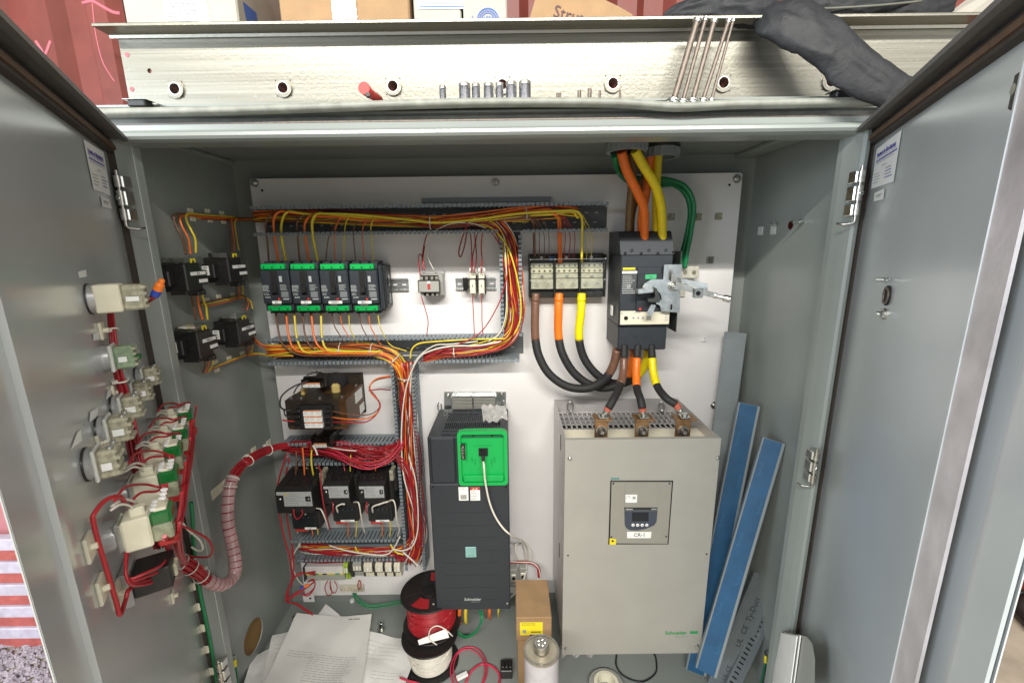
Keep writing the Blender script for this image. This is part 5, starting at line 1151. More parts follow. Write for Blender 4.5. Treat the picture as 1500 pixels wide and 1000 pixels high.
tdev(503.5,510,826,853,.056,mat('green_yellow_terminal',(.35,.50,.04),.45,var=.5,nscale=200),'green and yellow ground terminal right of the silver row',n=2)
tdev(511,515.5,825,850,.060,BLACKP,'black end stop right of the green and yellow terminal','end_stop',cat='end stop')
tdev(517,530,824,847,.052,GREYC,'plain grey terminal group right of the black end stop',n=3)
for k,(a,b) in enumerate(((532.5,545.5),(550,561),(564.5,574),(577.5,586))):
    tdev(a,b,826,848,.052,CREAM,('first','second','third','last')[k]+' pale terminal group counted from the plain grey one',n=(3,3,2,2)[k])
for k,uu in enumerate((531,547.5,562.5,575.5)):
    tdev(uu-1.3,uu+1.3,823,849,.058,BLACKP,'black divider plate before the '+('first','second','third','last')[k]+' pale terminal group','divider_plate',cat='divider')
rail(446,833,590,842,'rail under the bottom terminals',YP-.006)
x0,x1,z0,z1=rect(498,858,533,867,YP-.01); g=MB(); t=thing('ground_bar','small tinned bar with green wires at the bottom edge of the white panel','ground bar',loc=(x0,YP,z0))
g.box(0,x1-x0,-.010,0,0,z1-z0,TIN,.001); g.build('bar',t)
for k in range(7): g=MB(); screw(g,(x1-x0)*(k+.5)/7,-.010,(z1-z0)*.5,.0028,BRASS,.002); g.build('screw',t)

# ================================================================== black breakers on the left wall
def wallbreaker(u0,u1,v0,v1,lab,names,X=XL+.078):
    vm=(v0+v1)/2; pn=PXx(u0,vm,X); pf=PXx(u1,vm,X); w=pf.y-pn.y; zt=PXx((u0+u1)/2,v0,X).z; zb=PXx((u0+u1)/2,v1,X).z; h=zt-zb
    t=thing('wall_breaker',lab,'circuit breaker',loc=(XL,(pn.y+pf.y)/2,zb),rz=math.pi/2,group='black breakers on the left inner wall'); d=.078
    # local x runs deeper into the cabinet, -y points to the right of the picture
    g=MB(); g.box(-w*.30,w*.30,-d,-.006,-.004,h+.004,BLACKP,.003); g.box(-w/2,-w*.30,-d*.62,-.012,h*.16,h*.80,BLACKP,.003); g.box(w*.30,w/2,-d*.82,-.006,h*.05,h*.80,BLACKP,.003); g.box(-w*.30,w*.42,-d*.92,-d*.4,-.012,-.002,BLACKP,.001); g.build('body',t)
    g=MB(); g.box(-w*.26,w*.30,-.006,0,-h*.03,h*1.02,DARKF,.001); g.build('foot',t)
    # near face (towards the viewer) details
    g=MB(); g.box(-w/2-.001,-w/2,-d*.45,-d*.20,h*.30,h*.72,WLAB,.0003); lb=g.build('side_label',t)
    g=MB(); 
    for k in range(3): g.box(-w/2-.0014,-w/2-.001,-d*.40,-d*.25,h*(.36+k*.12),h*(.42+k*.12),GREYC)
    g.build('label_boxes',t)
    g=MB(); g.box(-w*.12,w*.46,-d*1.001-.001,-d-.0002,h*.56,h*.70,WLAB); g.build('name_label',t); text(names[0],.0085,INKD,t,(w*.17,-d-.0016,h*.63))
    g=MB(); g.box(w*.16,w*.50,-d*1.0-.0012,-d-.0002,h*.24,h*.38,WLAB); g.build('name_label',t)
    # these labels sit on a front step
    g=MB(); g.box(-w*.20,w*.52,-d-.0001,-d+.015,h*.15,h*.75,BLACKP,.001); g.build('front_step',t)
    g=MB(); g.box(-w*.34,w*.46,-d*.95,-d*.35,h*.90,h*1.28,CLEAR,.0005); g.build('clear_terminal_cover',t)
    g=MB(); g.box(w*.0,w*.20,-d*.955,-d*.95,h*1.02,h*1.24,YEL,.0003); wl=g.build('yellow_tag',t)
    g=MB(); g.prism([(w*.05,h*1.07),(w*.15,h*1.07),(w*.10,h*1.2)],-d*.956-.0008,-d*.956,INKD); g.build('warning_mark',t)
    for k in range(3): g=MB(); c=(-w*.2+k*w*.24,-d*.7,h*.98); g.cyl(c,(c[0],c[1],c[2]+.006),.0045,ZINC,8); g.build('terminal_screw',t)
    g=MB(); g.cyl((-w*.30-.0002,-d*.75,h*.5),(-w*.30-.001,-d*.75,h*.5),.003,SLOT,8); g.build('screw_hole',t)
    g=MB(); g.box(w*.1,w*.42,-d*.96,-d*.6,-.018,-.006,BLACKP,.001); g.cyl((w*.3,-d*.96,-.010),(w*.3,-d*.965-.001,-.010),.002,ZINC,8); g.build('lower_terminal',t)
    t.scale=(.88,.92,.92)
    return t
wallbreaker(265,309,384,424,'black breaker upper left on the left wall, nearest the door',('E-1',''))
wallbreaker(329,366,376,411,'black breaker upper right on the left wall, closest to the white panel',('C-1',''))
wallbreaker(284,324,482,522,'black breaker lower left on the left wall with a MAG-1 label',('MAG-1',''))
wallbreaker(343,379,467,501,'black breaker lower right on the left wall beside the bundle entering the duct',('CONV-1',''))

# ================================================================== pilot devices on the left door
DRZ=math.pi/2+AL
def ddev(u,v,off,name,label,cat,group=None):
    p=PD(u,v,'L',off)-NL*off; return thing(name,label,cat,loc=p,rz=DRZ,group=group)
def contact(t,y0,y1,w,h,m,name,z=0,b=.002,x=0): g=MB(); g.box(x-w/2,x+w/2,-y1,-y0,z-h/2,z+h/2,m,b); return g.build(name,t)
def ringn(t,r=.0165,big=True):
    g=MB(); g.tubeprof((0,0,0),(0,-.012,0),[(0,r),(.25,r),(.25,r*.93),(1,r*.9)],BLACKP,24); g.build('gasket_ring',t)
    g=MB(); g.tubeprof((0,-.005,0),(0,-.018,0),[(0,r*1.12),(.1,r*1.18),(.55,r*1.18),(.6,r),(1,r*.95)],mat('grey_nut',(.42,.42,.42),.35,.4,var=.1),28); g.build('lock_nut',t)
def pilot(t,s=1.,e=.030):
    g=MB(); r=.0145*s; g.tubeprof((0,0,0),(0,-.0025,0),[(0,r*1.22),(1,r*1.2)],BLACKP,24); g.build('gasket_ring',t)
    g=MB(); g.tubeprof((0,-.0025,0),(0,-.010,0),[(0,r*1.15),(.6,r*1.18),(1,r*1.0)],mat('grey_nut',(.42,.42,.42),.35,.4,var=.1),28); g.build('lock_nut',t)
    contact(t,.009,.013,.030*s,.034*s,MILK,'mounting_collar')
    contact(t,.013,e,.027*s,.030*s,CLEARY,'clear_body',b=.003); contact(t,.014,e-.003,.016*s,.020*s,mat('brassy_inside',(.42,.36,.18),.4,.4,var=.3,nscale=200),'lamp_insert',b=.002)
    for k,zz in enumerate((-.012,-.0045,.0045,.012)): contact(t,.014,e+.004-.002*(k%2),.024*s,.0042*s,CLEARY,'clear_rib',zz*s,.0012)
    contact(t,.017,e-.004,.001,.008*s,WLAB,'white_tag',-.002,.0003,x=-.0146*s)
    for a in (-.008,.008): g=MB(); g.cyl((a*s,-e+.005,.0150*s),(a*s,-e+.005,.0175*s),.003*s,ZINC,8); g.build('terminal_screw',t)
# top big one: cream block + clear block + orange wire nut
t=ddev(130,438,0,'selector_switch','topmost switch on the left door, a cream block with a clear block behind','switch')
g=MB(); g.tubeprof((0,0,0),(0,-.010,0),[(0,.0205),(.3,.0205),(1,.019)],mat('grey_nut',(.42,.42,.42),.35,.4,var=.1),24); g.build('lock_nut',t); g=MB(); g.tubeprof((0,0,0),(0,-.002,0),[(0,.0225),(1,.022)],BLACKP,24); g.build('gasket_ring',t)
contact(t,.008,.038,.034,.040,CREAM,'contact_block'); contact(t,.038,.064,.031,.037,CLEARY,'clear_block',b=.003); contact(t,.039,.060,.018,.024,mat('brassy_inside',(0,0,0)),'lamp_insert',b=.002)
for k,zz in enumerate((-.014,-.005,.005,.014)): contact(t,.039,.067,.027,.005,CLEARY,'clear_rib',zz,.0014)
contact(t,.043,.058,.001,.007,WLAB,'white_tag',-.002,.0003,x=-.0165)
t=ddev(150,525,0,'pilot_light','single greenish clear pilot light below the topmost switch','pilot light')
g=MB(); g.tubeprof((0,0,0),(0,-.010,0),[(0,.019),(.3,.019),(.5,.0185),(1,.018)],mat('grey_nut',(0,0,0)),24); g.build('lock_nut',t)
contact(t,.010,.015,.034,.040,MILK,'mounting_collar'); contact(t,.015,.038,.028,.034,mat('greenish_clear',(.34,.46,.30),.2,var=.35,nscale=120,alpha=.65),'clear_body',b=.003); contact(t,.016,.036,.018,.024,DGREEN,'lamp_insert',b=.002)
for zz in (-.012,-.004,.004,.012): contact(t,.017,.041,.024,.004,CLEARY,'clear_rib',zz,.001)
contact(t,.020,.030,.001,.008,WLAB,'white_tag',-.002,.0003,x=-.0150); contact(t,.034,.043,.012,.008,DGREEN,'green_tip',-.004,.001,x=.008)
for i,(u,v,s_) in enumerate(((199,553,1.1),(183,575,1.1),(165,598,1.15),(144,631,1.15),(126,680,1.2))):
    t=ddev(u,v,0,'pilot_light','clear pilot light, '+('farthest from the viewer','second farthest','middle one','second nearest','nearest and largest looking')[i]+' in the slanting row of five','pilot light','row of five clear pilot lights'); pilot(t,s_,.033 if i<4 else .031)
SW=[(198,775),(212,714),(222,676),(236,649),(246,622)]
for i,(u,v) in enumerate(SW):
    t=ddev(u,v,.030,'push_button','cream and green contact block, '+('nearest the viewer, lowest of the stack','second from the viewer','in the middle of the stack','fourth from the viewer','farthest from the viewer')[i],'push button','stack of cream and green contact blocks')
    g=MB(); g.tubeprof((0,0,0),(0,-.012,0),[(0,.017),(.3,.017),(1,.016)],mat('grey_nut',(0,0,0)),28); g.build('lock_nut',t); contact(t,.010,.017,.032,.036,ZINC,'metal_collar',b=.003)
    contact(t,.017,.042,.030,.038,CREAM,'contact_block'); contact(t,.024,.038,.012,.012,CREAM,'clip',.022,.002)
    contact(t,.042,.062,.028,.017,DGREEN,'green_cap',.012,.003); contact(t,.042,.061,.027,.020,mat('murky_clear',(.45,.48,.33),.2,var=.3,nscale=120,alpha=.7),'clear_block',-.006,.002); contact(t,.043,.059,.018,.012,mat('brassy_inside',(0,0,0)),'lamp_insert',-.006,.002)
    contact(t,.045,.064,.026,.008,mat('red_cap',(.42,.02,.02),.3,var=.2),'red_cap',-.020,.002)
    contact(t,.046,.058,.022,.004,CREAM,'white_tag',.0215,.001)
    for a in (-.008,0,.008): g=MB(); g.cyl((a,-.046,.0215),(a,-.046,.025),.003,WLAB,8); g.build('terminal_screw',t)
    t.scale=(1.16,1.16,1.16)
# black relay below the stack
t=ddev(222,840,.03,'door_relay','black relay block under the lowest contact block on the left door','relay'); contact(t,.0,.012,.05,.05,mat('grey_nut',(0,0,0)),'base'); contact(t,.012,.055,.045,.034,BLACKP,'body'); contact(t,.055,.060,.02,.02,CLEARY,'clear_end')
# orange / blue wire nut at the top switch
a=PD(217,440,'L',.062); b=P(227,433,a.y); c=P(238,409,a.y)
t=thing('wire_nut','orange and blue wire connector sticking up behind the topmost switch','wire connector',loc=a)
g=MB(); g.tube([Vector((0,0,0)),(b-a)*.6,b-a],.0042,W['darkred'],8); g.build('wire',t)
g=MB(); g.cyl((b-a)*.92,(b-a)+(c-b)*.38,.0062,BLUEPL,14,b=.001); g.build('blue_skirt',t)
g=MB(); q0=(b-a)+(c-b)*.35; q1=c-a; g.tubeprof(q0,q1,[(0,.0066),(.5,.0062),(.62,.0044),(.9,.0040),(1,.003)],ORPL,14); g.build('orange_cap',t)
# cable tie mounts on door
for i,(u,v,s) in enumerate(((152,484,1.0),(171,575,1.1),(149,648,1.0),(134,800,1.2),(152,861,1.2),(176,868,1.2),(255,872,.9))):
    lab='pale tie mount on left door '+('under the topmost switch','under the greenish pilot light','under the nearest clear pilot light','beside the lowest contact block','at the lower left of the red wire loops','between the lower red wire loops','below the big red bundle')[i]
    t=ddev(u,v,.004,'tie_mount',lab,'tie mount','adhesive tie mounts on the left door'); contact(t,0,.004,.020*s,.026*s,CREAM,'pad',b=.001)
    g=MB(); g.cyl((0,-.004,0),(0,-.010,0),.004,CREAM,8); g.build('saddle',t)
g=MB(); p=[PXx(*q,XL+.002) for q in ((309,719),(330,701),(331,713),(312,733))]; g.add(p+[v+Vector((-.001,0,0)) for v in p],[(0,1,2,3),(0,1,5,4),(1,2,6,5),(2,3,7,6),(3,0,4,7)],CREAM); solo(g,'wall_sticker','blank pale sticker on the left wall beside the spiral wrapped loom','sticker')

# ================================================================== cardboard boxes, can, reels, papers on the floor
x0,x1,z0,z1=rect(755,905,809,938,1.015)
def floorbox(x0,x1,y0,y1,z0,z1,label,lab=False):
    t=thing('small_carton',label,'box',loc=(x0,y0,z0),group='small brown cartons stacked on the cabinet floor')
    g=MB(); g.box(0,x1-x0,0,y1-y0,0,z1-z0,CARD,.002); g.build('carton',t)
    g=MB(); g.box(.001,x1-x0-.001,-.0008,.0,z1-z0-.006,z1-z0-.004,mat('card_edge',(.30,.18,.08),.9)); g.build('fold_line',t)
    if lab:
        W_,H_=x1-x0,z1-z0; g=MB(); g.box(W_*.11,W_*.75,-.0008,0,H_*.24,H_*.80,YEL); g.build('yellow_label',t)
        g=MB(); g.box(W_*.38,W_*.75,-.0011,-.0008,H_*.19,H_*.26,mat('navy_print',(.05,.03,.2),.6)); lines(g,W_*.16,W_*.6,H_*.66,H_*.78,-.0011,2,INKD,.3,3); lines(g,W_*.42,W_*.72,H_*.33,H_*.42,-.0011,1,INKD,.6,5); g.box(W_*.18,W_*.28,-.0011,-.0008,H_*.34,H_*.48,INK); g.build('print',t)
yb0=1.02; zbx0=P(782,937,yb0).z; zbx1=P(782,904,yb0).z; ax,bx=P(756,920,yb0).x,P(808,920,yb0).x
floorbox(ax+.004,bx-.004,yb0+.006,PZz(782,850,zbx1).y,.001,zbx0-.001,'lower brown carton under the labelled one behind the metal can')
floorbox(ax,bx,yb0,PZz(782,848,zbx1).y,zbx0,zbx1,'upper long brown carton with a yellow label on its end',True)
# solvent can
c=P(793.5,957,.86); rc=(P(819,957,.86).x-P(768,957,.86).x)/2; zt=c.z
t=thing('metal_can','white paper wrapped metal can with a screw cap at the bottom edge of the picture','can',loc=(c.x,.86+.01,.0))
g=MB(); g.tubeprof((0,0,zt-.22),(0,0,zt-.002),[(0,rc*.97),(.02,rc),(1,rc)],mat('printed_white_can',(.46,.44,.46),.35,var=.15,nscale=25),40); g.build('body',t)
g=MB(); g.ring((0,0,zt-.004),(0,0,1),rc*.93,rc*1.03,.006,STEEL,40); g.cyl((0,0,zt-.006),(0,0,zt-.001),rc*.94,mat('dull_tin_lid',(.40,.36,.28),.42,.35,var=.15),40); g.ring((0,0,zt-.001),(0,0,1),rc*.52,rc*.62,.0015,mat('dull_tin_lid',(0,0,0)),36); g.build('top',t)
g=MB(); g.tubeprof((0,0,zt),(0,0,zt+.022),[(0,rc*.42),(.08,rc*.45),(.9,rc*.45),(1,rc*.42)],STEEL,28); 
for k in range(5): a=k*1.2566; g.box(math.cos(a)*.008-.002,math.cos(a)*.008+.002,math.sin(a)*.008-.002,math.sin(a)*.008+.002,zt+.022,zt+.0235,ZINC,.0005)
g.build('screw_cap',t)
g=MB(); g.tubeprof((0,0,0),(0,0,zt-.22),[(0,rc*.95),(1,rc*.97)],STEEL,32); g.build('foot',t)

def reel(c,ax_,r_fl,r_core,L,wcol,name_label,wl,windows=True):
    t=thing('wire_reel',name_label,'wire reel',loc=c,group='reels of wire on the cabinet floor'); ax=Vector(ax_).normalized(); q=Vector((0,0,1)).rotation_difference(ax).to_euler(); t.rotation_euler=q
    for k,z0 in enumerate((0,L)):
        g=MB(); g.tubeprof((0,0,z0),(0,0,z0+.004),[(0,r_fl*.99),(.2,r_fl),(.8,r_fl),(1,r_fl*.99)],BLACKP,48)
        if k==1:
            g.ring((0,0,z0+.004),(0,0,1),r_fl*.93,r_fl*.98,.002,BLACKP,48); g.ring((0,0,z0+.004),(0,0,1),r_fl*.26,r_fl*.32,.004,BLACKP,32)
            for j in range(8): a=j*math.pi/4+.3; g.box(r_fl*.32,r_fl*.93,-.001,.001,z0+.004,z0+.0055,BLACKP,rot=Matrix.Rotation(a,3,'Z'),at=(0,0,z0))
        f=g.build('flange',t)
        if k==1:
            g=MB(); g.cyl((0,0,z0+.0045),(0,0,z0+.0052),r_fl*.24,SLOT,28); g.build('core_hole',f)
            if windows:
                for a0 in (windows if isinstance(windows,tuple) else (0,180)):
                    g=MB(); n=8; vs=[]
                    for j in range(n+1):
                        a=R_(a0-22+44*j/n); vs+= [(math.cos(a)*r_fl*.42,math.sin(a)*r_fl*.42,z0+.0062),(math.cos(a)*r_fl*.84,math.sin(a)*r_fl*.84,z0+.0062)]
                    g.add(vs,[(2*j,2*j+1,2*j+3,2*j+2) for j in range(n)],W[wcol]); g.build('window',f)
    turns=int(L/wl); rr=random.Random(4)
    pts=[]; N=int(turns*20)
    for i in range(N): a=i/20*2*math.pi; pts.append((math.cos(a)*r_core,math.sin(a)*r_core,.006+(L-.012)*i/N))
    g=MB(); g.cyl((0,0,.004),(0,0,L),r_core*.985,W[wcol],32); g.tube(pts,wl*.52,W[wcol],6); g.build('winding',t)
    for j in range(14):
        g=MB(); a0=rr.uniform(0,6.3); z0=rr.uniform(.15,.85)*L; dz=rr.uniform(-.3,.3)*L; pts=[]
        for i in range(25):
            a=a0+i*.2; pts.append((math.cos(a)*(r_core+wl*.7),math.sin(a)*(r_core+wl*.7),min(max(z0+dz*i/24,.01),L-.01)))
        g.tube(pts,wl*.5,W[wcol],6); g.build('loose_turn',t)
    return t
# white reel lies on floor, red reel stands on it, both tilted toward the viewer
cw=PZz(632,967,0)
reel(Vector((cw.x,cw.y,.002)),(0,0,1),.087,.062,.098,'white','black reel of white wire standing on the cabinet floor under the red one',.0040,False)
reel(Vector((cw.x+.002,cw.y+.040,.108)),(-.02,.02,1),.092,.073,.112,'red','black reel of red wire standing on the white one, red showing in its flange',.0036,(75,255))
# loose ties and tag on white reel
p=[P(u,v,cw.y-.088) for u,v in ((640,944),(629,935),(630,922),(640,916),(652,921),(663,931))]; wire(p,'white',.0017,'stiff white wire end curling up over the tag on the reels')
g=MB(); p=[P(u,v,Y) for u,v,Y in ((612,937,cw.y-.082),(654,920,cw.y-.078),(658,933,cw.y-.082),(614,944,cw.y-.086))]; g.add(p,[(0,1,2,3)],PAPER); g.add([v+Vector((0,-.0005,.0004)) for v in p],[(0,1,2,3)],PAPER); solo(g,'paper_tag','white paper tag stuck between the red and the white wire reels','tag')
# papers: slightly curled sheets on the floor
def sheet(corners,label,lift,seed,prn=()):
    q=[PZz(u,v,lift) for u,v in corners]; r=random.Random(seed); ph=[r.uniform(0,6.3) for _ in range(4)]
    def f(a,b):
        p=(q[0]*(1-a)+q[1]*a)*(1-b)+(q[3]*(1-a)+q[2]*a)*b
        return p+Vector((0,0,.004*math.sin(a*3.1+ph[0]+b*2)+.002*math.sin(b*7+ph[1])+.0008*math.sin(a*14+b*9+ph[2])+.008*(abs(a-.5)*2)**3+.003+.004*abs(math.sin(a*4.3+b*3.1+ph[3]))+.003*abs(math.sin(b*6.1-a*2.2+ph[0]))))
    t=thing('paper_sheet',label,'paper',loc=q[0],group='papers on the cabinet floor'); g=MB(); g.grid(lambda a,b:f(a,b)-q[0],24,30,PAPER); g.build('sheet',t)
    if prn:
        g=MB()
        for (a0,a1,b0,b1,n) in prn:
            for k in range(n):
                b=b0+(b1-b0)*k/max(1,n); a=a0; ae=a0+(a1-a0)*r.uniform(.75,1)
                while a<ae:
                    w=r.uniform(.03,.09); w=min(w,ae-a); hh=.0035 if n>1 else .010; m=6
                    pts=[f(a+w*j/2,b) for j in range(3)]+[f(a+w*j/2,b+hh) for j in (2,1,0)]
                    g.add([v-q[0]+Vector((0,0,.0012)) for v in pts],[(0,1,2,3,4,5)],INK if n>1 else INKD); a+=w+.012
        g.build('print',t)
sheet([(372,968),(470,905),(560,1010),(345,1045)],'sheet of paper lowest in the pile, partly under the others at its left',.002,1,((.1,.6,.3,.5,4),))
sheet([(442,930),(478,890),(560,955),(500,990)],'paper whose corner peaks up at the back of the pile',.004,2)
sheet([(520,925),(617,940),(590,1020),(500,1020)],'faintly printed paper at the right of the pile touching the reels',.008,3,((.15,.8,.15,.5,5),(.4,.9,.65,.8,3)))
sheet([(436,905),(545,903),(528,1025),(385,1010)],'top printed sheet of the pile with a dark heading at its corner',.030,4,((.70,.90,.055,.07,1),(.10,.42,.52,.62,3),(.35,.9,.55,.98,15)))
sheet([(400,938),(452,912),(520,1000),(380,1020)],'creased sheet slid out at the left side of the paper pile',.014,8,((.1,.7,.2,.7,7),))
# nut on the floor, tape roll, rings
p=PZz(559,921,.0); t=thing('floor_bolt','shiny bolt head standing alone on the cabinet floor','bolt',loc=p); g=MB(); g.cyl((0,0,0),(0,0,.004),.014,STEEL,18); g.build('washer',t); g=MB(); g.cyl((0,0,.004),(0,0,.028),.008,ZINC,6,b=.001); g.cyl((0,0,.028),(0,0,.0285),.004,SLOT,10); g.build('head',t)
for (u,v,lab) in ((516,881,'small white cable clip on the floor near the back'),(432,905,'small bolt in the back left floor corner')):
    p=PZz(u,v,0); g=MB(); g.cyl(p,p+Vector((0,0,.010)),.009,WLAB if u>500 else STEEL,8,b=.002); solo(g,'floor_clip',lab,'clip')
p=PZz(888,1002,0.02); t=thing('tape_roll','grey white roll of tape cut by the bottom edge of the picture','tape roll',loc=(p.x,p.y,.0))
g=MB(); g.ring((0,0,0),(0,0,1),.026,.036,.03,CREAM,32); g.build('core',t); g=MB(); g.ring((0,0,.0),(0,0,1),.036,.050,.022,GREYC,36); g.build('tape',t)
for (pts,col,r,lab) in (([(903,958),(903,975),(915,990),(940,998),(960,985),(961,965),(957,955)],'black',.0022,'thin black cable loop hanging under the big grey starter'),
    ([(668,1010),(660,985),(665,962),(680,948),(700,950),(712,968),(712,990),(700,1012)],'pink',.0022,'large red wire loop lying on the floor by the white reel'),
    ([(672,1005),(664,982),(670,958),(686,950),(702,958),(710,975),(706,1000),(690,1020)],'pink',.0020,'second thin red wire loop just inside the large one on the floor'),
    ([(682,1000),(690,983),(705,972),(722,976),(732,990),(728,1015)],'pink',.0034,'thick red wire coil right of the loops on the floor')):
    wire([PZz(u,v,.006+.004*(i%2)) for i,(u,v) in enumerate(pts)],col,r,lab,'wire',k=8)
wire([PZz(u,v,.03) for u,v in ((586,992),(600,997),(615,1001),(640,1012))],'pink',.003,'short red wire end in front of the white reel')
p=PZz(742,985,0); t=thing('connector_block','small black connector block on the floor at the bottom edge','connector',loc=p); g=MB(); g.box(-.018,.018,-.02,.02,0,.03,BLACKP,.002); g.build('body',t)
for k in range(3): g=MB(); g.box(-.014+k*.011,-.007+k*.011,-.012,.012,.03,.036,BLACKP,.001); g.build('rib',t)
g=MB(); p=PZz(678,992,.02); g.box(p.x-.02,p.x+.015,p.y-.004,p.y+.012,.018,.026,WLAB,.002,rot=Matrix.Rotation(.5,3,'Z')); solo(g,'white_clip','white plastic clip lying on the red wire loops','clip')
g=MB(); c=PZz(850,962,.0)
def bf2(a,b): return Vector((c.x-.06+.10*a,c.y-.01+.06*b,.004+.02*abs(math.sin(a*7+b*5))*(1-b*.5)))
g.grid(bf2,12,10,BAG,False); solo(g,'crumpled_bag','crumpled pale plastic bag under the front edge of the grey starter','bag')

# ================================================================== offcut duct covers leaning on the right wall
def cover(base,top,wd,face,label,mface,medge,group='duct cover offcuts leaning right of the starter',yaw=0,marks=True,hh=.012):
    b,t_=Vector(base),Vector(top); d=t_-b; L=d.length; t=thing('duct_cover',label,'duct cover',loc=b,group=group)
    ex=Vector(face).normalized(); ex=(ex-d.normalized()*ex.dot(d.normalized())).normalized(); ey=d.normalized().cross(ex); dz=d.normalized()
    M=Matrix((ex,ey,dz)).transposed(); t.rotation_euler=M.to_euler()
    g=MB(); n=10
    pr=[(-wd/2,hh),(-wd/2,.002),(-wd/2+.002,0),(wd/2-.002,0),(wd/2,.002),(wd/2,hh),(wd/2-.002,hh),(wd/2-.002,.003),(-wd/2+.002,.003),(-wd/2+.002,hh)]
    g.prism(pr,0,L,medge,fn=lambda a,c,y:(a,c,y)); g.build('profile',t)
    g=MB(); g.box(-wd/2+.004,wd/2-(.008 if mface is BLUEF else .004),-.0008,0,.0,L-.001,mface); g.build('face_film' if mface is BLUEF else 'face',t)
    return t,L,wd
ff=(1,0,0)
def ctext(t,s,size,z,x=0,m=INK): text(s,size,m,t,(x,-.0012,z),rot=(math.pi/2,-math.pi/2,0))
t,L,wd=cover(P(1013,985,1.16),P(1079,487,1.30),.062,(1,-.15,0),'longest grey cover offcut, standing behind the blue ones',GREYP,GREYP); ctext(t,'UL   CE   Ty-Duct',.022,L*.76); ctext(t,'TY2X4',.014,L*.52); ctext(t,'TY2X4',.014,L*.96,.015)
t,L,wd=cover(P(1005,985,1.06)+Vector((.03,0,0)),P(1098,592,1.20),.058,(1,-.35,0),'blue filmed cover offcut in the middle with a dull face',BLUEF,GREYP,hh=.03)
for k in range(6): ctext(t,'Ty-Duct',.012,L*(.12+k*.15),.012*(-1)**k,mat('pale_blue_print',(.035,.15,.30),.5))
t,L,wd=cover(P(1045,985,.98)-Vector((.02,0,0)),P(1134,645,1.10),.056,(1,-.45,0),'brightest blue filmed cover offcut, nearest the viewer',BLUEF,GREYP,hh=.03)
for k in range(6): ctext(t,'Ty-Duct',.012,L*(.12+k*.15),.012*(-1)**k,mat('pale_blue_print',(0,0,0)))
t,L,wd=cover(P(1054,1010,1.02),P(1122,846,1.13),.070,(1,-.25,-.5),'short wide grey offcut printed with marks below the blue ones',mat('shaded_grey_pvc',(.14,.16,.17),.45,var=.08),mat('shaded_grey_pvc',(.14,.16,.17),.45,var=.08)); ctext(t,'UL  CE  Ty-Duct',.022,L*.60,0,INKD); ctext(t,'UL CE',.016,L*.15,0,INKD)  # low offcuts: grey pvc darkened, shade at the side put into the colour
t,L,wd=cover(P(1070,1015,1.0),P(1124,900,1.10),.040,(1,-.25,-.5),'narrow slotted grey offcut lowest against the right wall',mat('shaded_grey_pvc',(.14,.16,.17),.45,var=.08),mat('shaded_grey_pvc',(.14,.16,.17),.45,var=.08)); ctext(t,'TY1X3',.012,L*.7)
for k in range(14):
    g=MB(); zz=L*(.1+.06*k); g.box(-wd/2+.004,-wd/2+.018,-.0016,-.0009,zz,zz+.0045,SLOT); g.build('slot',t)
# ================================================================== power cables
def cable(pts,segs,r,label,group=None,name='power_cable',lugpt=None,k=8):
    """segs: list of (fraction up to, material, radius factor)"""
    sp=smoothpath(pts,k); o0=sp[0].copy(); t=thing(name,label,'cable',loc=o0,group=group); N=len(sp); a=0
    for fr,m,rf,nm in segs:
        b=min(N-1,max(a+1,int(round(fr*(N-1))))); g=MB(); g.tube([q-o0 for q in sp[a:b+1]],r*rf,m,14); g.build(nm,t); a=b
    return t
cr_=.0105
for (pts,col,lab) in (
    ([P(926,222,1.17),P(927,250,1.20),P(923,300,1.24),P(921,335,1.25),P(921,360,1.25)],'brown','thick brown cable dropping from the left bushing into the main breaker'),
    ([P(960,222,1.24),P(950,245,1.26),P(938,275,1.27),P(926,310,1.27),P(923,350,1.26)],'brown','second brown cable crossing behind the orange one'),
    ([P(910,222,1.14),P(918,250,1.16),P(933,280,1.18),P(943,305,1.20),P(944,335,1.22),P(943,360,1.23)],'orange','thick orange cable curving from the left bushing, in front'),
    ([P(953,222,1.23),P(950,250,1.245),P(946,285,1.25),P(940,320,1.25),P(941,360,1.25)],'orange','orange cable from the right bushing, half hidden behind the front orange one'),
    ([P(930,220,1.13),P(943,244,1.15),P(959,270,1.17),P(968,300,1.20),P(970,335,1.22),P(970,360,1.23)],'yellow','thick yellow cable sweeping from the left bushing over the others'),
    ([P(965,222,1.23),P(963,250,1.24),P(961,290,1.24),P(961,335,1.24),P(961,360,1.25)],'yellow','straight yellow cable from the right bushing')):
    m=mat(col+'_power_jacket',dict(brown=(.15,.085,.03),orange=(.82,.16,.01),yellow=(.80,.62,.01))[col],.42,var=.08,nscale=60,bump=.15,bscale=200)
    rr_=cr_*(1.12 if 'front' in lab or 'sweeping' in lab or 'curving' in lab else 1.0)
    cable(pts,[(1,m,1,'jacket')],rr_,lab,'six phase cables above the main breaker')
gm=W['green']
for (pts,lab,r) in (([P(899,228,1.16),P(903,245,1.2),P(915,256,1.27),P(940,262,1.30),P(975,263,1.29),P(1003,273,1.27),P(1016,300,1.27),P(1012,340,1.28),P(1006,370,1.29),P(1003,392,1.30)],'outer green ground cable arching right of the yellow cables',.0068),
    ([P(901,228,1.15),P(905,250,1.2),P(920,266,1.29),P(945,268,1.31),P(975,267,1.30),P(1002,281,1.28),P(1011,305,1.28),P(1007,340,1.29),P(1000,370,1.3),P(996,388,1.31)],'middle green ground cable bending down to the lug',.0060),
    ([P(968,272,1.31),P(990,272,1.31),P(1006,290,1.30),P(1010,315,1.30),P(1004,350,1.3),P(997,375,1.31),P(993,390,1.31)],'inner green ground cable reaching the left lug hole',.0056)):
    cable(pts,[(1,gm,1,'jacket')],r,lab,'green ground cables')
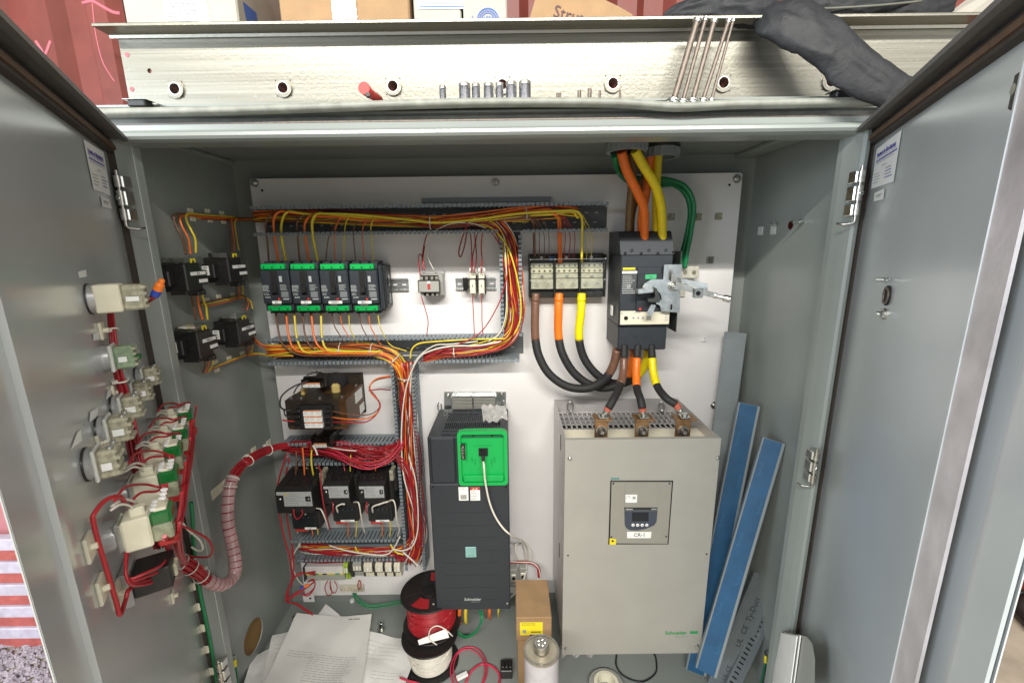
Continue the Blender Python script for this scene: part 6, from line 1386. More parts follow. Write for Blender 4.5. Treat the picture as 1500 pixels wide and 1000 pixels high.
# breaker to starter
for k,(pts,tm,lab) in enumerate((
    ([P(914,505,1.20),P(914,522,1.19),P(913,545,1.17),P(908,565,1.14),P(899,584,1.10),P(891,598,1.085)],TAPEB,'brown taped cable from the breaker to the left copper bar'),
    ([P(934,505,1.20),P(933,522,1.19),P(932,545,1.17),P(933,568,1.14),P(938,584,1.10),P(941,598,1.085)],TAPEO,'orange taped cable from the breaker to the middle copper bar'),
    ([P(954,505,1.20),P(955,522,1.19),P(957,545,1.17),P(963,566,1.14),P(975,582,1.10),P(990,592,1.085)],TAPEY,'yellow taped cable from the breaker to the right copper bar'))):
    t=cable(pts,[(.22,RUB,1.0,'jacket'),(.58,tm,1.05,'phase_tape'),(1,RUB,1.0,'jacket')],.0105,lab,'three taped cables from breaker to starter')
    o0=Vector(t.location); bx_,by_,bz_=BB[k]; e=Vector(pts[-1]); tip=Vector((bx_+.006,by_+.012,bz_+.002)); d=(tip-e)
    g=MB(); g.cyl(e-o0-d*.05,e-o0+d*.30,.0092,mat('reddish_shrink',(.45,.12,.08),.35,var=.2),14); g.build('sleeve',t)
    g=MB(); g.tubeprof(e-o0+d*.22,e-o0+d*.72,[(0,.0088),(.3,.0085),(.34,.0072),(.42,.0088),(.7,.0085),(1,.004)],ZINC,14); 
    g.box(tip.x-o0.x-.013,tip.x-o0.x+.013,tip.y-o0.y-.014,tip.y-o0.y+.014,bz_-o0.z+.0005,bz_-o0.z+.0045,ZINC,.0012); g.build('lug',t)
    g=MB(); c=tip-o0; g.cyl(Vector((c.x,c.y-.003,bz_-o0.z+.0046)),Vector((c.x,c.y-.003,bz_-o0.z+.0125)),.0088,ZINC,6,b=.001); g.build('lug_bolt',t)
# distribution block loops
for (pts,tm,ta,lab,tb) in (
    ([P(785,430,1.30),P(784,455,1.29),P(784,490,1.28),P(789,520,1.27),P(805,548,1.26),P(832,566,1.25),P(862,568,1.24),P(885,556,1.23),P(898,536,1.22),P(904,512,1.21)],TAPEB,'','brown taped loop cable from the left block, the lowest of the three loops',.83),
    ([P(819,430,1.30),P(818,455,1.29),P(818,490,1.29),P(824,518,1.28),P(840,545,1.275),P(862,562,1.27),P(885,568,1.265),P(908,562,1.26),P(922,545,1.255),P(930,512,1.25)],TAPEO,'','orange taped loop cable from the middle block',.86),
    ([P(852,430,1.30),P(851,455,1.29),P(848,490,1.29),P(853,518,1.29),P(866,540,1.285),P(885,556,1.28),P(905,562,1.275),P(925,556,1.27),P(942,540,1.265),P(950,512,1.26)],TAPEY,'','yellow taped loop cable from the right block, the innermost loop',.84)):
    cable(pts,[(.06,tm,1.04,'phase_tape'),(.245,tm,1.0,'phase_tape'),(tb,RUB,1.0,'jacket'),(1,tm,1.0,'phase_tape')],.0125,lab,'three looped cables under the distribution block')

# ================================================================== thin wires
G1='wires dropping from the top duct to the green striped breakers'; G2='wires leaving the green striped breakers downwards'
cols=('brown','orange','yellow')
up=[((388,318),(391,345),(394,384)),((400,312),(402,345),(408,384)),((413,312),(412,345),(419,384)),
    ((434,318),(436,345),(439,384)),((446,318),(447,345),(453,384)),((458,314),(458,345),(466,384)),
    ((487,328),(481,350),(477,384)),((492,322),(490,350),(491,384)),((506,318),(504,350),(504,384)),
    ((517,328),(518,350),(521,384)),((531,324),(531,350),(534,384)),((543,320),(544,350),(547,384))]
for i,pp in enumerate(up):
    b=i//3; c=cols[i%3]; thick=b<2; r=(.0036 if thick else .0016); r=r*(.7 if c=='brown' and thick else 1)
    s=pp[0]; dx=26 if thick else 40
    pts=[P(s[0]+dx+180+i*6,322+3*math.sin(i),1.28),P(s[0]+dx+90,320+(i%4)*2,1.28),P(s[0]+dx,s[1]-2+(i%3),1.275),P(s[0]+10,s[1]-2,1.275),P(s[0]+1,s[1]+8,1.272),P(*pp[1],1.285),P(*pp[2],1.30)]
    wire(pts,c,r,f"{'thick' if thick else 'thin'} {c} wire from the top duct into the {('leftmost','second','third','rightmost')[b]} green striped breaker",'wire',G1)
dn=[((404,458),(409,490),(416,506)),((419,458),(423,492),(432,512)),((431,458),(435,495),(446,515)),((443,458),(447,490),(456,508)),((456,458),(460,492),(470,510)),((470,458),(472,495),(480,512)),
    ((486,458),(489,475),(496,488)),((498,458),(501,475),(509,490)),((511,458),(512,475),(516,489)),((526,458),(529,475),(535,488)),((540,458),(542,475),(548,488)),((553,458),(556,475),(561,488))]
for i,pp in enumerate(dn):
    b=i//3; c=cols[i%3]; thick=b<2; r=(.0034 if thick else .0015)*(.75 if c=='brown' and thick else 1)
    pts=[P(*pp[0],1.30),P(*pp[1],1.272)]
    if thick: e=520-(i%3)*3; pts+=[P(*pp[2],1.262),P(pp[2][0]+24,e,1.262),P(pp[2][0]+70,e+1,1.262),P(560,e+2,1.27),P(588,540,1.275),P(598,575,1.28)]
    else: pts+=[P(*pp[2],1.278),P(pp[2][0]+12,506,1.285),P(pp[2][0]+35,514,1.285)]
    wire(pts,c,r,f"{'thick' if thick else 'thin'} {c} wire leaving the {('leftmost','second','third','rightmost')[b]} green striped breaker downwards",'wire',G2)
# distribution block feeds
dist=[('brown',.0040,[(780,318),(782,335),(783,375)],'thick brown'),('brown',.0013,[(786,322),(790,345),(790,380)],'first thin brown'),('brown',.0013,[(790,322),(797,345),(797,380)],'second thin brown'),('brown',.0013,[(798,322),(804,345),(804,380)],'third thin brown'),
 ('orange',.0040,[(812,308),(818,325),(819,385)],'thick orange'),('orange',.0036,[(815,309),(821,326),(822,385)],'second thick orange'),('red',.0013,[(824,316),(828,345),(826,380)],'first thin red'),('red',.0013,[(827,316),(835,345),(833,380)],'second thin red'),('red',.0013,[(832,318),(842,345),(840,380)],'third thin red'),
 ('yellow',.0040,[(845,311),(853,322),(852,385)],'thick yellow'),('yellow',.0013,[(852,314),(861,345),(859,380)],'first thin yellow'),('yellow',.0013,[(856,314),(867,345),(866,380)],'second thin yellow')]
for i,(c,r,q,lab) in enumerate(dist):
    pts=[P(q[0][0]-95,322-i*.8,1.28),P(q[0][0]-40,q[0][1]+(3 if r>.003 else -3),1.275),P(q[0][0]-8,q[0][1]-1,1.275),P(q[0][0]+.5,q[0][1]+7,1.275),P(*q[1],1.29),P(*q[2],1.31)]
    wire(pts,c,r,f'{lab} wire dropping from the top duct into the distribution block','wire','wires into the distribution block')
# long yellow one over the top bundle
wire([P(*q,1.262) for q in ((458,345),(457,325),(463,314),(480,313),(530,315),(600,322),(640,326),(700,321),(760,313),(820,309),(843,309),(852,318),(853,340),(852,380))],'yellow',.0034,'long pale yellow wire riding over the top bundle from second breaker to distribution block',k=8)
# bundles
bundle('wire_bundle','brown orange and yellow wires running through the top duct','wire bundle',PP([(372,318,1.30),(420,316,1.295),(480,318,1.29),(540,321,1.285),(600,324,1.28),(640,326,1.275),(700,321,1.275),(760,313,1.28),(810,309,1.285),(846,312,1.29)]),[('orange',12),('yellow',6),('brown',9),('darkred',4)],.0155,.0019,ties=(.55,.8))
bundle('wire_bundle','red and orange wires bending down from the top duct beside the fuse holders','wire bundle',PP([(640,326,1.28),(690,322,1.28),(722,328,1.28),(740,350,1.28),(748,385,1.28),(753,425,1.28),(756,460,1.275),(748,490,1.27),(725,507,1.27),(690,514,1.27),(650,517,1.27),(620,522,1.27)]),[('red',16),('orange',10),('yellow',7),('darkred',8),('white',3)],lambda x:.013+.013*math.sin(min(1,x*1.1)*3.14),.0015,ties=(.88,))
bundle('wire_bundle','orange and yellow wires sweeping through the left half of the middle duct','wire bundle',PP([(392,512,1.29),(440,510,1.285),(500,511,1.28),(545,512,1.28),(575,522,1.28),(590,545,1.28),(598,590,1.28)]),[('orange',15),('yellow',11),('brown',10),('red',3)],.0165,.0020,ties=(.35,.5,.7),dflat=.9)
bundle('wire_bundle','mixed wires falling through the tall vertical duct','wire bundle',PP([(596,530,1.28),(596,570,1.275),(600,620,1.275),(603,680,1.275),(608,740,1.275),(612,790,1.28),(603,820,1.28)]),[('red',18),('orange',12),('yellow',7),('white',3),('brown',8),('darkred',14)],lambda x:.020+.006*x,.0017,ties=(.12,),dflat=.9)
bundle('wire_bundle','red wires spreading above the contactors under the middle left duct','wire bundle',PP([(412,655,1.29),(440,656,1.285),(480,658,1.275),(520,664,1.27),(555,667,1.27),(585,656,1.27),(600,640,1.272)]),[('red',26),('darkred',6),('white',3),('pink',4)],lambda x:.012+.016*math.sin(x*3.14),.0015)
bundle('wire_bundle','red wires drooping in front of the right two contactors','wire bundle',PP([(455,652,1.25),(490,662,1.22),(520,676,1.20),(548,680,1.20),(572,668,1.22),(588,645,1.26)]),[('red',9),('pink',3)],.012,.0016)
bundle('wire_bundle','red wires diving from the contactors along the tall duct','wire bundle',PP([(560,660,1.25),(585,672,1.25),(600,700,1.25),(608,740,1.25),(612,780,1.255),(606,812,1.26),(580,815,1.27)]),[('red',9),('white',2),('darkred',4)],.010,.0016)
bundle('wire_bundle','red and white wires in the lowest duct above the terminal strip','wire bundle',PP([(440,800,1.29),(480,804,1.28),(520,806,1.28),(560,806,1.275),(590,805,1.275),(606,790,1.275)]),[('red',18),('white',4),('orange',3),('yellow',4),('darkred',8)],.015,.0014)
bundle('wire_bundle','dark red wires between lowest duct and terminal strip','wire bundle',PP([(445,818,1.31),(480,820,1.31),(520,821,1.31),(560,820,1.31),(590,818,1.31)]),[('darkred',14),('red',10),('brown',4)],.010,.0013)
for (pts,c,r,lab) in (
  ([(640,322,1.27),(625,345,1.29),(619,372,1.30),(619,396,1.29)],'darkred',.0016,'dark red wire coming down to the small relay'),
  ([(619,376,1.30),(615,372,1.30),(613,380,1.29),(615,398,1.29),(616,404,1.29)],'red',.0016,'red wire looping over the left terminal of the small relay'),
  ([(622,396,1.28),(620,378,1.29),(622,360,1.3)],'red',.0016,'short red wire beside the looped one at the relay'),
  ([(712,334,1.27),(690,327,1.265),(660,328,1.265),(632,342,1.28),(624,360,1.29),(628,380,1.29),(636,396,1.29)],'white',.0013,'thin white wire arching from the top duct to the relay'),
  ([(617,434,1.29),(622,450,1.29),(627,470,1.28),(625,492,1.27)],'red',.0014,'red wire leaving the small relay downwards'),
  ([(692,432,1.30),(693,450,1.30),(694,470,1.29),(695,492,1.27)],'red',.0014,'red wire below the left fuse holder'),
  ([(705,432,1.30),(706,450,1.30),(706,470,1.29),(708,496,1.27)],'red',.0014,'red wire below the right fuse holder'),
  ([(688,334,1.27),(690,350,1.285),(691,375,1.29),(690,400,1.295)],'darkred',.0016,'first dark red wire above the left fuse holder'),
  ([(694,336,1.27),(696,355,1.285),(692,378,1.29),(693,400,1.295)],'darkred',.0016,'second dark red wire above the left fuse holder'),
  ([(702,336,1.27),(697,352,1.285),(698,378,1.29),(695,400,1.295)],'darkred',.0016,'crossing dark red wire above the fuse holders'),
  ([(707,338,1.27),(705,360,1.285),(706,382,1.29),(705,400,1.295)],'red',.0018,'red wire above the right fuse holder'),
  ([(685,322,1.262),(682,335,1.265),(676,352,1.29),(672,370,1.30),(675,376,1.30),(680,362,1.29),(684,340,1.27)],'darkred',.0020,'folded spare dark red wire hanging left of the fuse holders'),
  ([(738,345,1.262),(741,380,1.258),(742,420,1.258),(741,460,1.26),(732,488,1.265),(715,500,1.265)],'white',.0018,'white wire bowing down the short vertical duct'),
  ([(748,380,1.255),(740,415,1.25),(728,450,1.25),(700,490,1.255),(650,512,1.26),(615,530,1.26)],'red',.0016,'red wire cutting diagonally across the fingers of the short vertical duct'),
  ([(728,340,1.26),(745,365,1.258),(757,405,1.258),(763,445,1.26),(760,475,1.262),(745,497,1.262),(715,510,1.265)],'yellow',.0022,'outer yellow wire bowing along the short vertical duct'),
  ([(735,500,1.26),(700,506,1.258),(660,507,1.258),(630,514,1.258),(612,526,1.258),(597,560,1.255),(590,600,1.255),(588,650,1.252),(592,700,1.25),(604,740,1.25),(612,775,1.255),(600,800,1.26)],'white',.0024,'long white wire from the middle duct all the way down'),
  ([(700,500,1.262),(660,504,1.262),(634,507,1.262),(608,530,1.262),(601,570,1.26),(600,640,1.26),(603,700,1.255),(612,760,1.26)],'white',.0018,'second long white wire beside the first in the tall duct'),
  ([(740,496,1.262),(690,497,1.268),(640,500,1.268),(614,503,1.27),(603,512,1.27),(601,525,1.27)],'yellow',.0024,'yellow wire tucked under the fingers of the middle duct'),
  ([(540,572,1.20),(556,570,1.22),(572,571,1.27)],'red',.0018,'red wire from the transformer side into the tall duct'),
  ([(486,602,1.16),(515,607,1.15),(540,607,1.17),(553,600,1.2),(556,590,1.22),(545,577,1.22),(542,565,1.23),(552,556,1.25),(572,551,1.27)],'brown',.0015,'thin brown wire looping right of the transformer'),
  ([(486,611,1.16),(515,614,1.14),(540,612,1.16),(554,602,1.19),(555,588,1.21),(544,576,1.22),(543,563,1.23),(553,554,1.25),(572,550,1.27)],'orange',.0019,'orange wire looping right of the transformer'),
  ([(487,618,1.16),(510,618,1.14),(535,618,1.16),(550,608,1.18),(557,594,1.2),(550,580,1.22),(541,568,1.23),(550,557,1.25),(572,552,1.27)],'red',.0019,'red wire looping right of the transformer, lowest one'),
  ([(414,615,1.15),(420,616,1.15),(436,617,1.155)],'red',.0022,'short red wire stub left of the transformer'),
  ([(449,549,1.19),(462,545,1.2),(474,547,1.22),(478,556,1.22)],'black',.0018,'black lead arching over the transformer top'),
  ([(452,557,1.19),(430,566,1.17),(414,578,1.15),(410,590,1.14),(413,598,1.14),(424,601,1.15),(440,602,1.15)],'black',.0024,'outer black lead looping down the left of the transformer'),
  ([(446,558,1.2),(436,566,1.2),(430,576,1.2)],'black',.0018,'short black lead into the transformer top'),
  ([(416,600,1.15),(418,608,1.145),(425,610,1.15),(440,610,1.15)],'black',.0022,'lower black lead at the left corner of the transformer'),
  ([(458,652,1.2),(462,658,1.2),(465,666,1.19)],'white',.0026,'short white lead under the small fuse block'),
  ([(434,660,1.25),(434,680,1.24),(433,696,1.24)],'brown',.0022,'brown wire into the largest contactor'),
  ([(443,655,1.25),(445,676,1.24),(446,696,1.24)],'orange',.0026,'orange wire into the largest contactor'),
  ([(457,652,1.25),(456,675,1.24),(459,696,1.24)],'yellow',.0026,'yellow wire into the largest contactor'),
  ([(505,666,1.27),(504,680,1.26),(505,690,1.25)],'red',.0018,'red wire into the middle contactor'),
  ([(514,664,1.27),(513,678,1.26),(513,690,1.25)],'yellow',.0018,'yellow wire into the middle contactor'),
  ([(548,668,1.27),(550,680,1.26),(550,690,1.25)],'orange',.0018,'orange wire into the right contactor'),
  ([(466,680,1.22),(470,692,1.2),(470,710,1.19),(474,738,1.19),(478,755,1.2),(484,775,1.24)],'red',.0020,'red wire running down between the left two contactors'),
  ([(463,744,1.19),(470,746,1.18),(476,758,1.18),(481,775,1.22)],'white',.0022,'white wire curling beside the left overload relay'),
  ([(518,735,1.2),(525,736,1.18),(528,750,1.18),(531,768,1.2),(535,781,1.24)],'white',.0022,'white wire curling beside the middle overload relay'),
  ([(565,736,1.2),(575,732,1.18),(579,740,1.18),(581,760,1.19),(585,775,1.22),(582,785,1.25)],'white',.0022,'white wire curling beside the right overload relay'),
  ([(495,750,1.20),(493,742,1.185),(500,738,1.185),(505,738,1.19)],'white',.0024,'white wire arching into the middle overload relay'),
  ([(546,750,1.20),(546,742,1.185),(556,738,1.185),(568,734,1.19)],'white',.0024,'white wire arching into the right overload relay'),
  ([(487,735,1.2),(488,745,1.19),(487,752,1.19)],'red',.0020,'short red wire above the middle overload relay'),
  ([(538,735,1.2),(536,742,1.19),(538,752,1.19)],'red',.0020,'short red wire above the right overload relay'),
  ([(430,745,1.18),(431,754,1.175),(436,760,1.18),(443,752,1.18),(442,746,1.18)],'red',.0018,'red wire loop above the left overload relay'),
  ([(457,770,1.22),(458,785,1.25)],'orange',.0020,'orange wire under the left overload relay'),
  ([(465,772,1.22),(466,783,1.25)],'yellow',.0020,'yellow wire under the left overload relay'),
  ([(511,762,1.22),(510,772,1.24),(510,786,1.26)],'orange',.0018,'orange wire under the middle overload relay'),
  ([(522,762,1.22),(522,775,1.24),(521,786,1.26)],'yellow',.0020,'yellow wire under the middle overload relay'),
  ([(560,762,1.22),(560,775,1.24),(560,786,1.26)],'orange',.0018,'orange wire under the right overload relay'),
  ([(571,762,1.22),(572,775,1.24),(571,786,1.26)],'yellow',.0020,'yellow wire under the right overload relay'),
  ([(482,798,1.24),(500,804,1.23),(530,810,1.23),(565,812,1.24),(578,800,1.25),(586,785,1.255)],'white',.0022,'white wire sagging under the contactor duct'),
  ([(520,800,1.24),(525,808,1.24),(540,810,1.24)],'yellow',.0020,'yellow wire curling in the lowest duct'),
  ([(572,797,1.24),(580,808,1.24),(592,812,1.24)],'yellow',.0024,'second yellow wire curling at the right end of the lowest duct'),
  ([(574,803,1.24),(590,806,1.235),(605,798,1.235),(612,775,1.24),(612,740,1.24),(608,700,1.25),(596,660,1.26)],'white',.0024,'white wire bending up from the lowest duct beside the tall duct'),
  ([(590,808,1.22),(604,820,1.2),(612,828,1.18)],'white',.0026,'white wire end poking out above the red reel'),
  ([(455,650,1.25),(500,658,1.22),(522,660,1.22)],'white',.0018,'thin white wire leaving the small fuse block to the right'),
  ([(420,665,1.27),(409,700,1.26),(406,730,1.25),(415,780,1.25),(424,815,1.25),(428,845,1.25),(427,860,1.25)],'red',.0026,'outer red wire running down the left edge of the panel'),
  ([(424,670,1.27),(418,700,1.27),(417,730,1.27),(424,780,1.27),(430,812,1.27),(430,850,1.26)],'red',.0024,'inner red wire running down the left edge of the panel'),
  ([(440,795,1.27),(430,812,1.26),(429,830,1.26),(436,848,1.27),(446,858,1.29)],'white',.0018,'thin white wire looping at the lower left edge of the panel'),
  ([(480,850,1.32),(476,860,1.31),(480,871,1.30),(486,868,1.30),(483,852,1.32)],'red',.0016,'left of the small red wire loops below the terminals'),
  ([(484,850,1.31),(484,862,1.30),(490,868,1.30),(494,860,1.30),(490,850,1.31)],'red',.0016,'right of the small red wire loops below the terminals'),
  ([(526,849,1.31),(524,858,1.305),(527,862,1.30),(529,856,1.30),(527,849,1.31)],'red',.0018,'tiny red loop below the plain grey terminals')):
    wire([P(*q) for q in pts],c,r,lab)
for i,(dx,dy) in enumerate(((0,0),(2,3),(4,-2))):
    wire([P(517+dx*.8,868,1.33),P(522+dx,878+dy,1.31),P(540,887+dy,1.30),P(560,886+dy,1.31),P(590,880+dy,1.33)],'green',.0020,('front','lowest','upper')[i]+' green wire running right from the ground bar',group='green wires under the white panel')
# tangled red bunch at lower left
T=thing('spare_wire_bunch','tangled bunch of spare red wires with wire nut at the lower left','wire bunch',loc=P(425,880,1.22)); o0=Vector(T.location)
for j in range(9):
    q=[P(427+j%3,800+j,1.25),P(430,835,1.24),P(423+j%2*3,862,1.22),P(418+j%3*2,880,1.21)]
    if j%2: q=[P(462,843-j,1.28),P(440,838+j*.4,1.25),P(426,852,1.23),P(419+j%3,875,1.21)]
    if j%3==0: q+=[P(432,872-j*.6,1.22),P(450,860-j*.3,1.24),P(461,850+j*.3,1.26)]
    g=MB(); g.tube([v-o0 for v in smoothpath(q)],.0019,W['red'],6); g.build('wire',T)
for j in range(3):
    g=MB(); g.tube([v-o0 for v in smoothpath([P(421,882-j,1.21),P(436,884+j,1.2),P(448,892+j*1.2,1.19),P(458,898+j,1.18)])],.002,W['red'],6); g.build('wire',T)
for j in range(3):
    g=MB(); q=[P(440,870,1.23),P(452,868+j*2,1.24),P(461,858+j,1.25),P(459,848+j,1.26),P(450,852,1.26)]; g.tube([v-o0 for v in smoothpath(q)],.0016,W['red'],6); g.build('wire',T)
a,b=P(440,861,1.20)-o0,P(454,855,1.21)-o0; g=MB(); g.cyl(a,a.lerp(b,.45),.0045,BLUEPL,12); g.build('blue_skirt',T); g=MB(); g.tubeprof(a.lerp(b,.4),b,[(0,.0048),(.6,.0042),(1,.002)],ORPL,12); g.build('orange_cap',T)
# wires under the drive
for i,(u,v,c,r) in enumerate(((664,912,'brown',.005),(673,912,'orange',.006),(682,912,'yellow',.006),(711,903,'brown',.004),(717,905,'orange',.005),(730,903,'yellow',.003))):
    wire([P(u+1,885,1.20),P(u,895,1.20),P(u,v-4,1.21),P(u+1,v,1.23)],c,r,f'{c} cable end showing under the dark drive, '+('first','second','third','fourth','fifth','last')[i]+' from the left','cable','cable ends under the dark drive')
for i in range(2): wire([P(705-i*3,893,1.22),P(707-i*2,905,1.2),P(700-i,920+i*3,1.19),P(685,931+i*2,1.19),P(672,925+i*4,1.2),P(664,905,1.21)],'green',.0026,('outer','inner')[i]+' green wire loop under the dark drive',group='green loops under the drive')
# red harness behind the grey cable
bundle('wire_bundle','red and white wires leaving the drive to the right in a bend','wire bundle',PP([(742,823,1.29),(760,823,1.29),(778,824,1.29),(788,832,1.28),(790,845,1.27)]),[('red',8),('white',2),('brown',2)],.006,.0016,wob=.15)

# ---- left wall wires
GW='wires of the black wall breakers'
def WX(u,v,o=.012): return PXx(u,v,XL+o)
for (pts,c,lab) in (
 ([(272,372,.05),(268,350,.03),(258,330,.015),(255,318,.012),(262,313,.012),(280,315,.012),(340,319,.012)],'brown','brown wire rising in an arch from the upper left wall breaker'),
 ([(279,372,.05),(276,350,.03),(267,332,.02),(264,320,.015),(270,316,.012),(300,317,.012),(345,320,.012)],'orange','orange wire rising in an arch from the upper left wall breaker'),
 ([(287,370,.05),(286,350,.035),(279,335,.022),(273,322,.018),(276,313,.014),(300,315,.012),(345,318,.012)],'yellow','yellow wire rising in an arch from the upper left wall breaker'),
 ([(338,368,.04),(337,345,.02),(335,320,.014)],'brown','brown wire rising straight from the upper right wall breaker'),
 ([(343,368,.04),(342,345,.02),(339,320,.014)],'orange','orange wire rising straight from the upper right wall breaker'),
 ([(350,366,.04),(346,345,.02),(344,325,.014),(350,318,.014)],'yellow','yellow wire rising straight from the upper right wall breaker'),
 ([(281,424,.05),(282,440,.04),(284,450,.03),(287,468,.045)],'brown','brown wire joining the two left wall breakers'),
 ([(289,424,.05),(290,440,.04),(293,455,.035),(297,468,.05)],'orange','orange wire joining the two left wall breakers'),
 ([(295,422,.05),(298,440,.035),(302,450,.035),(304,468,.05)],'yellow','yellow wire joining the two left wall breakers'),
 ([(345,410,.04),(346,425,.02),(347,437,.014)],'brown','brown wire below the upper right wall breaker'),
 ([(350,410,.04),(351,425,.02),(351,437,.014)],'orange','orange wire below the upper right wall breaker'),
 ([(355,408,.04),(356,425,.02),(356,435,.014)],'yellow','yellow wire below the upper right wall breaker'),
 ([(296,446,.02),(310,444,.012),(335,438,.012),(352,434,.012),(366,440,.02),(370,452,.03)],'yellow','upper yellow wire crossing between the lower breakers'),
 ([(299,449,.02),(312,447,.012),(336,441,.012),(355,436,.012),(364,442,.02),(362,454,.03)],'orange','upper orange wire crossing between the lower breakers'),
 ([(293,443,.02),(310,441,.012),(335,436,.012),(350,433,.014),(360,436,.02),(356,455,.03)],'brown','upper brown wire crossing between the lower breakers'),
 ([(300,522,.04),(300,535,.02),(297,546,.012)],'brown','brown wire stub below the lower left wall breaker'),
 ([(306,522,.04),(305,535,.02),(302,545,.012),(315,538,.012),(340,528,.012),(362,520,.014)],'orange','orange wire sweeping from the lower left wall breaker'),
 ([(312,521,.04),(311,535,.02),(306,543,.012),(318,536,.012),(342,526,.012),(364,518,.014)],'yellow','yellow wire sweeping from the lower left wall breaker'),
 ([(359,500,.04),(361,512,.02),(362,520,.014)],'brown','brown wire below the lower right wall breaker'),
 ([(364,500,.04),(366,510,.02),(364,519,.014)],'orange','orange wire below the lower right wall breaker'),
 ([(369,498,.04),(370,508,.02),(368,518,.014)],'yellow','yellow wire below the lower right wall breaker')):
    big='arch' in lab or 'joining' in lab; wire([WX(*q) for q in pts],c,.0026 if big else .0019,lab,'wire',GW)
bundle('wire_bundle','flat row of wires tacked along the left wall towards the top duct','wire bundle',[WX(290,317,.01),WX(320,319,.01),WX(345,320,.01),P(372,320,1.32),P(400,320,1.30)],[('orange',3),('yellow',2),('brown',3),('darkred',2)],.006,.0017,wob=.1,dflat=.4)
bundle('wire_bundle','upper orange and brown wires leaving the wall for the middle duct','wire bundle',[WX(370,492,.04),P(378,502,1.28),P(388,507,1.28),P(410,508,1.28),P(440,510,1.28)],[('orange',3),('yellow',1),('brown',2)],.005,.0018,wob=.15)
bundle('wire_bundle','lower yellow and orange wires leaving the wall for the middle duct','wire bundle',[WX(362,519,.012),P(378,517,1.30),P(400,520,1.285),P(430,520,1.28)],[('orange',2),('yellow',2)],.004,.0019,wob=.15)
for i,(u,v) in enumerate(((278,308),(303,309),(324,312),(282,321),(307,323),(327,325),(302,439),(320,434),(340,431),(315,530),(335,524),(354,517),(317,542))):
    p=PXx(u,v,XL); g=MB(); g.box(XL,XL+.003,p.y-.010,p.y+.010,p.z-.0055,p.z+.0055,CREAM,.001); grp=('upper row','upper row','upper row','upper row lower side','upper row lower side','upper row lower side','middle row','middle row','middle row','bottom row','bottom row','bottom row','bottom row lower side')[i]; pos=('nearest the door','in the middle','farthest in')[i%3] if i<12 else 'under the swept wires'
    solo(g,'tie_mount',f'pale tie mount on left wall, {grp}, {pos}','tie mount','tie mounts on the left wall')
# ---- spiral wrapped loom
sp=[P(262,822,.84),P(282,832,.86),P(305,850,.90),P(325,856,.94),P(341,845,.98),P(345,825,1.0),P(340,795,1.02),P(334,765,1.03),P(334,730,1.05),P(341,700,1.08),P(356,680,1.12),P(378,665,1.18),P(400,656,1.24),P(425,652,1.28)]
T=thing('cable_loom','thick red wire loom in milky spiral wrap curving from door onto left wall','wire loom',loc=sp[0]); o0=Vector(sp[0]); S=smoothpath(sp,9); N=len(S)
def offs(p,tg,a,q):
    sd=tg.cross(Vector((0,1,0))); sd=sd.normalized() if sd.length>.2 else Vector((1,0,0)); dp=sd.cross(tg).normalized(); return p+sd*math.cos(a)*q+dp*math.sin(a)*q
for j in range(19):
    a=j*2.4; q=.0115*math.sqrt((j+.5)/19); tw=random.uniform(-1,1)
    pts=[offs(p-o0,(S[min(i+1,N-1)]-S[max(i-1,0)]).normalized(),a+tw*i/N,q*(1.25 if i<12 else 1)) for i,p in enumerate(S)]
    g=MB(); g.tube(pts,.0024,W['red'],6); g.build('wire',T)
i0,i1=int(N*.14),int(N*.72); SPW=mat('milky_spiral_wrap',(.74,.52,.53),.18,var=.15,alpha=.62,spec=.9)
ph=0; k=i0; seg=0
while k<i1-2:
    e=min(k+3,i1); g=MB(); g.tube([p-o0 for p in [S[k]+(S[k+1]-S[k])*.25]+S[k+1:e]+[S[e-1]+(S[e]-S[e-1])*.85]],.0155,SPW,14,False); g.build('spiral_turn',T); k=e; 
for x in (.02,.07,.12,.66,.70,.80,.90):
    i=int(x*(N-1)); tg=(S[i+1]-S[max(i-1,0)]).normalized(); pts=[offs(S[i]-o0,tg,a*.5236,.0165) for a in range(13)]; g=MB(); g.tube(pts,.0016,W['white'],6,False); q=pts[3]; g.box(q.x-.004,q.x+.004,q.y-.004,q.y+.004,q.z-.003,q.z+.003,W['white'],.001); g.build('cable_tie',T)
for i,(u,v) in enumerate(((345,688),(335,720),(332,742),(371,661),(393,650))):
    p=PXx(u,v,XL); g=MB(); g.box(XL,XL+.004,p.y-.012,p.y+.012,p.z-.014,p.z+.014,CREAM,.001); solo(g,'tie_mount','pale tie mount beside the spiral loom, '+('where it bends','at its upper straight part','just below the bend','at its upper bend','highest near the panel')[i],'tie mount','tie mounts along the loom')
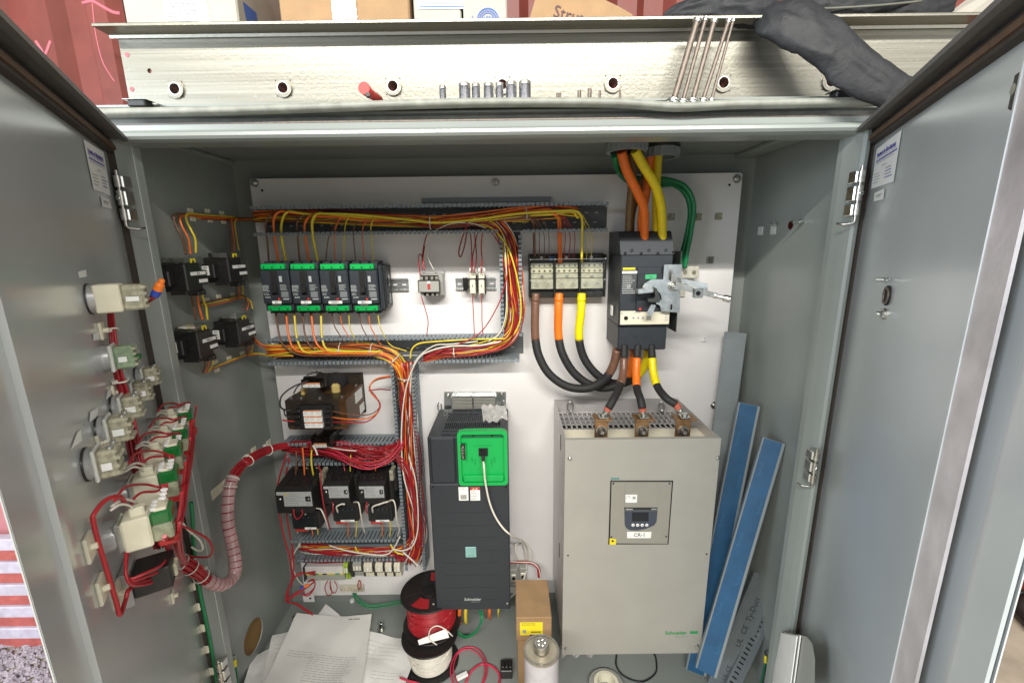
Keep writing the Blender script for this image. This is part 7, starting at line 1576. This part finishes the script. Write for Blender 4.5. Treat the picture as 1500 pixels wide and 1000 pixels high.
# ---- door wiring
def DP(u,v,o): return PD(u,v,'L',o)
GD='red wiring of the door switches'
bundle('wire_bundle','vertical bundle of red wires down the left door behind the pilot lights','wire bundle',[DP(163,458,.012),DP(166,490,.012),DP(172,540,.012),DP(182,580,.012),DP(190,620,.014),DP(205,690,.02),DP(222,760,.03),DP(240,800,.04)],[('red',7),('darkred',4)],lambda x:.005+.010*x,.0017,wob=.2,ties=(.12,.35))
for i in range(5):
    a=SW[i]; s=(1,.82,.66,.56,.48)[i]; bx,by=((236,745),(247,697),(259,657),(267,629),(273,606))[i]; nm=('nearest','second','middle','fourth','farthest')[i]
    wire([DP(a[0]-30*s,a[1]-42*s,.030),DP(a[0]-14*s,a[1]-62*s,.034),DP(a[0]+14*s,a[1]-66*s,.042),DP(a[0]+34*s,a[1]-62*s,.054),DP(bx+2*s,by-34*s,.062),DP(bx+1,by-17*s,.058)],'red',.0017,f'upper red jumper arching over the {nm} contact block','wire',GD)
    wire([DP(a[0]-4*s,a[1]-26*s,.030),DP(a[0]-4*s,a[1]-42*s,.032),DP(a[0]+10*s,a[1]-54*s,.040),DP(a[0]+32*s,a[1]-56*s,.052),DP(bx+8*s,by-36*s,.062),DP(bx+6*s,by-16*s,.060)],'red',.0017,f'lower red jumper across the {nm} contact block','wire',GD)
    wire([DP(a[0]-34*s,a[1]-34*s,.022),DP(a[0]-16*s,a[1]-44*s,.030),DP(a[0]+2*s,a[1]-38*s,.034),DP(a[0]+5*s,a[1]-22*s,.030)],'white',.0017,f'outer white wire into the {nm} contact block','wire','white wires of the door switches')
    wire([DP(a[0]-36*s,a[1]-28*s,.022),DP(a[0]-20*s,a[1]-37*s,.030),DP(a[0]-4*s,a[1]-32*s,.034),DP(a[0]+0*s,a[1]-20*s,.030)],'white',.0015,f'inner white wire into the {nm} contact block','wire','white wires of the door switches')
    wire([DP(bx+14*s,by+22*s,.062),DP(bx+24*s,by+16*s,.075),DP(bx+28*s,by-4*s,.082),DP(bx+30*s,by-24*s,.088)],'red',.0016,f'red tail wire right of the {nm} contact block','wire',GD)
    for k in range(3):
        p=DP(bx+(2+k*1.2)*s,by-(16+k*6)*s,.066); g=MB(); g.box(p.x-.0035,p.x+.0035,p.y-.0025,p.y+.0025,p.z-.0018,p.z+.0018,WLAB,.0006); solo(g,'wire_marker','white wire marker '+('lowest','middle','topmost')[k]+f' of three on the {nm} contact block jumpers','wire marker','wire markers on the door')
wire([DP(*q) for q in ((184,738,.03),(175,727,.03),(155,732,.02),(138,752,.012),(137,765,.010),(146,800,.010),(158,840,.010),(170,880,.010),(176,900,.010),(184,878,.012),(190,862,.015),(215,848,.02),(240,838,.03),(250,822,.035),(248,795,.05),(241,785,.07))],'red',.0026,'big red wire outlining the lowest switch and dipping to a point',k=8)
for j,(dy,o) in enumerate(((0,.03),(6,.034),(12,.038),(-5,.03))):
    wire([DP(186+j,800,.02),DP(184,830+dy*.5,.02),DP(190,852-dy*.4,.022),DP(215,850-dy,o),DP(238,838-dy,o+.01),DP(247,815-dy*.5,o+.01),DP(240+j*3,790,.06)],'red',.0019,('outer','second','third','inner')[j]+' red loop below the lowest contact block','wire',GD)
bundle('wire_bundle','red wires gathered along the right ends of the contact blocks','wire bundle',[DP(281,615,.080),DP(281,650,.080),DP(275,695,.080),DP(268,740,.078),DP(260,775,.072),DP(262,805,.06),DP(272,825,.05)],[('red',7),('darkred',5)],.005,.0014,wob=.25)
wire([P(*q) for q in ((262,768,.80),(285,778,.82),(305,790,.84),(311,805,.85),(305,815,.86),(285,815,.86),(275,812,.86))],'red',.0022,'red wire loop between the door stack and the loom')
wire([P(*q) for q in ((262,758,.82),(275,775,.84),(292,790,.86),(297,803,.86),(290,806,.86),(280,800,.86))],'white',.0022,'white wire loop between the door stack and the loom')
# ground wire down the hinge side
wire([P(*q) for q in ((280,735,.90),(282,760,.90),(284,800,.905),(290,850,.905),(300,900,.905),(310,950,.905),(318,1005,.905))],'green',.0042,'green ground wire running down the hinge side',k=8)
for i,(u,v) in enumerate(((283,858),(290,888),(297,919),(303,950),(310,982))):
    p=P(u,v,.90); g=MB(); g.box(p.x-.008,p.x+.006,p.y-.004,p.y+.002,p.z-.011,p.z+.011,CREAM,.003); solo(g,'tie_mount','pale tie mount on the green ground wire, '+('topmost','second from top','middle','second from bottom','lowest in view')[i],'tie mount','tie mounts on the ground wire')
for (a,b,X,side) in (((344,964),(349,1005),XL,'left'),((1122,958),(1114,1005),XR,'right')):
    q=[PXx(*a,X+(.008 if side=='left' else -.008)),PXx(a[0]+(1 if side=='left' else -1),a[1]+12,X+(.012 if side=='left' else -.012)),PXx(*b,X+(.012 if side=='left' else -.012))]
    T=thing('ground_lead',f'green ground lead with a yellow lug on the {side} inner wall','ground wire',loc=q[0],group='ground leads on the inner walls'); g=MB(); g.tube([v-q[0] for v in smoothpath([q[1],q[1].lerp(q[2],.5),q[2]])],.0026,W['green'],8); g.build('wire',T)
    g=MB(); g.cyl((0,0,-.004),q[1]-q[0],.0045,YEL,10); g.build('yellow_sleeve',T); g=MB(); s=1 if side=='left' else -1; g.cyl((-s*.008,0,.006),(s*.002,0,.006),.006,ZINC,8); g.build('lug_bolt',T)
